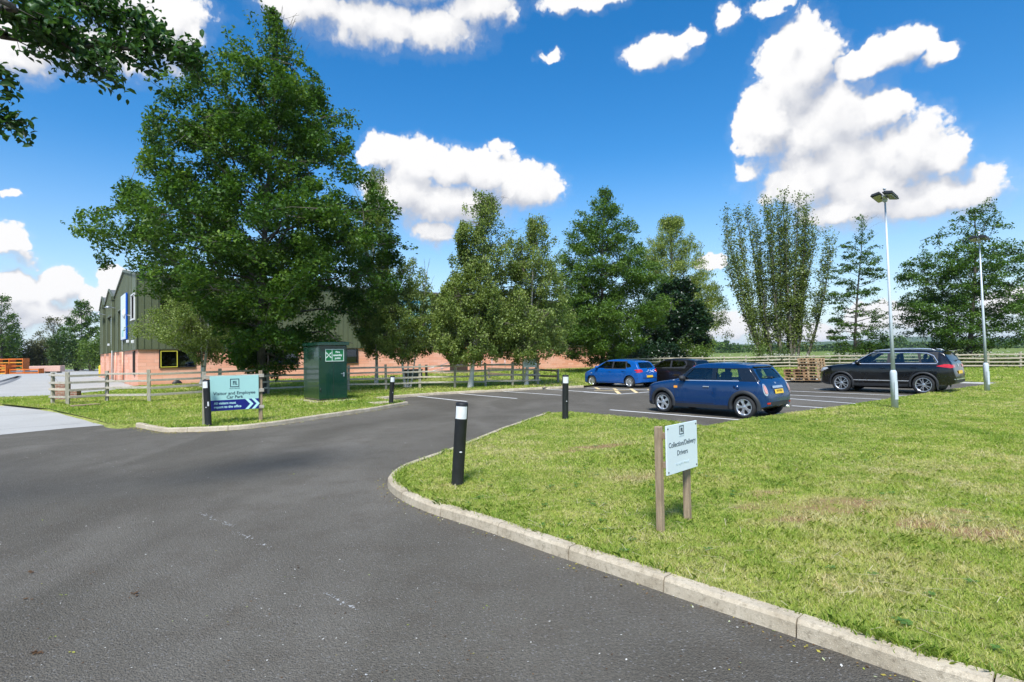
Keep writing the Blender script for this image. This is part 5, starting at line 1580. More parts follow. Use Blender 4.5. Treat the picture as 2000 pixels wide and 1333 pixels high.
bollard(1104, 817.5, 1.12, 'black bollard with a white band at the car park corner of the lawn', (1, 1.3), R(2))
bollard(407, 832, 1.16, 'leaning black bollard with a white band just left of the mint green sign', (-2, -3.6), R(-14))
bollard(763.5, 788, .98, 'small far black bollard on the tip of the island beyond the green cabinet', (2, 4.5), R(25))

# the mint green car park sign
FD = BX.copy(); FYAW = BROT                               # signs face along the building front
pl, pr = G(399, 829, GZ), G(506, 821, GZ)
d = (pr - pl); yaw = math.atan2(d.y, d.x); W = d.length
sg = thing('car_park_sign', 'mint green and navy sign pointing to the visitor car park on wooden posts', 'sign', (pl + pr) / 2, yaw)
for x in (-W / 2, W / 2 + .04):
    b = MB(); b.box((x, 0, .60), (.085, .085, 1.44), bev=.006); b.build('post', M_POSTB if x > 0 else M_POST, sg)
for z in (.36, .80, 1.19):
    b = MB(); b.box((.05, -.064, z), (W + .13, .04, .085), bev=.004); b.build('batten', M_RAIL, sg)
BW, BHt, zc = 1.15, .885, .765
SX = .045
b = MB(); b.box((SX, -.093, zc), (BW, .016, BHt), bev=.003); pn = b.build('board', M_MINT, sg)
bz = zc - BHt / 2
b = MB(); b.box((SX, -.1022, bz + .135), (BW - .002, .002, .268)); b.build('navy_band', M_NAVY, sg)
M_MINTL = pm('mint_lettering', (.46, .76, .71), .5, var=.02)
yf = -.1034
b = MB()
for k in range(2):
    x0 = SX + .245 + k * .155
    for s in (-1, 1):
        b.add([(x0, yf, bz + .135 + s * .134), (x0 + .08, yf, bz + .135 + s * .134), (x0 + .20, yf, bz + .135), (x0 + .12, yf, bz + .135)], [(0, 1, 2, 3)])
b.build('chevron', M_MINTL, sg, fix=False)
RX = (R(90), 0, 0)
logo(sg, SX, bz + .70, .215, M_INK, -.1015)
text_obj('FILSTORAGE', .042, M_INK, sg, (SX, -.102, bz + .555), RX, width=.24)
text_obj('Visitor and Employee', .112, M_INK, sg, (SX, -.102, bz + .435), RX, bold=.018, width=.99)
text_obj('Car Park', .112, M_INK, sg, (SX, -.102, bz + .335), RX, bold=.018, width=.39)
text_obj('All visitors must', .085, M_MINTL, sg, (SX - .48, -.1035, bz + .188), RX, bold=.022, align='LEFT', width=.51)
text_obj('report to the office', .085, M_MINTL, sg, (SX - .48, -.1035, bz + .092), RX, bold=.022, align='LEFT', width=.63)

# the drivers' sign on the lawn
pl, pr = G(1285, 1035, GZ), G(1347, 1013, GZ)
pl.z = pr.z = GZ
d = (pr - pl); yaw = math.atan2(d.y, d.x) + R(5); W = d.length
sg = thing('delivery_sign', 'pale sign for collection and delivery drivers on two short wooden posts in the lawn', 'sign', (pl + pr) / 2, yaw)
for x, h in ((-W / 2 + .01, .955), (W / 2, .93)):
    b = MB(); b.box((x, 0, h / 2 - .03), (.060, .060, h + .06), bev=.005); b.build('post', M_POSTB, sg)
for z in (.60, .87):
    b = MB(); b.box((.03, -.05, z), (W + .02, .034, .06), bev=.003); b.build('batten', M_POSTB, sg)
BW, BHt, zc = .585, .455, .735
ox = .045
b = MB(); b.box((ox, -.074, zc), (BW, .014, BHt), bev=.002); b.build('board', M_SIGNW, sg)
M_GINK = pm('slate_ink', (.045, .075, .09), .5, var=.02); M_FAINT = pm('faded_ink', (.50, .60, .62), .5, var=.02)
bz = zc - BHt / 2
logo(sg, ox - .015, bz + .395, .083, M_GINK, -.0815)
text_obj('FILSTORAGE', .014, M_FAINT, sg, (ox - .015, -.082, bz + .338), RX, sx=1.2)
text_obj('Collection/Delivery', .068, M_GINK, sg, (ox, -.0818, bz + .268), RX, width=.515, bold=.004)
text_obj('Drivers', .068, M_GINK, sg, (ox - .005, -.0818, bz + .182), RX, width=.20, bold=.004)
text_obj('Straight Ahead', .040, M_FAINT, sg, (ox - .01, -.0818, bz + .082), RX, width=.255)
for x in (-BW / 2 + .025, BW / 2 - .025):
    for z in (.025, BHt - .03):
        b = MB(); b.lathe([(0, -.006), (.007, -.004), (.008, 0), (0, 0)], 'y', (ox + x, -.0815, bz + z), 10); b.build('screw', M_FRAME, sg)

# green metal cabinet with the assembly point sign
M_CABG = pm('green_enamel', (.003, .034, .019), .16, var=.10, scale=2.2, spec=.55, coat=.4)
n_ = G(623.5, 785, GZ)
cab = thing('metal_cabinet', 'tall dark green metal cabinet with a lid under the biggest tree', 'cabinet', (n_.x, n_.y, GZ - .02), BROT)
CW, CD, CH = 1.10, 1.60, 2.08
b = MB(); b.box((CW / 2, CD / 2, CH / 2 + .06), (CW, CD, CH - .06), bev=.015); b.build('body', M_CABG, cab)
b = MB(); b.box((CW / 2, CD / 2 - .06, CH + .09), (CW + .09, CD + .12, .12), bev=.012); b.build('lid', M_CABG, cab)
b = MB(); b.box((CW / 2, CD / 2, .06), (CW - .06, CD - .06, .12)); b.build('plinth', M_FRAME, cab)
b = MB(); b.box((CW / 2, CD / 2, .015), (CW + .5, CD + .5, .05), bev=.01); tag(b.build('concrete_base', M_KERB), 'concrete slab under the green metal cabinet', 'slab').matrix_world = Matrix.Translation((n_.x, n_.y, GZ - .02)) @ Matrix.Rotation(BROT, 4, 'Z')
b = MB(); b.box((CW / 2, -.001, CH / 2 + .05), (.008, .006, CH - .2)); b.build('door_seam', M_FRAME, cab)
for z in (.45, 1.65):
    b = MB(); b.tube([(.045, -.012, z - .06), (.045, -.012, z + .06)], .014, 8); b.build('hinge', M_FRAME, cab)
b = MB(); b.box((CW - .14, -.012, 1.0), (.05, .02, .16), bev=.006); b.bar((CW - .14, -.03, 1.03), (CW - .26, -.03, 1.03), .016, .022, .004); b.build('door_handle', M_GREYM, cab)
b = MB()
for k in range(7): b.box((-.006, CD / 2, 1.62 + k * .045), (.02, .55, .018), Matrix.Rotation(R(25), 3, 'Y'))
b.build('vent_louvre', M_CABG, cab)
M_SGN = pm('safety_green', (.004, .15, .040), .4, var=.04); M_SW = pm('safety_white', (.74, .78, .75), .45, var=.03)
sg = thing('assembly_point_sign', 'green fire assembly point sign with white lettering on the cabinet', 'sign', Matrix.Translation((n_.x, n_.y, GZ - .02)) @ Matrix.Rotation(BROT, 4, 'Z') @ Vector((CW * .55, -.008, 1.74)), BROT)
sw, sh = .74, .48
b = MB(); b.box((0, -.004, 0), (sw, .008, sh), bev=.002); b.build('panel', M_SGN, sg)
b = MB(); t = .018
for (x, z, w, h) in ((0, sh / 2 - t, sw - t, t), (0, -sh / 2 + t, sw - t, t), (-sw / 2 + t, 0, t, sh - 3 * t), (sw / 2 - t, 0, t, sh - 3 * t), (-sw * .14, 0, t, sh - 3 * t)): b.box((x, -.0095, z), (w, .003, h))
b.build('border', M_SW, sg)
text_obj('Fire', .105, M_SW, sg, (.115, -.0095, .115), RX, bold=.03)
text_obj('assembly', .105, M_SW, sg, (.115, -.0095, .0), RX, bold=.03, sx=.92)
text_obj('point', .105, M_SW, sg, (.115, -.0095, -.115), RX, bold=.03)
b = MB(); cx = -.235
for sx in (-1, 1):
    for sz in (-1, 1):
        b.bar((cx + sx * .105, -.0098, sz * .105), (cx + sx * .062, -.0098, sz * .062), .003, .026, up=(sx, 0, -sz))
        b.add([(cx + sx * .035, -.0098, sz * .035), (cx + sx * .085, -.0098, sz * .038), (cx + sx * .038, -.0098, sz * .085)], [(0, 1, 2)])
for k in (-1, 0, 1):
    b.box((cx + k * .025, -.0097, -.012), (.016, .003, .045)); b.lathe([(0, -.0015), (.010, -.0015), (.010, .0015), (0, .0015)], 'y', (cx + k * .025, -.0097, .022), 10)
b.build('pictogram', M_SW, sg, fix=False)

# small sign on the end of the fence
p = Vector((1.33, 29.45, 0)); q = Vector((0.45, 29.2, 0)); d = p - q
sg = thing('parking_sign', 'small pale blue sign fixed to the end posts of the old fence', 'sign', (p.x - .42, p.y - .22, 1.26), math.atan2(d.y, d.x))
b = MB(); b.box((0, 0, 0), (.74, .014, .44), bev=.003); b.build('board', M_SIGNW, sg)
logo(sg, 0, .14, .09, M_MINT, -.008)
b = MB(); M_BLINE = pm('blue_print', (.16, .36, .52), .5)
for (x, w, z) in ((-.1, .42, .0), (.22, .16, .0), (-.12, .36, -.09)): b.box((x, -.0085, z), (w, .003, .035))
b.build('print', M_BLINE, sg)
b = MB(); b.box((.36, .06, -.25), (.09, .09, 1.45), bev=.006); b.build('post', M_POST, sg)
b = MB(); b.box((-.34, .06, -.25), (.09, .09, 1.45), bev=.006); b.build('post', M_POST, sg)

# brick pier at the fence end
M_BRICK, nt_ = newmat('red_brick'); co_ = objco(nt_)
br_ = nd(nt_, 'ShaderNodeTexBrick'); sp_ = nd(nt_, 'ShaderNodeSeparateXYZ'); lk(nt_, co_, sp_.inputs[0]); cb_ = nd(nt_, 'ShaderNodeCombineXYZ')
lk(nt_, mth(nt_, 'ADD', sp_.outputs[0], sp_.outputs[1]), cb_.inputs[0]); lk(nt_, sp_.outputs[2], cb_.inputs[1]); lk(nt_, cb_.outputs[0], br_.inputs['Vector'])
br_.inputs['Scale'].default_value = 1; br_.inputs['Brick Width'].default_value = .225; br_.inputs['Row Height'].default_value = .075; br_.inputs['Mortar Size'].default_value = .008
br_.inputs['Color1'].default_value = (.22, .09, .06, 1); br_.inputs['Color2'].default_value = (.32, .16, .10, 1); br_.inputs['Mortar'].default_value = (.38, .34, .28, 1)
princ(nt_, mix_rgb(nt_, maprange(nt_, noise(nt_, co_, 9, 4), .5, .75, 0, .6), br_.outputs['Color'], (.10, .075, .05)), .9, 0, .2, bump(nt_, br_.outputs['Fac'], -.6, .01))
q = G(100, 783, GZ)
b = MB(); b.box((0, 0, .36), (.46, .46, .84)); b.box((.42, .1, .2), (.38, .36, .52)); b.box((0, 0, .80), (.50, .50, .05), bev=.01)
tag(b.build('brick_pier', M_BRICK), 'low red brick pier behind the left end of the old fence', 'pier'); bpy.data.objects['brick_pier'].location = (q.x + .0, q.y + .55, GZ - .05); bpy.data.objects['brick_pier'].rotation_euler = (0, 0, R(12))
# board lying in the grass
a_, c_ = G(140, 795, GZ), G(192, 791, GZ); a_.z = c_.z = GZ + .03
b = MB(); b.bar(a_, c_, .30, .045, .006)
tag(b.build('plank', M_POSTB), 'reddish brown plank lying in the grass by the old fence', 'plank')
# inspection cover on the island tip
q = G(745, 787, GZ); b = MB(); b.box((0, 0, 0), (.75, .6, .05), bev=.01); o = b.build('drain_cover', M_KERB); o.location = (q.x, q.y, GZ + .005); o.rotation_euler = (0, 0, BROT); tag(o, 'square concrete drain cover in the grass by the small far bollard', 'drain cover')

# handrail and ramp at the door, bin and post
hr = thing('ramp_handrail', 'galvanised tube handrail of the ramp before the brown double door', 'handrail', BC, BROT)
def hrail(pts, r=.024):
    b = MB(); b.tube(pts, r, 8); b.build('rail', M_GREYM, hr)
for zz in (1.0, .55):
    hrail([(20.6, -1.9, zz * .55), (22.2, -1.9, zz * .72 + .18), (23.6, -1.9, zz + .28), (26.6, -1.9, zz + .28)]); hrail([(27.8, -1.9, zz + .28), (29.4, -1.9, zz + .28)])
for (x, h) in ((20.6, .56), (22.2, .9), (23.7, 1.28), (25.2, 1.28), (26.6, 1.28), (27.8, 1.28), (29.4, 1.28)):
    b = MB(); b.tube([(x, -1.9, 0), (x, -1.9, h)], .024, 8); b.build('stanchion', M_GREYM, hr)
b = MB(); b.add([(20.4, -1.95, .03), (23.6, -1.95, .24), (29.6, -1.95, .24), (29.6, -.05, .24), (23.6, -.05, .24), (20.4, -.05, .03), (20.4, -1.95, 0), (29.6, -1.95, 0), (29.6, -.05, 0), (20.4, -.05, 0)],
               [(0, 1, 4, 5), (1, 2, 3, 4), (0, 6, 7, 2, 1), (5, 4, 3, 8, 9), (0, 5, 9, 6), (2, 7, 8, 3), (6, 9, 8, 7)])
o = b.build('ramp', M_PATH); o.matrix_world = BM; o['kind'] = 'structure'
M_BIN = pm('dark_green_plastic', (.010, .022, .020), .5, var=.15)
q = G(807, 742, GZ)
b = MB(); b.box((0, 0, .33), (1.05, .75, .62), bev=.03); b.box((0, 0, .68), (1.12, .80, .10), bev=.03); o = b.build('grit_bin', M_BIN); o.location = (q.x, q.y, GZ - .01); o.rotation_euler = (0, 0, BROT); tag(o, 'low dark green bin standing against the wall behind the multi stemmed birch', 'bin')
q = G(833, 741, GZ); b = MB(); b.box((0, 0, .5), (.16, .16, 1.04), bev=.01); b.box((.05, 0, .02), (.9, .3, .05)); o = b.build('marker_post', M_FRAME); o.location = (q.x, q.y, GZ - .01); tag(o, 'short square black post near the wall right of the dark green bin', 'post')

# yellow bollards by the building end
M_YB = pm('yellow_bollard_paint', (.72, .46, .015), .5, var=.1)
for i, (px, lab) in enumerate(((199.5, 'left one of the two yellow guard posts at the building end'), (203.5, 'right one of the two yellow guard posts at the building end'))):
    q = at(px - 4, 737, 62 if i == 0 else 60); b = MB(); b.lathe([(.14, 0), (.14, 1.15), (.09, 1.24), (0, 1.27)], 'z', (0, 0, 0), 16); o = b.build('guard_post', M_YB); o.location = (q.x, q.y, 0); tag(o, lab, 'guard post', 'yellow guard posts')

# racking beams in the yard
M_ORANGE = pm('orange_steel', (.62, .15, .015), .45, var=.18, scale=3); M_AMBER = pm('amber_steel', (.68, .30, .03), .45, var=.15, scale=3); M_PINK = pm('wrapped_pink', (.58, .36, .28), .5, var=.12); M_STL = pm('steel_bundle', (.20, .21, .24), .45, .5)
def rack(label, x, y, L, H, D, mat, mat2, rows):
    o = thing('beam_rack', label, 'beam rack', (x, y, 0))
    for s in (0, .5, 1):
        b = MB(); b.box(((s - .5) * (L - .1), 0, H / 2), (.10, D, H)); b.build('upright', M_ORANGE, o)
    for k in range(rows):
        z = .12 + (H - .24) * k / max(rows - 1, 1)
        b = MB()
        for yy in (-D / 2 + .1, 0, D / 2 - .1): b.box((0, yy, z), (L, .10, .15), bev=.01)
        b.build('beam', mat if k % 2 else mat2, o)
    return o
rack('tallest rack of orange and amber steel beams in the yard', at(24, 725, 86).x, 86, 4.3, 2.35, 1.2, M_AMBER, M_ORANGE, 5)
rack('low stack of amber steel beams in front of the tall beam rack', at(-4, 725, 84).x, 84, 3.2, 1.45, 1.0, M_ORANGE, M_AMBER, 4)
rack('orange beam stack lying between the tall rack and the wrapped bundle', at(58, 725, 85).x, 84.5, 4.4, .75, 1.0, M_STL, M_ORANGE, 3)
q = at(92, 725, 86); o = thing('wrapped_bundle', 'long pale pink wrapped bundle beside the orange beams', 'bundle', (q.x, 86, 0))
b = MB(); b.box((0, 0, .68), (4.8, 1.0, .90), bev=.06); b.build('wrapping', M_PINK, o)
b = MB()
for s in (-1.8, 0, 1.8): b.box((s, 0, .11), (.12, 1.0, .22))
b.build('bearer', M_POST, o)

# pallets
M_PAL = [wood_mat('pallet_pale', (.42, .27, .14), (.60, .43, .25)), wood_mat('pallet_dark', (.16, .085, .045), (.30, .18, .10)), wood_mat('pallet_mid', (.32, .185, .09), (.48, .31, .17))]
def pallet_mesh(mat):
    b = MB()
    for i in range(7): b.box((0, -.5 + .05 + i * .15, .133), (1.2, .1, .022))
    for x in (-.55, 0, .55): b.box((x, 0, .111), (.1, 1.0, .02))
    for x in (-.55, 0, .55):
        for y in (-.44, 0, .44): b.box((x, y, .0625), (.1, .12, .077))
    for y in (-.44, 0, .44): b.box((0, y, .012), (1.2, .1, .022))
    me = b.mesh('pallet'); me.materials.append(mat); return me
PM_ = [pallet_mesh(mm) for mm in M_PAL]
r_ = random.Random(3)
q0 = G(1597, 743.5, GZ)
stacks = [((-.30, .0), 8, ''), ((-.86, .30), 4, '')]
nm = ['bottom', 'second', 'third', 'fourth', 'fifth', 'sixth', 'seventh', 'top']
where = ['taller stack near the field fence', 'lower stack near the field fence']
for si, (off, n, _l) in enumerate(stacks):
    for k in range(n):
        pick = (0, 0, 2, 0)[r_.randrange(4)] if si == 0 and k > 1 else (1, 2, 1, 0)[r_.randrange(4)]
        o = bpy.data.objects.new('pallet', PM_[pick]); COL.objects.link(o)
        p = q0 + BX * off[0] + BY * off[1] if False else q0 + Vector((off[0] * 1.05, off[1] * 1.1, 0))
        o.location = (p.x + r_.uniform(-.04, .04), p.y + r_.uniform(-.04, .04), GZ + .012 + k * .1455)
        o.rotation_euler = (0, 0, BROT + R(90) + r_.uniform(-.05, .05) + (0, .08)[si])
        pos = 'top' if k == n - 1 else nm[k]
        o.scale = (.86, .86, 1.0)
        tag(o, f'wooden pallet, {pos} from the ground in the {where[si]}' if pos not in ('top', 'bottom') else f'{pos} wooden pallet of the {where[si]}', 'pallet', 'pallets stacked by the field fence')
# ------------------------------------------------------------------ parked cars
def paint(name, col, flake=.12, rough=.28):
    m_, nt = newmat(name); co = objco(nt)
    n1 = noise(nt, co, 2.5, 3, .5); n2 = noise(nt, co, 900, 2, .5)
    c = mix_rgb(nt, maprange(nt, n2, .45, .7, 0, flake), col, tuple(min(1, x * 2.2) for x in col))
    p = princ(nt, c, maprange(nt, n1, .3, .7, rough - .04, rough + .05), .0, .35, None, .75)
    return m_
P_MINI = paint('dark_blue_paint', (.0008, .026, .098)); P_HATCH = paint('bright_blue_paint', (.002, .075, .29)); P_BLK = paint('black_paint', (.002, .0021, .0025), .05); P_BLK2 = paint('brown_black_paint', (.008, .007, .007), .06)
C_RUB = pm('black_plastic', (.022, .023, .025), .62, var=.15, scale=8); C_TYRE = pm('tyre_rubber', (.022, .022, .022), .85, var=.25, scale=12)
C_ALLOY = pm('alloy', (.62, .63, .65), .30, .85, var=.08); C_CHROME = pm('chrome', (.74, .745, .75), .30, .75, var=.03); C_DARK = pm('near_black', (.012, .012, .012), .7)  # C_DARK is one even near-black for discs, panel gaps, plate letters and underbody
C_GLASS = glass_mat('car_glass', (.78, .86, .80), .01); C_TINT = glass_mat('tinted_car_glass', (.16, .18, .18), .01)
C_RED = pm('red_lamp', (.52, .012, .015), .12, var=.2, scale=30, spec=.6, coat=.6); C_AMB = pm('amber_lamp', (.85, .30, .01), .2, var=.1, coat=.5); C_CLR = pm('clear_lamp', (.72, .73, .75), .12, .3, var=.1, coat=.6)
C_PLATE = pm('yellow_plate', (.80, .50, .03), .4, var=.04); C_PINK = pm('pink_lamp', (.62, .30, .25), .15, var=.3, scale=25, coat=.6)
C_SEAT = pm('seat_cloth', (.035, .036, .038), .9, var=.2, scale=10); C_LINING = pm('pale_lining', (.30, .30, .27), .9)


def lerp_tab(tab, x):
    tab = sorted(tab); xs = [t[0] for t in tab]; ys = [t[1] for t in tab]
    return float(np.interp(x, xs, ys))


def smooth_tab(tab, n=240):
    """smoothed version of a corner list, so the outline bends gently"""
    tab = sorted(tab); xs = np.linspace(tab[0][0], tab[-1][0], n); ys = np.interp(xs, [t[0] for t in tab], [t[1] for t in tab])
    for _ in range(5):
        ys[1:-1] = (ys[:-2] + ys[1:-1] * 2 + ys[2:]) / 4
    return list(zip(xs, ys))


class Car:
    def __init__(s, D):
        s.D = D; s.top = smooth_tab(D['top']); s.bot = D['bot']; s.plan = smooth_tab(D['plan']); s.vert = smooth_tab(D['vert'])
    def W(s, x, z): return lerp_tab(s.plan, x) * lerp_tab(s.vert, z)
    def loft(s, xs, dw=0.0, dt=0.0, zb=None, rc=.085):
        rings = []
        for x in xs:
            zt = lerp_tab(s.top, x) - dt; z0 = (lerp_tab(s.bot, x) if zb is None else zb)
            zt = max(zt, z0 + .06)
            r = min(rc, (zt - z0) * .4); zc = zt - r; half = []
            half += [(0, z0), (max(.05, (s.W(x, z0 + .02) - dw) * .8), z0)]
            K = 13
            for k in range(K + 1):
                z = z0 + .012 + (zc - z0 - .012) * k / K
                half.append((max(.06, s.W(x, z) - dw), z))
            yc = half[-1][0]; ry = min(r * 1.5, yc * .5)
            for k in range(1, 5):
                a = math.pi / 2 * k / 5
                half.append((yc - ry * (1 - math.cos(a)), zc + r * math.sin(a)))
            ye = yc - ry
            for q in (1, .66, .33): half.append((ye * q, zt + .022 * (1 - q * q)))
            half.append((0, zt + .022))
            ring = [(x, y, z) for (y, z) in half] + [(x, -y, z) for (y, z) in half[-2:0:-1]]
            rings.append(ring)
        n = len(rings[0]); vs = [v for r_ in rings for v in r_]; fs = []
        for i in range(len(rings) - 1):
            for k in range(n):
                k2 = (k + 1) % n
                fs.append((i * n + k, i * n + k2, (i + 1) * n + k2, (i + 1) * n + k))
        fs.append(list(range(n))[::-1]); fs.append([(len(rings) - 1) * n + k for k in range(n)])
        b = MB(); b.add(vs, fs); return b.mesh('loft')
    def side_patch(s, bvh, poly, off, name, mat, parent, sgn=1, sub=3, inward=0):
        return patch(bvh, poly, lambda u, v: (Vector((u, sgn * 3, v)), Vector((0, -sgn, 0))), off, name, mat, parent, sub)
    def rear_patch(s, bvh, poly, off, name, mat, parent, front=False, sub=3):
        d = -1 if front else 1
        return patch(bvh, poly, lambda u, v: (Vector((-4 * d, u, v)), Vector((d, 0, 0))), off, name, mat, parent, sub)


def patch(bvh, poly, rayf, off, name, mat, parent, sub=3, thick=0.0):
    bm = bmesh.new()
    f = bm.faces.new([bm.verts.new((u, v, 0)) for u, v in poly])
    bmesh.ops.triangulate(bm, faces=[f])
    for _ in range(sub):
        bmesh.ops.subdivide_edges(bm, edges=[e for e in bm.edges if e.calc_length() > .07], cuts=1, use_grid_fill=True)
        bmesh.ops.triangulate(bm, faces=bm.faces[:])
    hits = []
    bad = []
    for v in bm.verts:
        o, d = rayf(v.co.x, v.co.y)
        h, nrm, _, _ = bvh.ray_cast(o, d)
        if h is None: bad.append(v); continue
        if nrm.dot(d) > 0: nrm = -nrm
        hits.append((v, h, o, d)); v.co = h + nrm * off
    ds = sorted((h - o).length for _, h, o, _ in hits)          # drop points where the ray slid past the edge of the body
    bad += [v for v, h, o, _ in hits if (h - o).length > ds[len(ds) // 2] + .28]
    bmesh.ops.delete(bm, geom=bad, context='VERTS')
    bmesh.ops.recalc_face_normals(bm, faces=bm.faces)
    for f in bm.faces: f.smooth = True
    me = bpy.data.meshes.new(name); bm.to_mesh(me); bm.free()
    return link(name, me, mat, parent)


def boolean(me, cutters):
    o = bpy.data.objects.new('tmp_body', me); COL.objects.link(o); cs = []
    for c in cutters:
        co = bpy.data.objects.new('tmp_cut', c); COL.objects.link(co); cs.append(co)
        md = o.modifiers.new('b', 'BOOLEAN'); md.operation = 'DIFFERENCE'; md.object = co; md.solver = 'EXACT'
    dg = bpy.context.evaluated_depsgraph_get()
    out = bpy.data.meshes.new_from_object(o.evaluated_get(dg))
    for q in cs + [o]: bpy.data.objects.remove(q)
    return out


def stroke(pts, w):
    """a thin closed outline polygon around an open 2-D line"""
    L, Rr = [], []
    for i, p in enumerate(pts):
        a = pts[max(i - 1, 0)]; c = pts[min(i + 1, len(pts) - 1)]
        dx, dy = c[0] - a[0], c[1] - a[1]; n = math.hypot(dx, dy) or 1
        L.append((p[0] - dy / n * w / 2, p[1] + dx / n * w / 2)); Rr.append((p[0] + dy / n * w / 2, p[1] - dx / n * w / 2))
    return L + Rr[::-1]


def rounded(poly, r=.03, k=4):
    out = []; n = len(poly)
    for i in range(n):
        p = Vector(poly[i]); a = Vector(poly[i - 1]); c = Vector(poly[(i + 1) % n])
        da, dc = (a - p), (c - p); q = min(r, da.length * .45, dc.length * .45)
        s0 = p + da.normalized() * q; s1 = p + dc.normalized() * q
        for j in range(k + 1):
            t = j / k; out.append(tuple((1 - t) ** 2 * s0 + 2 * t * (1 - t) * p + t * t * s1))
    return out


def make_wheel(parent, x, y, r, width, style, sgn, nseg=40):
    rim = r * .70
    hub = Vector((x, y, r))
    b = MB(); h = width / 2
    b.lathe([(rim, h * .92), (rim + .012, h), (r - .045, h), (r - .012, h * .82), (r, h * .55), (r, -h * .55), (r - .012, -h * .82), (r - .045, -h), (rim, -h)], 'y', hub, nseg)
    w = b.build('wheel', C_TYRE, parent)
    b = MB(); o = sgn * h
    b.lathe([(rim + .004, o * .95), (rim - .012, o * .99), (rim - .022, o * .82), (rim - .03, o * .2), (rim - .03, -o * .9)], 'y', hub, nseg)
    face = o * .80
    n = 5
    for k in range(n):
        a = 2 * math.pi * k / n + .31
        def P(rad, t, d): return hub + Vector((rad * math.sin(a) + t * math.cos(a), d, rad * math.cos(a) - t * math.sin(a)))
        if style == 'star':      # broad flared spokes
            prof = [(.045, .038), (rim * .55, .034), (rim * .86, .066), (rim - .018, .085)]
            vs = []; fs = []
            for (rad, t) in prof:
                dd = face * (1.0 if rad < rim * .6 else .95)
                vs += [P(rad, -t, dd - sgn * .018), P(rad, -t * .75, dd), P(rad, t * .75, dd), P(rad, t, dd - sgn * .018)]
            for i in range(len(prof) - 1):
                for q in range(3): fs.append((i * 4 + q, i * 4 + q + 1, i * 4 + q + 5, i * 4 + q + 4))
            b.add(vs, fs)
        elif style == 'twin':
            for s2 in (-1, 1):
                prof = [(.04, .012 * s2, .014), (rim * .6, .030 * s2, .013), (rim - .016, .058 * s2, .017)]
                vs = []; fs = []
                for (rad, c0, t) in prof: vs += [P(rad, c0 - t, face - sgn * .02), P(rad, c0 - t * .8, face), P(rad, c0 + t * .8, face), P(rad, c0 + t, face - sgn * .02)]
                for i in range(2):
                    for q in range(3): fs.append((i * 4 + q, i * 4 + q + 1, i * 4 + q + 5, i * 4 + q + 4))
                b.add(vs, fs)
        else:                    # plain wheel cover with slots
            for s2 in (0, 1):
                a2 = a + s2 * math.pi / n
                def P2(rad, t, d): return hub + Vector((rad * math.sin(a2) + t * math.cos(a2), d, rad * math.cos(a2) - t * math.sin(a2)))
                vs = []; fs = []; prof = [(.05, .03), (rim * .6, .028), (rim - .012, .062)]
                for (rad, t) in prof: vs += [P2(rad, -t, face - sgn * .012), P2(rad, -t * .8, face), P2(rad, t * .8, face), P2(rad, t, face - sgn * .012)]
                for i in range(2):
                    for q in range(3): fs.append((i * 4 + q, i * 4 + q + 1, i * 4 + q + 5, i * 4 + q + 4))
                b.add(vs, fs)
    b.lathe([(0, face + sgn * .004), (.03, face + sgn * .004), (.058, face - sgn * .004), (.06, face - sgn * .03)], 'y', hub, 16)
    b.build('rim', C_ALLOY, w)
    b = MB(); b.lathe([(0, o * .35), (rim - .03, o * .35), (rim - .03, o * .2), (0, o * .2)], 'y', hub, 24)
    b.build('brake_disc', C_DARK, w)
    return w


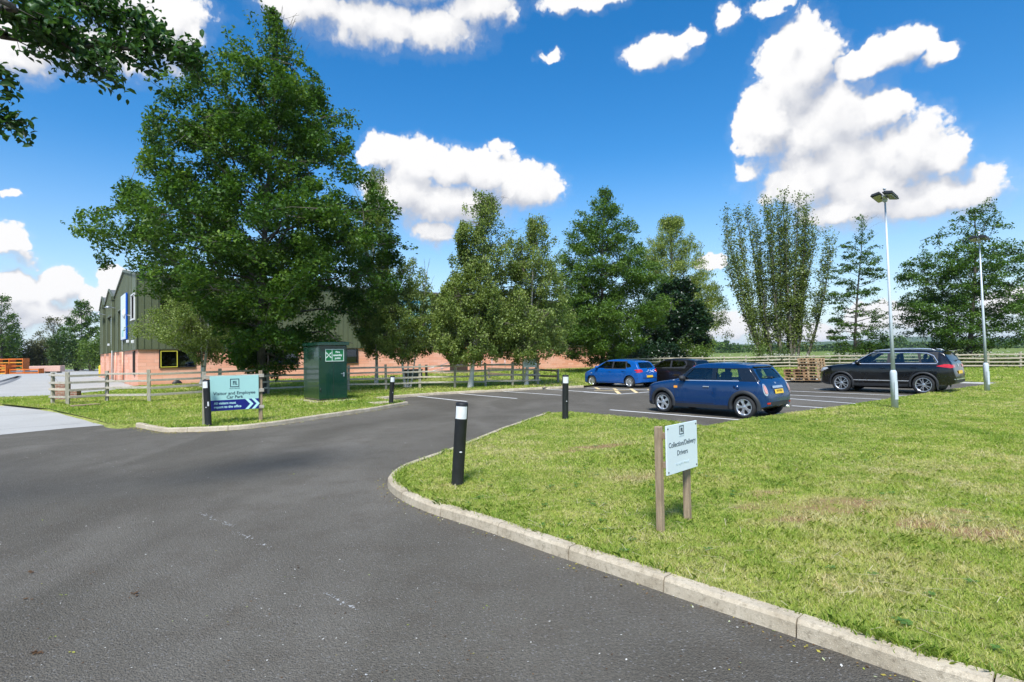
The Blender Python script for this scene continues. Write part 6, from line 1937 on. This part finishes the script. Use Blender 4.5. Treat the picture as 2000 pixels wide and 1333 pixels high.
def make_car(name, label, D, rear_px, scale=1.0, yaw=CARROT, dz=0.0):
    D = dict(D); D['top'] = [(x, z * (1 + .035 * min(1, max(0, z - .95) / .3))) for x, z in D['top']] if D.get('lift') else D['top']
    c = Car(D); L0, L1 = D['x']
    xs = []
    n = 74
    for i in range(n + 1):
        t = i / n; t = t - .55 * math.sin(2 * math.pi * t) / (2 * math.pi) * .9
        xs.append(L0 + (L1 - L0) * t)
    body0 = c.loft(xs)
    bm = bmesh.new(); bm.from_mesh(body0); bvh = BVHTree.FromBMesh(bm); bm.free()
    cut = []
    wr = D['wr']
    for ax in D['axles']:
        for s in (-1, 1):
            b = MB(); b.lathe([(0, 0), (wr + .055, 0), (wr + .055, .60), (0, .60)], 'y', (ax, .42 if s > 0 else -1.02, wr + .01), 40)
            cut.append(b.mesh('arch'))
    g0, g1 = D['cabin']
    cab = c.loft([g0 + (g1 - g0) * i / 40 for i in range(41)], dw=.06, dt=.05, zb=D['belt'] - .22, rc=.07)
    cut.append(cab)
    for poly in D['side_windows']:
        b = MB(); b.prism(rounded(poly, .035), lambda u, v, d: (u, d, v), -1.6, 1.6); cut.append(b.mesh('cut'))
    b = MB(); ws = D['windscreen']; b.prism([(-ws[1], ws[2]), (ws[1], ws[2]), (ws[0], ws[3]), (-ws[0], ws[3])], lambda u, v, d: (d, u, v), ws[4], L1 + .3); cut.append(b.mesh('cut'))
    rw = D['rear_window']; b = MB(); b.prism(rounded([(-rw[1], rw[2]), (rw[1], rw[2]), (rw[0], rw[3]), (-rw[0], rw[3])], .07), lambda u, v, d: (d, u, v), L0 - .3, rw[4]); cut.append(b.mesh('cut'))
    me = boolean(body0, cut)
    bm = bmesh.new(); bm.from_mesh(me)
    for lv in (D['sill'], D['belt'] - .005, D['gutter']):
        bmesh.ops.bisect_plane(bm, geom=bm.verts[:] + bm.edges[:] + bm.faces[:], plane_co=(0, 0, lv), plane_no=(0, 0, 1))
    for f in bm.faces:
        q = f.calc_center_median(); f.material_index = 0
        wx = c.W(q.x, q.z)
        if q.z < D['sill']: f.material_index = 1
        elif D['belt'] - .005 < q.z < D['gutter'] and D['black_pillars'][0] < q.x < D['black_pillars'][1] and abs(q.y) > wx - .10: f.material_index = 2
        if abs(q.y) < wx - .045 and q.z < lerp_tab(c.top, q.x) - .055 and f.material_index == 0 and (D['cabin'][0] < q.x < D['cabin'][1]) and q.z > D['belt'] - .3: f.material_index = 3
        for ax in D['axles']:
            if math.hypot(q.x - ax, q.z - wr - .01) < wr + .058 and abs(q.y) < wx - .004: f.material_index = 1
    bm.to_mesh(me); bm.free()
    sharpen(me, 32)
    me.name = 'body'
    P = G(*rear_px); rear_local = Vector((D['axles'][1], D['track'], 0)) * scale
    rotm = Matrix.Rotation(yaw, 3, 'Z')
    base = P - rotm @ rear_local; base.z = dz
    o = thing(name, label, 'car', base, yaw); o.scale = (scale,) * 3
    body = link('body', me, [D['paint'], C_RUB, D.get('pillar', C_RUB), C_LINING if D.get('pale') else C_SEAT], o)
    # glass
    for poly in D['side_windows']:
        for s in (1, -1): c.side_patch(bvh, rounded(poly, .035), -.014, 'side_window', D.get('glass', C_GLASS), o, s)
    def glass_x(y0, y1, z0, z1, x0, x1, nm, mt):
        b = MB(); nx, ny = 10, 8; vs = []; fs = []
        for i in range(nx + 1):
            x = x0 + (x1 - x0) * i / nx; z = lerp_tab(c.top, x); f_ = min(1, max(0, (z - z0) / (z1 - z0))); yw = y0 + (y1 - y0) * f_
            for j in range(ny + 1):
                y = -yw + 2 * yw * j / ny; vs.append((x, y, z + .022 * (1 - (y / max(yw, .1)) ** 2) - .018))
        for i in range(nx):
            for j in range(ny): fs.append((i * (ny + 1) + j, i * (ny + 1) + j + 1, (i + 1) * (ny + 1) + j + 1, (i + 1) * (ny + 1) + j))
        b.add(vs, fs, smooth=True); return b.build(nm, mt, o)
    def xat(z, lo, hi):
        a = np.linspace(lo, hi, 400); zz = np.array([lerp_tab(c.top, v) for v in a]); return float(a[np.argmin(abs(zz - z))])
    xw0, xw1 = xat(ws[2] - .02, ws[4], L1), xat(ws[3] + .02, ws[4], L1)
    glass_x(ws[1] + .03, ws[0] + .03, ws[2], ws[3], xw0, xw1, 'windscreen', C_GLASS)
    xr0, xr1 = xat(rw[2] - .02, L0, rw[4]), xat(rw[3] + .02, L0, rw[4])
    glass_x(rw[1] + .03, rw[0] + .03, rw[2], rw[3], xr0, xr1, 'rear_window', D.get('rear_glass', D.get('glass', C_GLASS)))
    # wheels
    for i, ax in enumerate(D['axles']):
        for s in (1, -1): make_wheel(o, ax, s * (D['track'] - D['ww'] / 2), wr, D['ww'], D['rim'], s)
    # arch trims
    if D.get('arch'):
        for ax in D['axles']:
            for s in (1, -1):
                b = MB(); vs = []; fs = []; n = 26; tw = D['arch']
                for i in range(n + 1):
                    a = R(-12 + 204 * i / n)
                    for (rr_, dy) in ((wr + .035, -.05), (wr + .035, .018), (wr + .05, .030), (wr + .05 + tw, .022), (wr + .055 + tw, -.02)):
                        x = ax + rr_ * math.cos(a); z = wr + .01 + rr_ * math.sin(a)
                        vs.append((x, s * (c.W(x, max(z, .3)) + dy), z))
                for i in range(n):
                    for q in range(4): fs.append((i * 5 + q, i * 5 + q + 1, i * 5 + 6 + q, i * 5 + 5 + q))
                b.add(vs, fs, smooth=True); b.build('wheel_arch_trim', C_RUB, o)
    # details laid on the skin
    for s in (1, -1):
        for line in D['seams']:
            c.side_patch(bvh, stroke(line, .014), .0015, 'panel_gap', C_DARK, body, s, 1)
        for (poly, mt, nm) in D['side_bits']:
            c.side_patch(bvh, rounded(poly, .02), .006, nm, mt, o, s, 2)
        for (x, z) in D['handles']:
            b = MB(); y = c.W(x, z); b.bar((x - .09, s * (y + .022), z), (x + .09, s * (y + .022), z), .018, .026, .006); b.box((x - .075, s * (y + .005), z), (.02, .03, .022)); b.box((x + .075, s * (y + .005), z), (.02, .03, .022))
            b.build('door_handle', D['handle_mat'], o)
        mx_, mz = D['mirror']; y = c.W(mx_, mz)
        b = MB(); b.lathe([(0, -.075), (.05, -.07), (.085, -.03), (.092, .02), (.085, .06), (0, .065)], 'x', (0, 0, 0), 14)
        b.v = [(mx_ + v[0], s * (y + .115) + v[1] * 1.15, mz + .02 + v[2] * .85) for v in b.v]
        b.bar((mx_ + .01, s * (y - .03), mz - .03), (mx_ + .01, s * (y + .08), mz - .01), .05, .04, .01)
        b.build('wing_mirror', D['mirror_mat'], o)
    for (poly, mt, nm, off) in D['rear_bits']: c.rear_patch(bvh, rounded(poly, .02), off, nm, mt, o)
    for (poly, mt, nm) in D['front_bits']: c.rear_patch(bvh, rounded(poly, .02), .006, nm, mt, o, True)
    # plate
    py_, pz, pw, ph, ptx = D['plate']
    h, nr, _, _ = bvh.ray_cast(Vector((-4, 0, pz)), Vector((1, 0, 0)))
    b = MB(); b.box((h.x - .018, py_, pz), (.012, pw, ph), Matrix.Rotation(R(D.get('plate_tilt', 8)), 3, 'Y'), .003); pl_ = b.build('number_plate', C_PLATE, o)
    if ptx: text_obj(ptx, ph * .92, C_DARK, pl_, (h.x - .0265, py_, pz), (R(90), 0, R(-90)), bold=.012, sx=.80, name='lettering')
    # seats, dash, steering wheel
    bz = D['belt']
    for (sx, ys) in D['seats']:
        for y in ys:
            b = MB(); b.box((sx, y, bz - .42), (.5, .48, .16), bev=.04); b.box((sx - .26, y, bz - .10), (.14, .46, .62), Matrix.Rotation(R(-14), 3, 'Y'), .05); b.box((sx - .36, y, bz + .28), (.09, .26, .18), Matrix.Rotation(R(-10), 3, 'Y'), .04)
            b.build('seat', C_SEAT, o)
    b = MB(); b.box((D['cabin'][1] - .38, 0, bz - .12), (.5, 1.2, .2), bev=.05); b.build('dashboard', C_SEAT, o)
    b = MB(); t = []; yv = -.36
    for i in range(17):
        a = 2 * math.pi * i / 16; t.append((D['cabin'][1] - .72 - .06 * math.sin(a), yv + .18 * math.cos(a), bz - .02 + .17 * math.sin(a)))
    b.tube(t, .014, 6, False); b.build('steering_wheel', C_DARK, o)
    # underside block so no light leaks through
    b = MB(); b.box(((L0 + L1) / 2, 0, .26), (L1 - L0 - 1.0, 1.0, .16), bev=.03); b.build('underbody', C_DARK, o)
    # wiper
    if D.get('wiper'):
        (y0, z0), (y1, z1) = D['wiper']
        a = bvh.ray_cast(Vector((-4, y0, z0)), Vector((1, 0, 0)))[0]; e = bvh.ray_cast(Vector((-4, y1, z1)), Vector((1, 0, 0)))[0]
        b = MB(); b.bar(a + Vector((-.02, 0, 0)), e + Vector((-.025, 0, 0)), .02, .02, .004); b.lathe([(0, 0), (.03, .0), (.03, .03), (0, .035)], 'x', a + Vector((-.04, 0, 0)), 10); b.build('rear_wiper', C_RUB, o)
    return o, c, bvh

# --- small dark blue hatch with white rimmed lamps
MINI = dict(lift=True, x=(-1.85, 1.85), paint=P_MINI, wr=.298, ww=.185, track=.835, axles=(1.17, -1.297), rim='star', arch=.075, sill=.315, belt=.965, gutter=1.305, black_pillars=(-9, .50), pillar=pm('gloss_black', (.010, .011, .013), .12, var=.05, coat=.6), pale=True,
    top=[(1.85, .58), (1.84, .66), (1.78, .74), (1.68, .815), (1.5, .875), (1.2, .925), (.90, .962), (.73, .99), (.66, 1.02), (.50, 1.14), (.34, 1.255), (.22, 1.325), (.08, 1.362), (-.2, 1.386), (-.6, 1.39), (-1.0, 1.372), (-1.28, 1.345), (-1.39, 1.305), (-1.48, 1.20), (-1.62, 1.03), (-1.68, .955), (-1.75, .89), (-1.80, .74), (-1.85, .66), (-1.86, .54)],
    bot=[(-1.86, .34), (-1.7, .26), (-1.2, .20), (1.2, .19), (1.65, .20), (1.85, .28)],
    plan=[(-1.86, .58), (-1.84, .66), (-1.78, .745), (-1.65, .800), (-1.4, .832), (-1.0, .842), (.9, .842), (1.3, .835), (1.55, .80), (1.70, .735), (1.79, .65), (1.85, .52)],
    vert=[(.15, .95), (.30, .985), (.5, 1.0), (.75, .995), (.90, .975), (.955, .945), (.99, .915), (1.1, .885), (1.25, .835), (1.36, .79), (1.42, .76)],
    cabin=(-1.56, .72), side_windows=[[(.50, 1.0), (-.37, 1.0), (-.37, 1.285), (.20, 1.285)], [(-.50, 1.0), (-1.22, 1.0), (-1.09, 1.27), (-.50, 1.285)]],
    windscreen=(.52, .62, 1.03, 1.30, .12), rear_window=(.50, .60, 1.02, 1.27, -1.22),
    seams=[[(.80, .35), (.74, .55), (.78, .80), (.72, .955)], [(-.43, .32), (-.44, .96)], [(.80, .345), (-.43, .345)]],
    side_bits=[([(.78, .80), (.66, .80), (.66, .735), (.78, .735)], C_AMB, 'side_repeater'), ([(.84, .96), (-1.66, .985), (-1.66, .965), (.84, .94)], C_CHROME, 'waist_trim')],
    handles=[(-.24, .80)], handle_mat=C_CHROME, mirror=(.46, 1.00), mirror_mat=C_RUB,
    rear_bits=[([(-.42, .34), (.42, .34), (.50, .44), (-.50, .44)], C_RUB, 'bumper_insert', .004), ([(-.30, .775), (.30, .775), (.27, .835), (-.27, .835)], C_CHROME, 'boot_handle', .022)],
    front_bits=[([(.42, .62), (.62, .62), (.62, .78), (.42, .78)], C_CLR, 'headlamp'), ([(-.62, .62), (-.42, .62), (-.42, .78), (-.62, .78)], C_CLR, 'headlamp')],
    plate=(0, .695, .46, .115, 'V12 EXA'), seats=[(.12, (-.36, .36)), (-.78, (-.33, .33))], wiper=((0, 1.045), (.34, 1.09)), plate_tilt=12)
o, c, bvh = make_car('small_hatchback', 'dark blue three door hatchback with black wheel arches parked nearest on the bays', MINI, (1453, 818.5), .985)
for s in (1, -1):
    for (k, mt, nm, off) in ((1.0, C_CHROME, 'lamp_surround', .008), (.74, C_PINK, 'rear_lamp', .016)):
        pts = []
        for i in range(20):
            a = 2 * math.pi * i / 20; pts.append((s * (.655 + .075 * k * math.cos(a) * (1 if k < 1 else 1.1)), .755 + .155 * k * math.sin(a)))
        c.rear_patch(bvh, pts, off, nm, mt, o, sub=2)
    c.rear_patch(bvh, rounded([(s * .52, .385), (s * .66, .385), (s * .66, .43), (s * .52, .43)], .015), .012, 'fog_reflector', C_RED, o)
b = MB(); b.tube([(-1.88, -.48, .27), (-1.66, -.48, .27)], .036, 12); b.build('exhaust_tip', C_CHROME, o)
b = MB(); b.tube([(-1.16, 0, 1.38), (-1.28, 0, 1.60)], .006, 6); b.build('aerial', C_RUB, o)
b = MB(); b.box((-1.39, 0, 1.328), (.16, 1.06, .028), Matrix.Rotation(R(7), 3, 'Y'), .01); b.build('spoiler', MINI['pillar'], o)
b = MB(); b.lathe([(0, 0), (.078, 0), (.080, .004), (0, .006)], 'y', (0, 0, 0), 22); b.v = [(-1.10 + v[0], c.W(-1.10, .80) - .001 + v[1], .80 + v[2]) for v in b.v]; b.build('fuel_cap', P_MINI, o)
c.rear_patch(bvh, rounded([(-.035, .89), (.035, .89), (.035, .93), (-.035, .93)], .015), .006, 'badge', C_CHROME, o)

# --- bright blue five door hatch
HATCH = dict(x=(-2.07, 2.08), paint=P_HATCH, wr=.305, ww=.185, track=.84, axles=(1.24, -1.368), rim='cover', arch=0, sill=.245, belt=.99, gutter=1.40, black_pillars=(-1.16, .34), pillar=C_RUB,
    top=[(2.08, .50), (2.05, .62), (1.95, .72), (1.75, .81), (1.45, .91), (1.18, 1.0), (.95, 1.12), (.6, 1.30), (.32, 1.42), (.1, 1.475), (-.3, 1.50), (-.8, 1.48), (-1.3, 1.43), (-1.55, 1.385), (-1.68, 1.33), (-1.80, 1.17), (-1.90, 1.02), (-1.98, .96), (-2.02, .80), (-2.06, .70), (-2.07, .52)],
    bot=[(-2.07, .30), (-1.8, .24), (1.6, .19), (2.08, .24)],
    plan=[(-2.07, .60), (-2.02, .72), (-1.9, .79), (-1.6, .84), (-1.2, .86), (1.2, .86), (1.6, .82), (1.85, .72), (2.0, .58), (2.08, .42)],
    vert=[(.15, .95), (.3, .985), (.55, 1.0), (.8, .995), (.95, .965), (1.02, .925), (1.2, .85), (1.4, .745), (1.52, .70)],
    cabin=(-1.8, 1.1), side_windows=[[(.86, 1.03), (-.18, 1.03), (-.18, 1.385), (.32, 1.385)], [(-.27, 1.03), (-1.12, 1.03), (-1.02, 1.36), (-.27, 1.385)], [(-1.19, 1.05), (-1.46, 1.10), (-1.36, 1.25), (-1.11, 1.34)]],
    windscreen=(.52, .64, 1.06, 1.40, .15), rear_window=(.50, .60, 1.03, 1.33, -1.5),
    seams=[[(1.0, .3), (.98, .98)], [(-.22, .28), (-.22, .98)], [(-1.0, .5), (-1.12, .75), (-1.15, .98)], [(1.0, .29), (-.9, .29)]],
    side_bits=[([(1.55, .62), (-.95, .62), (-.95, .66), (1.55, .66)], P_HATCH, 'rubbing_strip'), ([(1.28, .78), (1.2, .78), (1.2, .75), (1.28, .75)], C_CLR, 'side_repeater')],
    handles=[(-.08, .86), (-.98, .88)], handle_mat=P_HATCH, mirror=(.80, 1.06), mirror_mat=P_HATCH,
    rear_bits=[([(-.80, .50), (.80, .50), (.80, .53), (-.80, .53)], C_RUB, 'bumper_line', .005), ([(-.05, .86), (.05, .86), (.04, .95), (-.04, .95)], C_CHROME, 'badge', .008)],
    front_bits=[([(.35, .62), (.66, .66), (.62, .80), (.40, .72)], C_CLR, 'headlamp'), ([(-.66, .66), (-.35, .62), (-.40, .72), (-.62, .80)], C_CLR, 'headlamp')],
    plate=(0, .60, .52, .11, ''), seats=[(.15, (-.37, .37)), (-.85, (-.36, .36))], wiper=((0, 1.03), (-.34, 1.07)), plate_tilt=4)
o, c, bvh = make_car('blue_hatchback', 'bright blue five door hatchback parked in the far row beside the hatched bay', HATCH, (1229, 758.3), .93)
for s in (1, -1):
    c.rear_patch(bvh, rounded([(s * .50, .84), (s * .80, .80), (s * .82, .90), (s * .70, .985), (s * .55, .95)], .03), .010, 'rear_lamp', C_RED, o)
    c.side_patch(bvh, rounded([(-1.66, .93), (-1.95, .82), (-2.0, .93), (-1.9, .985)], .03), .010, 'rear_lamp', C_RED, o, s)

# --- black hatch behind it
BH_ = dict(HATCH); BH_.update(paint=P_BLK2, x=(-1.93, 1.93), axles=(1.18, -1.28), wr=.30, handle_mat=P_BLK2, mirror_mat=P_BLK2, gutter=1.40,
    top=[(1.93, .52), (1.9, .66), (1.8, .80), (1.6, .90), (1.3, .99), (1.1, 1.06), (.85, 1.2), (.5, 1.38), (.25, 1.46), (-.1, 1.505), (-.6, 1.51), (-1.2, 1.475), (-1.5, 1.43), (-1.62, 1.38), (-1.74, 1.18), (-1.80, 1.04), (-1.86, .98), (-1.90, .80), (-1.93, .5)],
    plan=[(-1.93, .58), (-1.88, .72), (-1.75, .80), (-1.5, .835), (-1.1, .845), (1.1, .845), (1.5, .80), (1.75, .70), (1.88, .56), (1.93, .42)],
    bot=[(-1.93, .32), (-1.7, .24), (1.5, .19), (1.93, .26)], cabin=(-1.68, 1.02), belt=1.0,
    side_windows=[[(.78, 1.05), (-.18, 1.05), (-.18, 1.40), (.30, 1.40)], [(-.27, 1.05), (-1.0, 1.08), (-1.15, 1.20), (-1.02, 1.37), (-.27, 1.40)]],
    seams=[[(.95, .3), (.92, .98)], [(-.22, .28), (-.22, .98)], [(-.85, .5), (-.98, .78), (-1.05, 1.0)]], side_bits=[([(1.5, .80), (1.42, .80), (1.42, .77), (1.5, .77)], C_CLR, 'side_repeater')],
    handles=[(-.06, .90), (-.86, .93)], plate=(0, .66, .52, .11, ''), rear_bits=[([(-.28, .80), (.28, .80), (.28, .83), (-.28, .83)], C_CHROME, 'boot_handle', .008)], rear_window=(.50, .60, 1.07, 1.37, -1.45), windscreen=(.52, .64, 1.10, 1.42, .1), glass=C_TINT, wiper=((0, 1.06), (-.3, 1.1)),
    seats=[(.12, (-.36, .36)), (-.75, (-.35, .35))])
o, c, bvh = make_car('black_hatchback', 'black hatchback parked between the bright blue car and the dark blue one', BH_, (1343, 757.2), .92)
for s in (1, -1):
    c.rear_patch(bvh, rounded([(s * .58, .86), (s * .80, .84), (s * .80, 1.10), (s * .66, 1.14)], .03), .010, 'rear_lamp', C_RED, o)
    c.side_patch(bvh, rounded([(-1.55, 1.02), (-1.78, .84), (-1.86, .90), (-1.72, 1.14), (-1.62, 1.14)], .03), .010, 'rear_lamp', C_RED, o, s)

# --- black estate / off-roader
SUV = dict(x=(-2.24, 2.24), paint=P_BLK, wr=.352, ww=.22, track=.915, axles=(1.34, -1.341), rim='twin', arch=.05, sill=.37, belt=1.085, gutter=1.52, black_pillars=(-1.76, .33), pillar=C_RUB,
    top=[(2.24, .62), (2.22, .78), (2.14, .93), (1.95, 1.00), (1.6, 1.055), (1.15, 1.10), (.98, 1.13), (.75, 1.28), (.45, 1.47), (.25, 1.555), (0, 1.60), (-.4, 1.625), (-1.0, 1.615), (-1.5, 1.585), (-1.80, 1.55), (-1.92, 1.50), (-2.02, 1.34), (-2.10, 1.18), (-2.15, 1.12), (-2.19, .98), (-2.20, .80), (-2.24, .70), (-2.24, .52)],
    bot=[(-2.24, .42), (-1.9, .32), (-1.2, .26), (1.3, .25), (1.9, .27), (2.24, .36)],
    plan=[(-2.24, .66), (-2.2, .76), (-2.08, .84), (-1.8, .90), (-1.4, .917), (1.3, .917), (1.7, .895), (2.0, .82), (2.15, .70), (2.24, .55)],
    vert=[(.2, .94), (.36, .985), (.6, 1.0), (.85, 1.0), (1.0, .985), (1.07, .96), (1.12, .925), (1.3, .865), (1.5, .785), (1.64, .73)],
    cabin=(-2.0, 1.05), side_windows=[[(.82, 1.13), (-.22, 1.13), (-.22, 1.50), (.30, 1.50)], [(-.33, 1.13), (-1.22, 1.13), (-1.15, 1.48), (-.33, 1.50)], [(-1.29, 1.13), (-1.72, 1.15), (-1.60, 1.36), (-1.42, 1.46), (-1.23, 1.475)]],
    windscreen=(.56, .68, 1.17, 1.53, .15), rear_window=(.54, .64, 1.19, 1.49, -1.75),
    seams=[[(1.0, .42), (.96, .7), (.98, 1.08)], [(-.27, .42), (-.27, 1.08)], [(-.92, .60), (-1.10, .85), (-1.20, 1.08)], [(1.6, .83), (-1.9, .90)]],
    side_bits=[(stroke([(.95, 1.10), (.62, 1.32), (.36, 1.49), (.28, 1.52), (-1.2, 1.505), (-1.45, 1.485), (-1.64, 1.39), (-1.77, 1.16), (-1.72, 1.115), (.95, 1.105)], .022), C_CHROME, 'window_trim'), ([(.92, .47), (-.92, .47), (-.92, .50), (.92, .50)], C_CHROME, 'door_strip')],
    handles=[(-.08, .93), (-1.06, .96)], handle_mat=P_BLK, mirror=(.74, 1.14), mirror_mat=P_BLK,
    rear_bits=[([(-.72, .545), (.72, .545), (.74, .575), (-.74, .575)], C_CHROME, 'bumper_strip', .008), ([(-.70, .44), (.70, .44), (.70, .52), (-.70, .52)], C_RUB, 'bumper_insert', .006)],
    front_bits=[([(.42, .76), (.80, .80), (.80, .90), (.42, .86)], C_CLR, 'headlamp'), ([(-.80, .80), (-.42, .76), (-.42, .86), (-.80, .90)], C_CLR, 'headlamp'), ([(-.40, .66), (.40, .66), (.42, .86), (-.42, .86)], C_RUB, 'grille')],
    plate=(0, .80, .52, .115, ''), seats=[(.1, (-.38, .38)), (-.95, (-.40, .40))], wiper=((0, 1.21), (-.36, 1.24)), glass=C_GLASS, rear_glass=C_TINT, plate_tilt=6)
o, c, bvh = make_car('black_estate_car', 'black high roofed estate car with silver roof rails and window trim', SUV, (1804, 771.5), 1.03)
for s in (1, -1):
    c.rear_patch(bvh, rounded([(s * .46, .98), (s * .84, .96), (s * .84, 1.06), (s * .50, 1.08)], .02), .010, 'rear_lamp', C_RED, o)
    c.side_patch(bvh, rounded([(-1.72, 1.02), (-2.12, .95), (-2.18, 1.0), (-2.12, 1.08), (-1.95, 1.09)], .02), .010, 'rear_lamp', C_RED, o, s)
    c.side_patch(bvh, rounded([(2.0, .84), (1.80, .92), (1.86, .96), (2.12, .93), (2.14, .86)], .02), .008, 'headlamp', C_CLR, o, s)
    b = MB(); yv = c.W(-.5, 1.6) - .12
    b.tube([(.30, s * (yv + .02), 1.555), (.2, s * yv, 1.605), (-.4, s * yv, 1.665), (-1.0, s * yv, 1.655), (-1.55, s * yv, 1.62), (-1.66, s * (yv + .01), 1.575)], .016, 8); b.build('roof_rail', C_CHROME, o)
    for ax in (1.34, -1.341):
        b = MB(); b.box((ax - .40, s * (.86), .34), (.012, .20, .30), Matrix.Rotation(R(8), 3, 'Y'), .003); b.build('mud_flap', C_RUB, o)
b = MB(); b.box((-1.94, 0, 1.545), (.22, 1.18, .03), Matrix.Rotation(R(8), 3, 'Y'), .01); b.build('spoiler', P_BLK, o)
b = MB(); b.prism([(-1.35, 1.63), (-1.52, 1.69), (-1.56, 1.69), (-1.56, 1.61)], lambda u, v, d: (u, d, v), -.02, .02); b.build('roof_aerial', P_BLK, o)
c.rear_patch(bvh, rounded([(-.06, 1.0), (.06, 1.0), (.06, 1.10), (-.06, 1.10)], .05), .008, 'badge', C_CHROME, o)
# ------------------------------------------------------------------ near tree whose boughs hang into the top left corner
r_ = np.random.RandomState(77)
BP = Vector((-9.3, 2.6, 0))
ov = thing('overhanging_tree', 'near tree outside the frame whose leafy boughs hang into the top left corner', 'tree', BP)
def W3(px, py, Y): return np.array(at(px, py, Y) - BP)
paths = []
trk = np.array([[0, 0, 0], [.1, .05, 1.5], [.05, .1, 3.0], [.3, .2, 4.6], [.2, .3, 6.2], [.3, .4, 8.4]])
paths.append((trk, [.24, .20, .18, .15, .11, .05], 10))
L_NEAR = leafy_mat('leaf_near', [(0, (.022, .060, .012)), (.45, (.040, .100, .020)), (.8, (.075, .150, .032)), (1, (.13, .21, .055))], .30, .42, .4)
CC = []
def bough(pts, rad, leafy, nsub, slen, nl, spread):
    P = np.array(pts, dtype=float); P = np.array([list(v) for v in spline([tuple(p) for p in P], 6)])
    n = len(P); paths.append((P, np.linspace(rad, .006, n), 6))
    for k in range(nsub):
        u = leafy + (1 - leafy) * (k + r_.rand()) / nsub; i = min(int(u * (n - 1)), n - 2)
        d = P[i + 1] - P[i]; d /= np.linalg.norm(d)
        lat = np.cross(d, [0, 0, 1]) * r_.choice([-1, 1]); dd = d * r_.uniform(.3, .9) + lat * r_.uniform(.2, .9) + np.array([0, 0, r_.normal(.08, .5)]); dd /= np.linalg.norm(dd)
        L = slen * r_.uniform(.5, 1.2) * (1.15 - .6 * u)
        b = np.array([P[i], P[i] + dd * L * .5 + [0, 0, .03], P[i] + dd * L - np.array([0, 0, .10 * L])])
        paths.append((b, [.008, .005, .002], 4))
        q = r_.uniform(.1, 1.05, nl)[:, None]
        C = (1 - q) ** 2 * b[0] + 2 * q * (1 - q) * b[1] + q ** 2 * b[2]
        CC.append(C + r_.normal(0, spread, (nl, 3)))
# main bough along the top edge, in picture units at its own distance
bough([trk[3], W3(-120, 40, 5.0), W3(0, 70, 5.4), W3(120, 85, 5.7), W3(230, 95, 5.9), W3(330, 100, 6.1), W3(372, 120, 6.15)], .045, .36, 48, .50, 30, .06)
bough([trk[4], W3(-100, -80, 5.0), W3(40, -30, 5.5), W3(150, 10, 5.8), W3(240, 40, 6.0), W3(300, 70, 6.1)], .04, .35, 44, .48, 30, .06)
bough([trk[4], W3(-100, -40, 4.6), W3(0, 20, 5.0), W3(80, 60, 5.3), W3(160, 110, 5.5), W3(215, 150, 5.6)], .035, .4, 26, .36, 18, .05)
bough([trk[3], W3(-140, 0, 4.6), W3(-20, 10, 4.9), W3(60, 40, 5.2), W3(130, 60, 5.4)], .035, .4, 22, .45, 20, .06)
# lower bough at the left edge
bough([trk[2], W3(-160, 190, 5.0), W3(-60, 200, 5.3), W3(0, 230, 5.5), W3(45, 258, 5.6)], .025, .5, 14, .30, 16, .045)
bough([trk[2], W3(-160, 140, 5.0), W3(-60, 130, 5.3), W3(0, 150, 5.5), W3(18, 185, 5.6)], .025, .55, 8, .22, 11, .04)
# limbs out of frame that shade the road
for k in range(5):
    a = r_.uniform(0, 6.283); z = r_.uniform(3.4, 7.8); L = r_.uniform(1.8, 3.6) * (1.1 - .3 * (z - 3) / 5)
    i0 = np.array([np.interp(z - .6, trk[:, 2], trk[:, 0]), np.interp(z - .6, trk[:, 2], trk[:, 1]), z - .6])
    e = i0 + np.array([math.cos(a) * L, math.sin(a) * L, r_.uniform(.1, 1.0)])
    # keep these limbs out of the view
    q = BP + Vector(e); v = q - CAMLOC
    if v.y > .3:
        px = 1000 + FPX * v.x / v.y
        if px > -90: continue
    bough([i0, (i0 + e) / 2 + [0, 0, .25], e], .03, .3, 11, .6, 22, .10)
tubes_mesh('trunk', paths, BARK, ov)
C = np.concatenate(CC)
leaves('crown', C, .082, L_NEAR, ov, r_, .35, .35, .58, True, .45, .2)
# ------------------------------------------------------------------ summer haze over the fields
m_, nt_ = newmat('haze_air')
pv = nd(nt_, 'ShaderNodeVolumePrincipled'); pv.inputs['Color'].default_value = (.72, .82, .95, 1); pv.inputs['Density'].default_value = .00011; pv.inputs['Anisotropy'].default_value = .2
ou = nd(nt_, 'ShaderNodeOutputMaterial'); lk(nt_, pv.outputs[0], ou.inputs['Volume'])
b = MB(); b.box((0, 0, 34.0), (10400, 10400, 72.0)); hz = b.build('haze', m_); hz['kind'] = 'stuff'
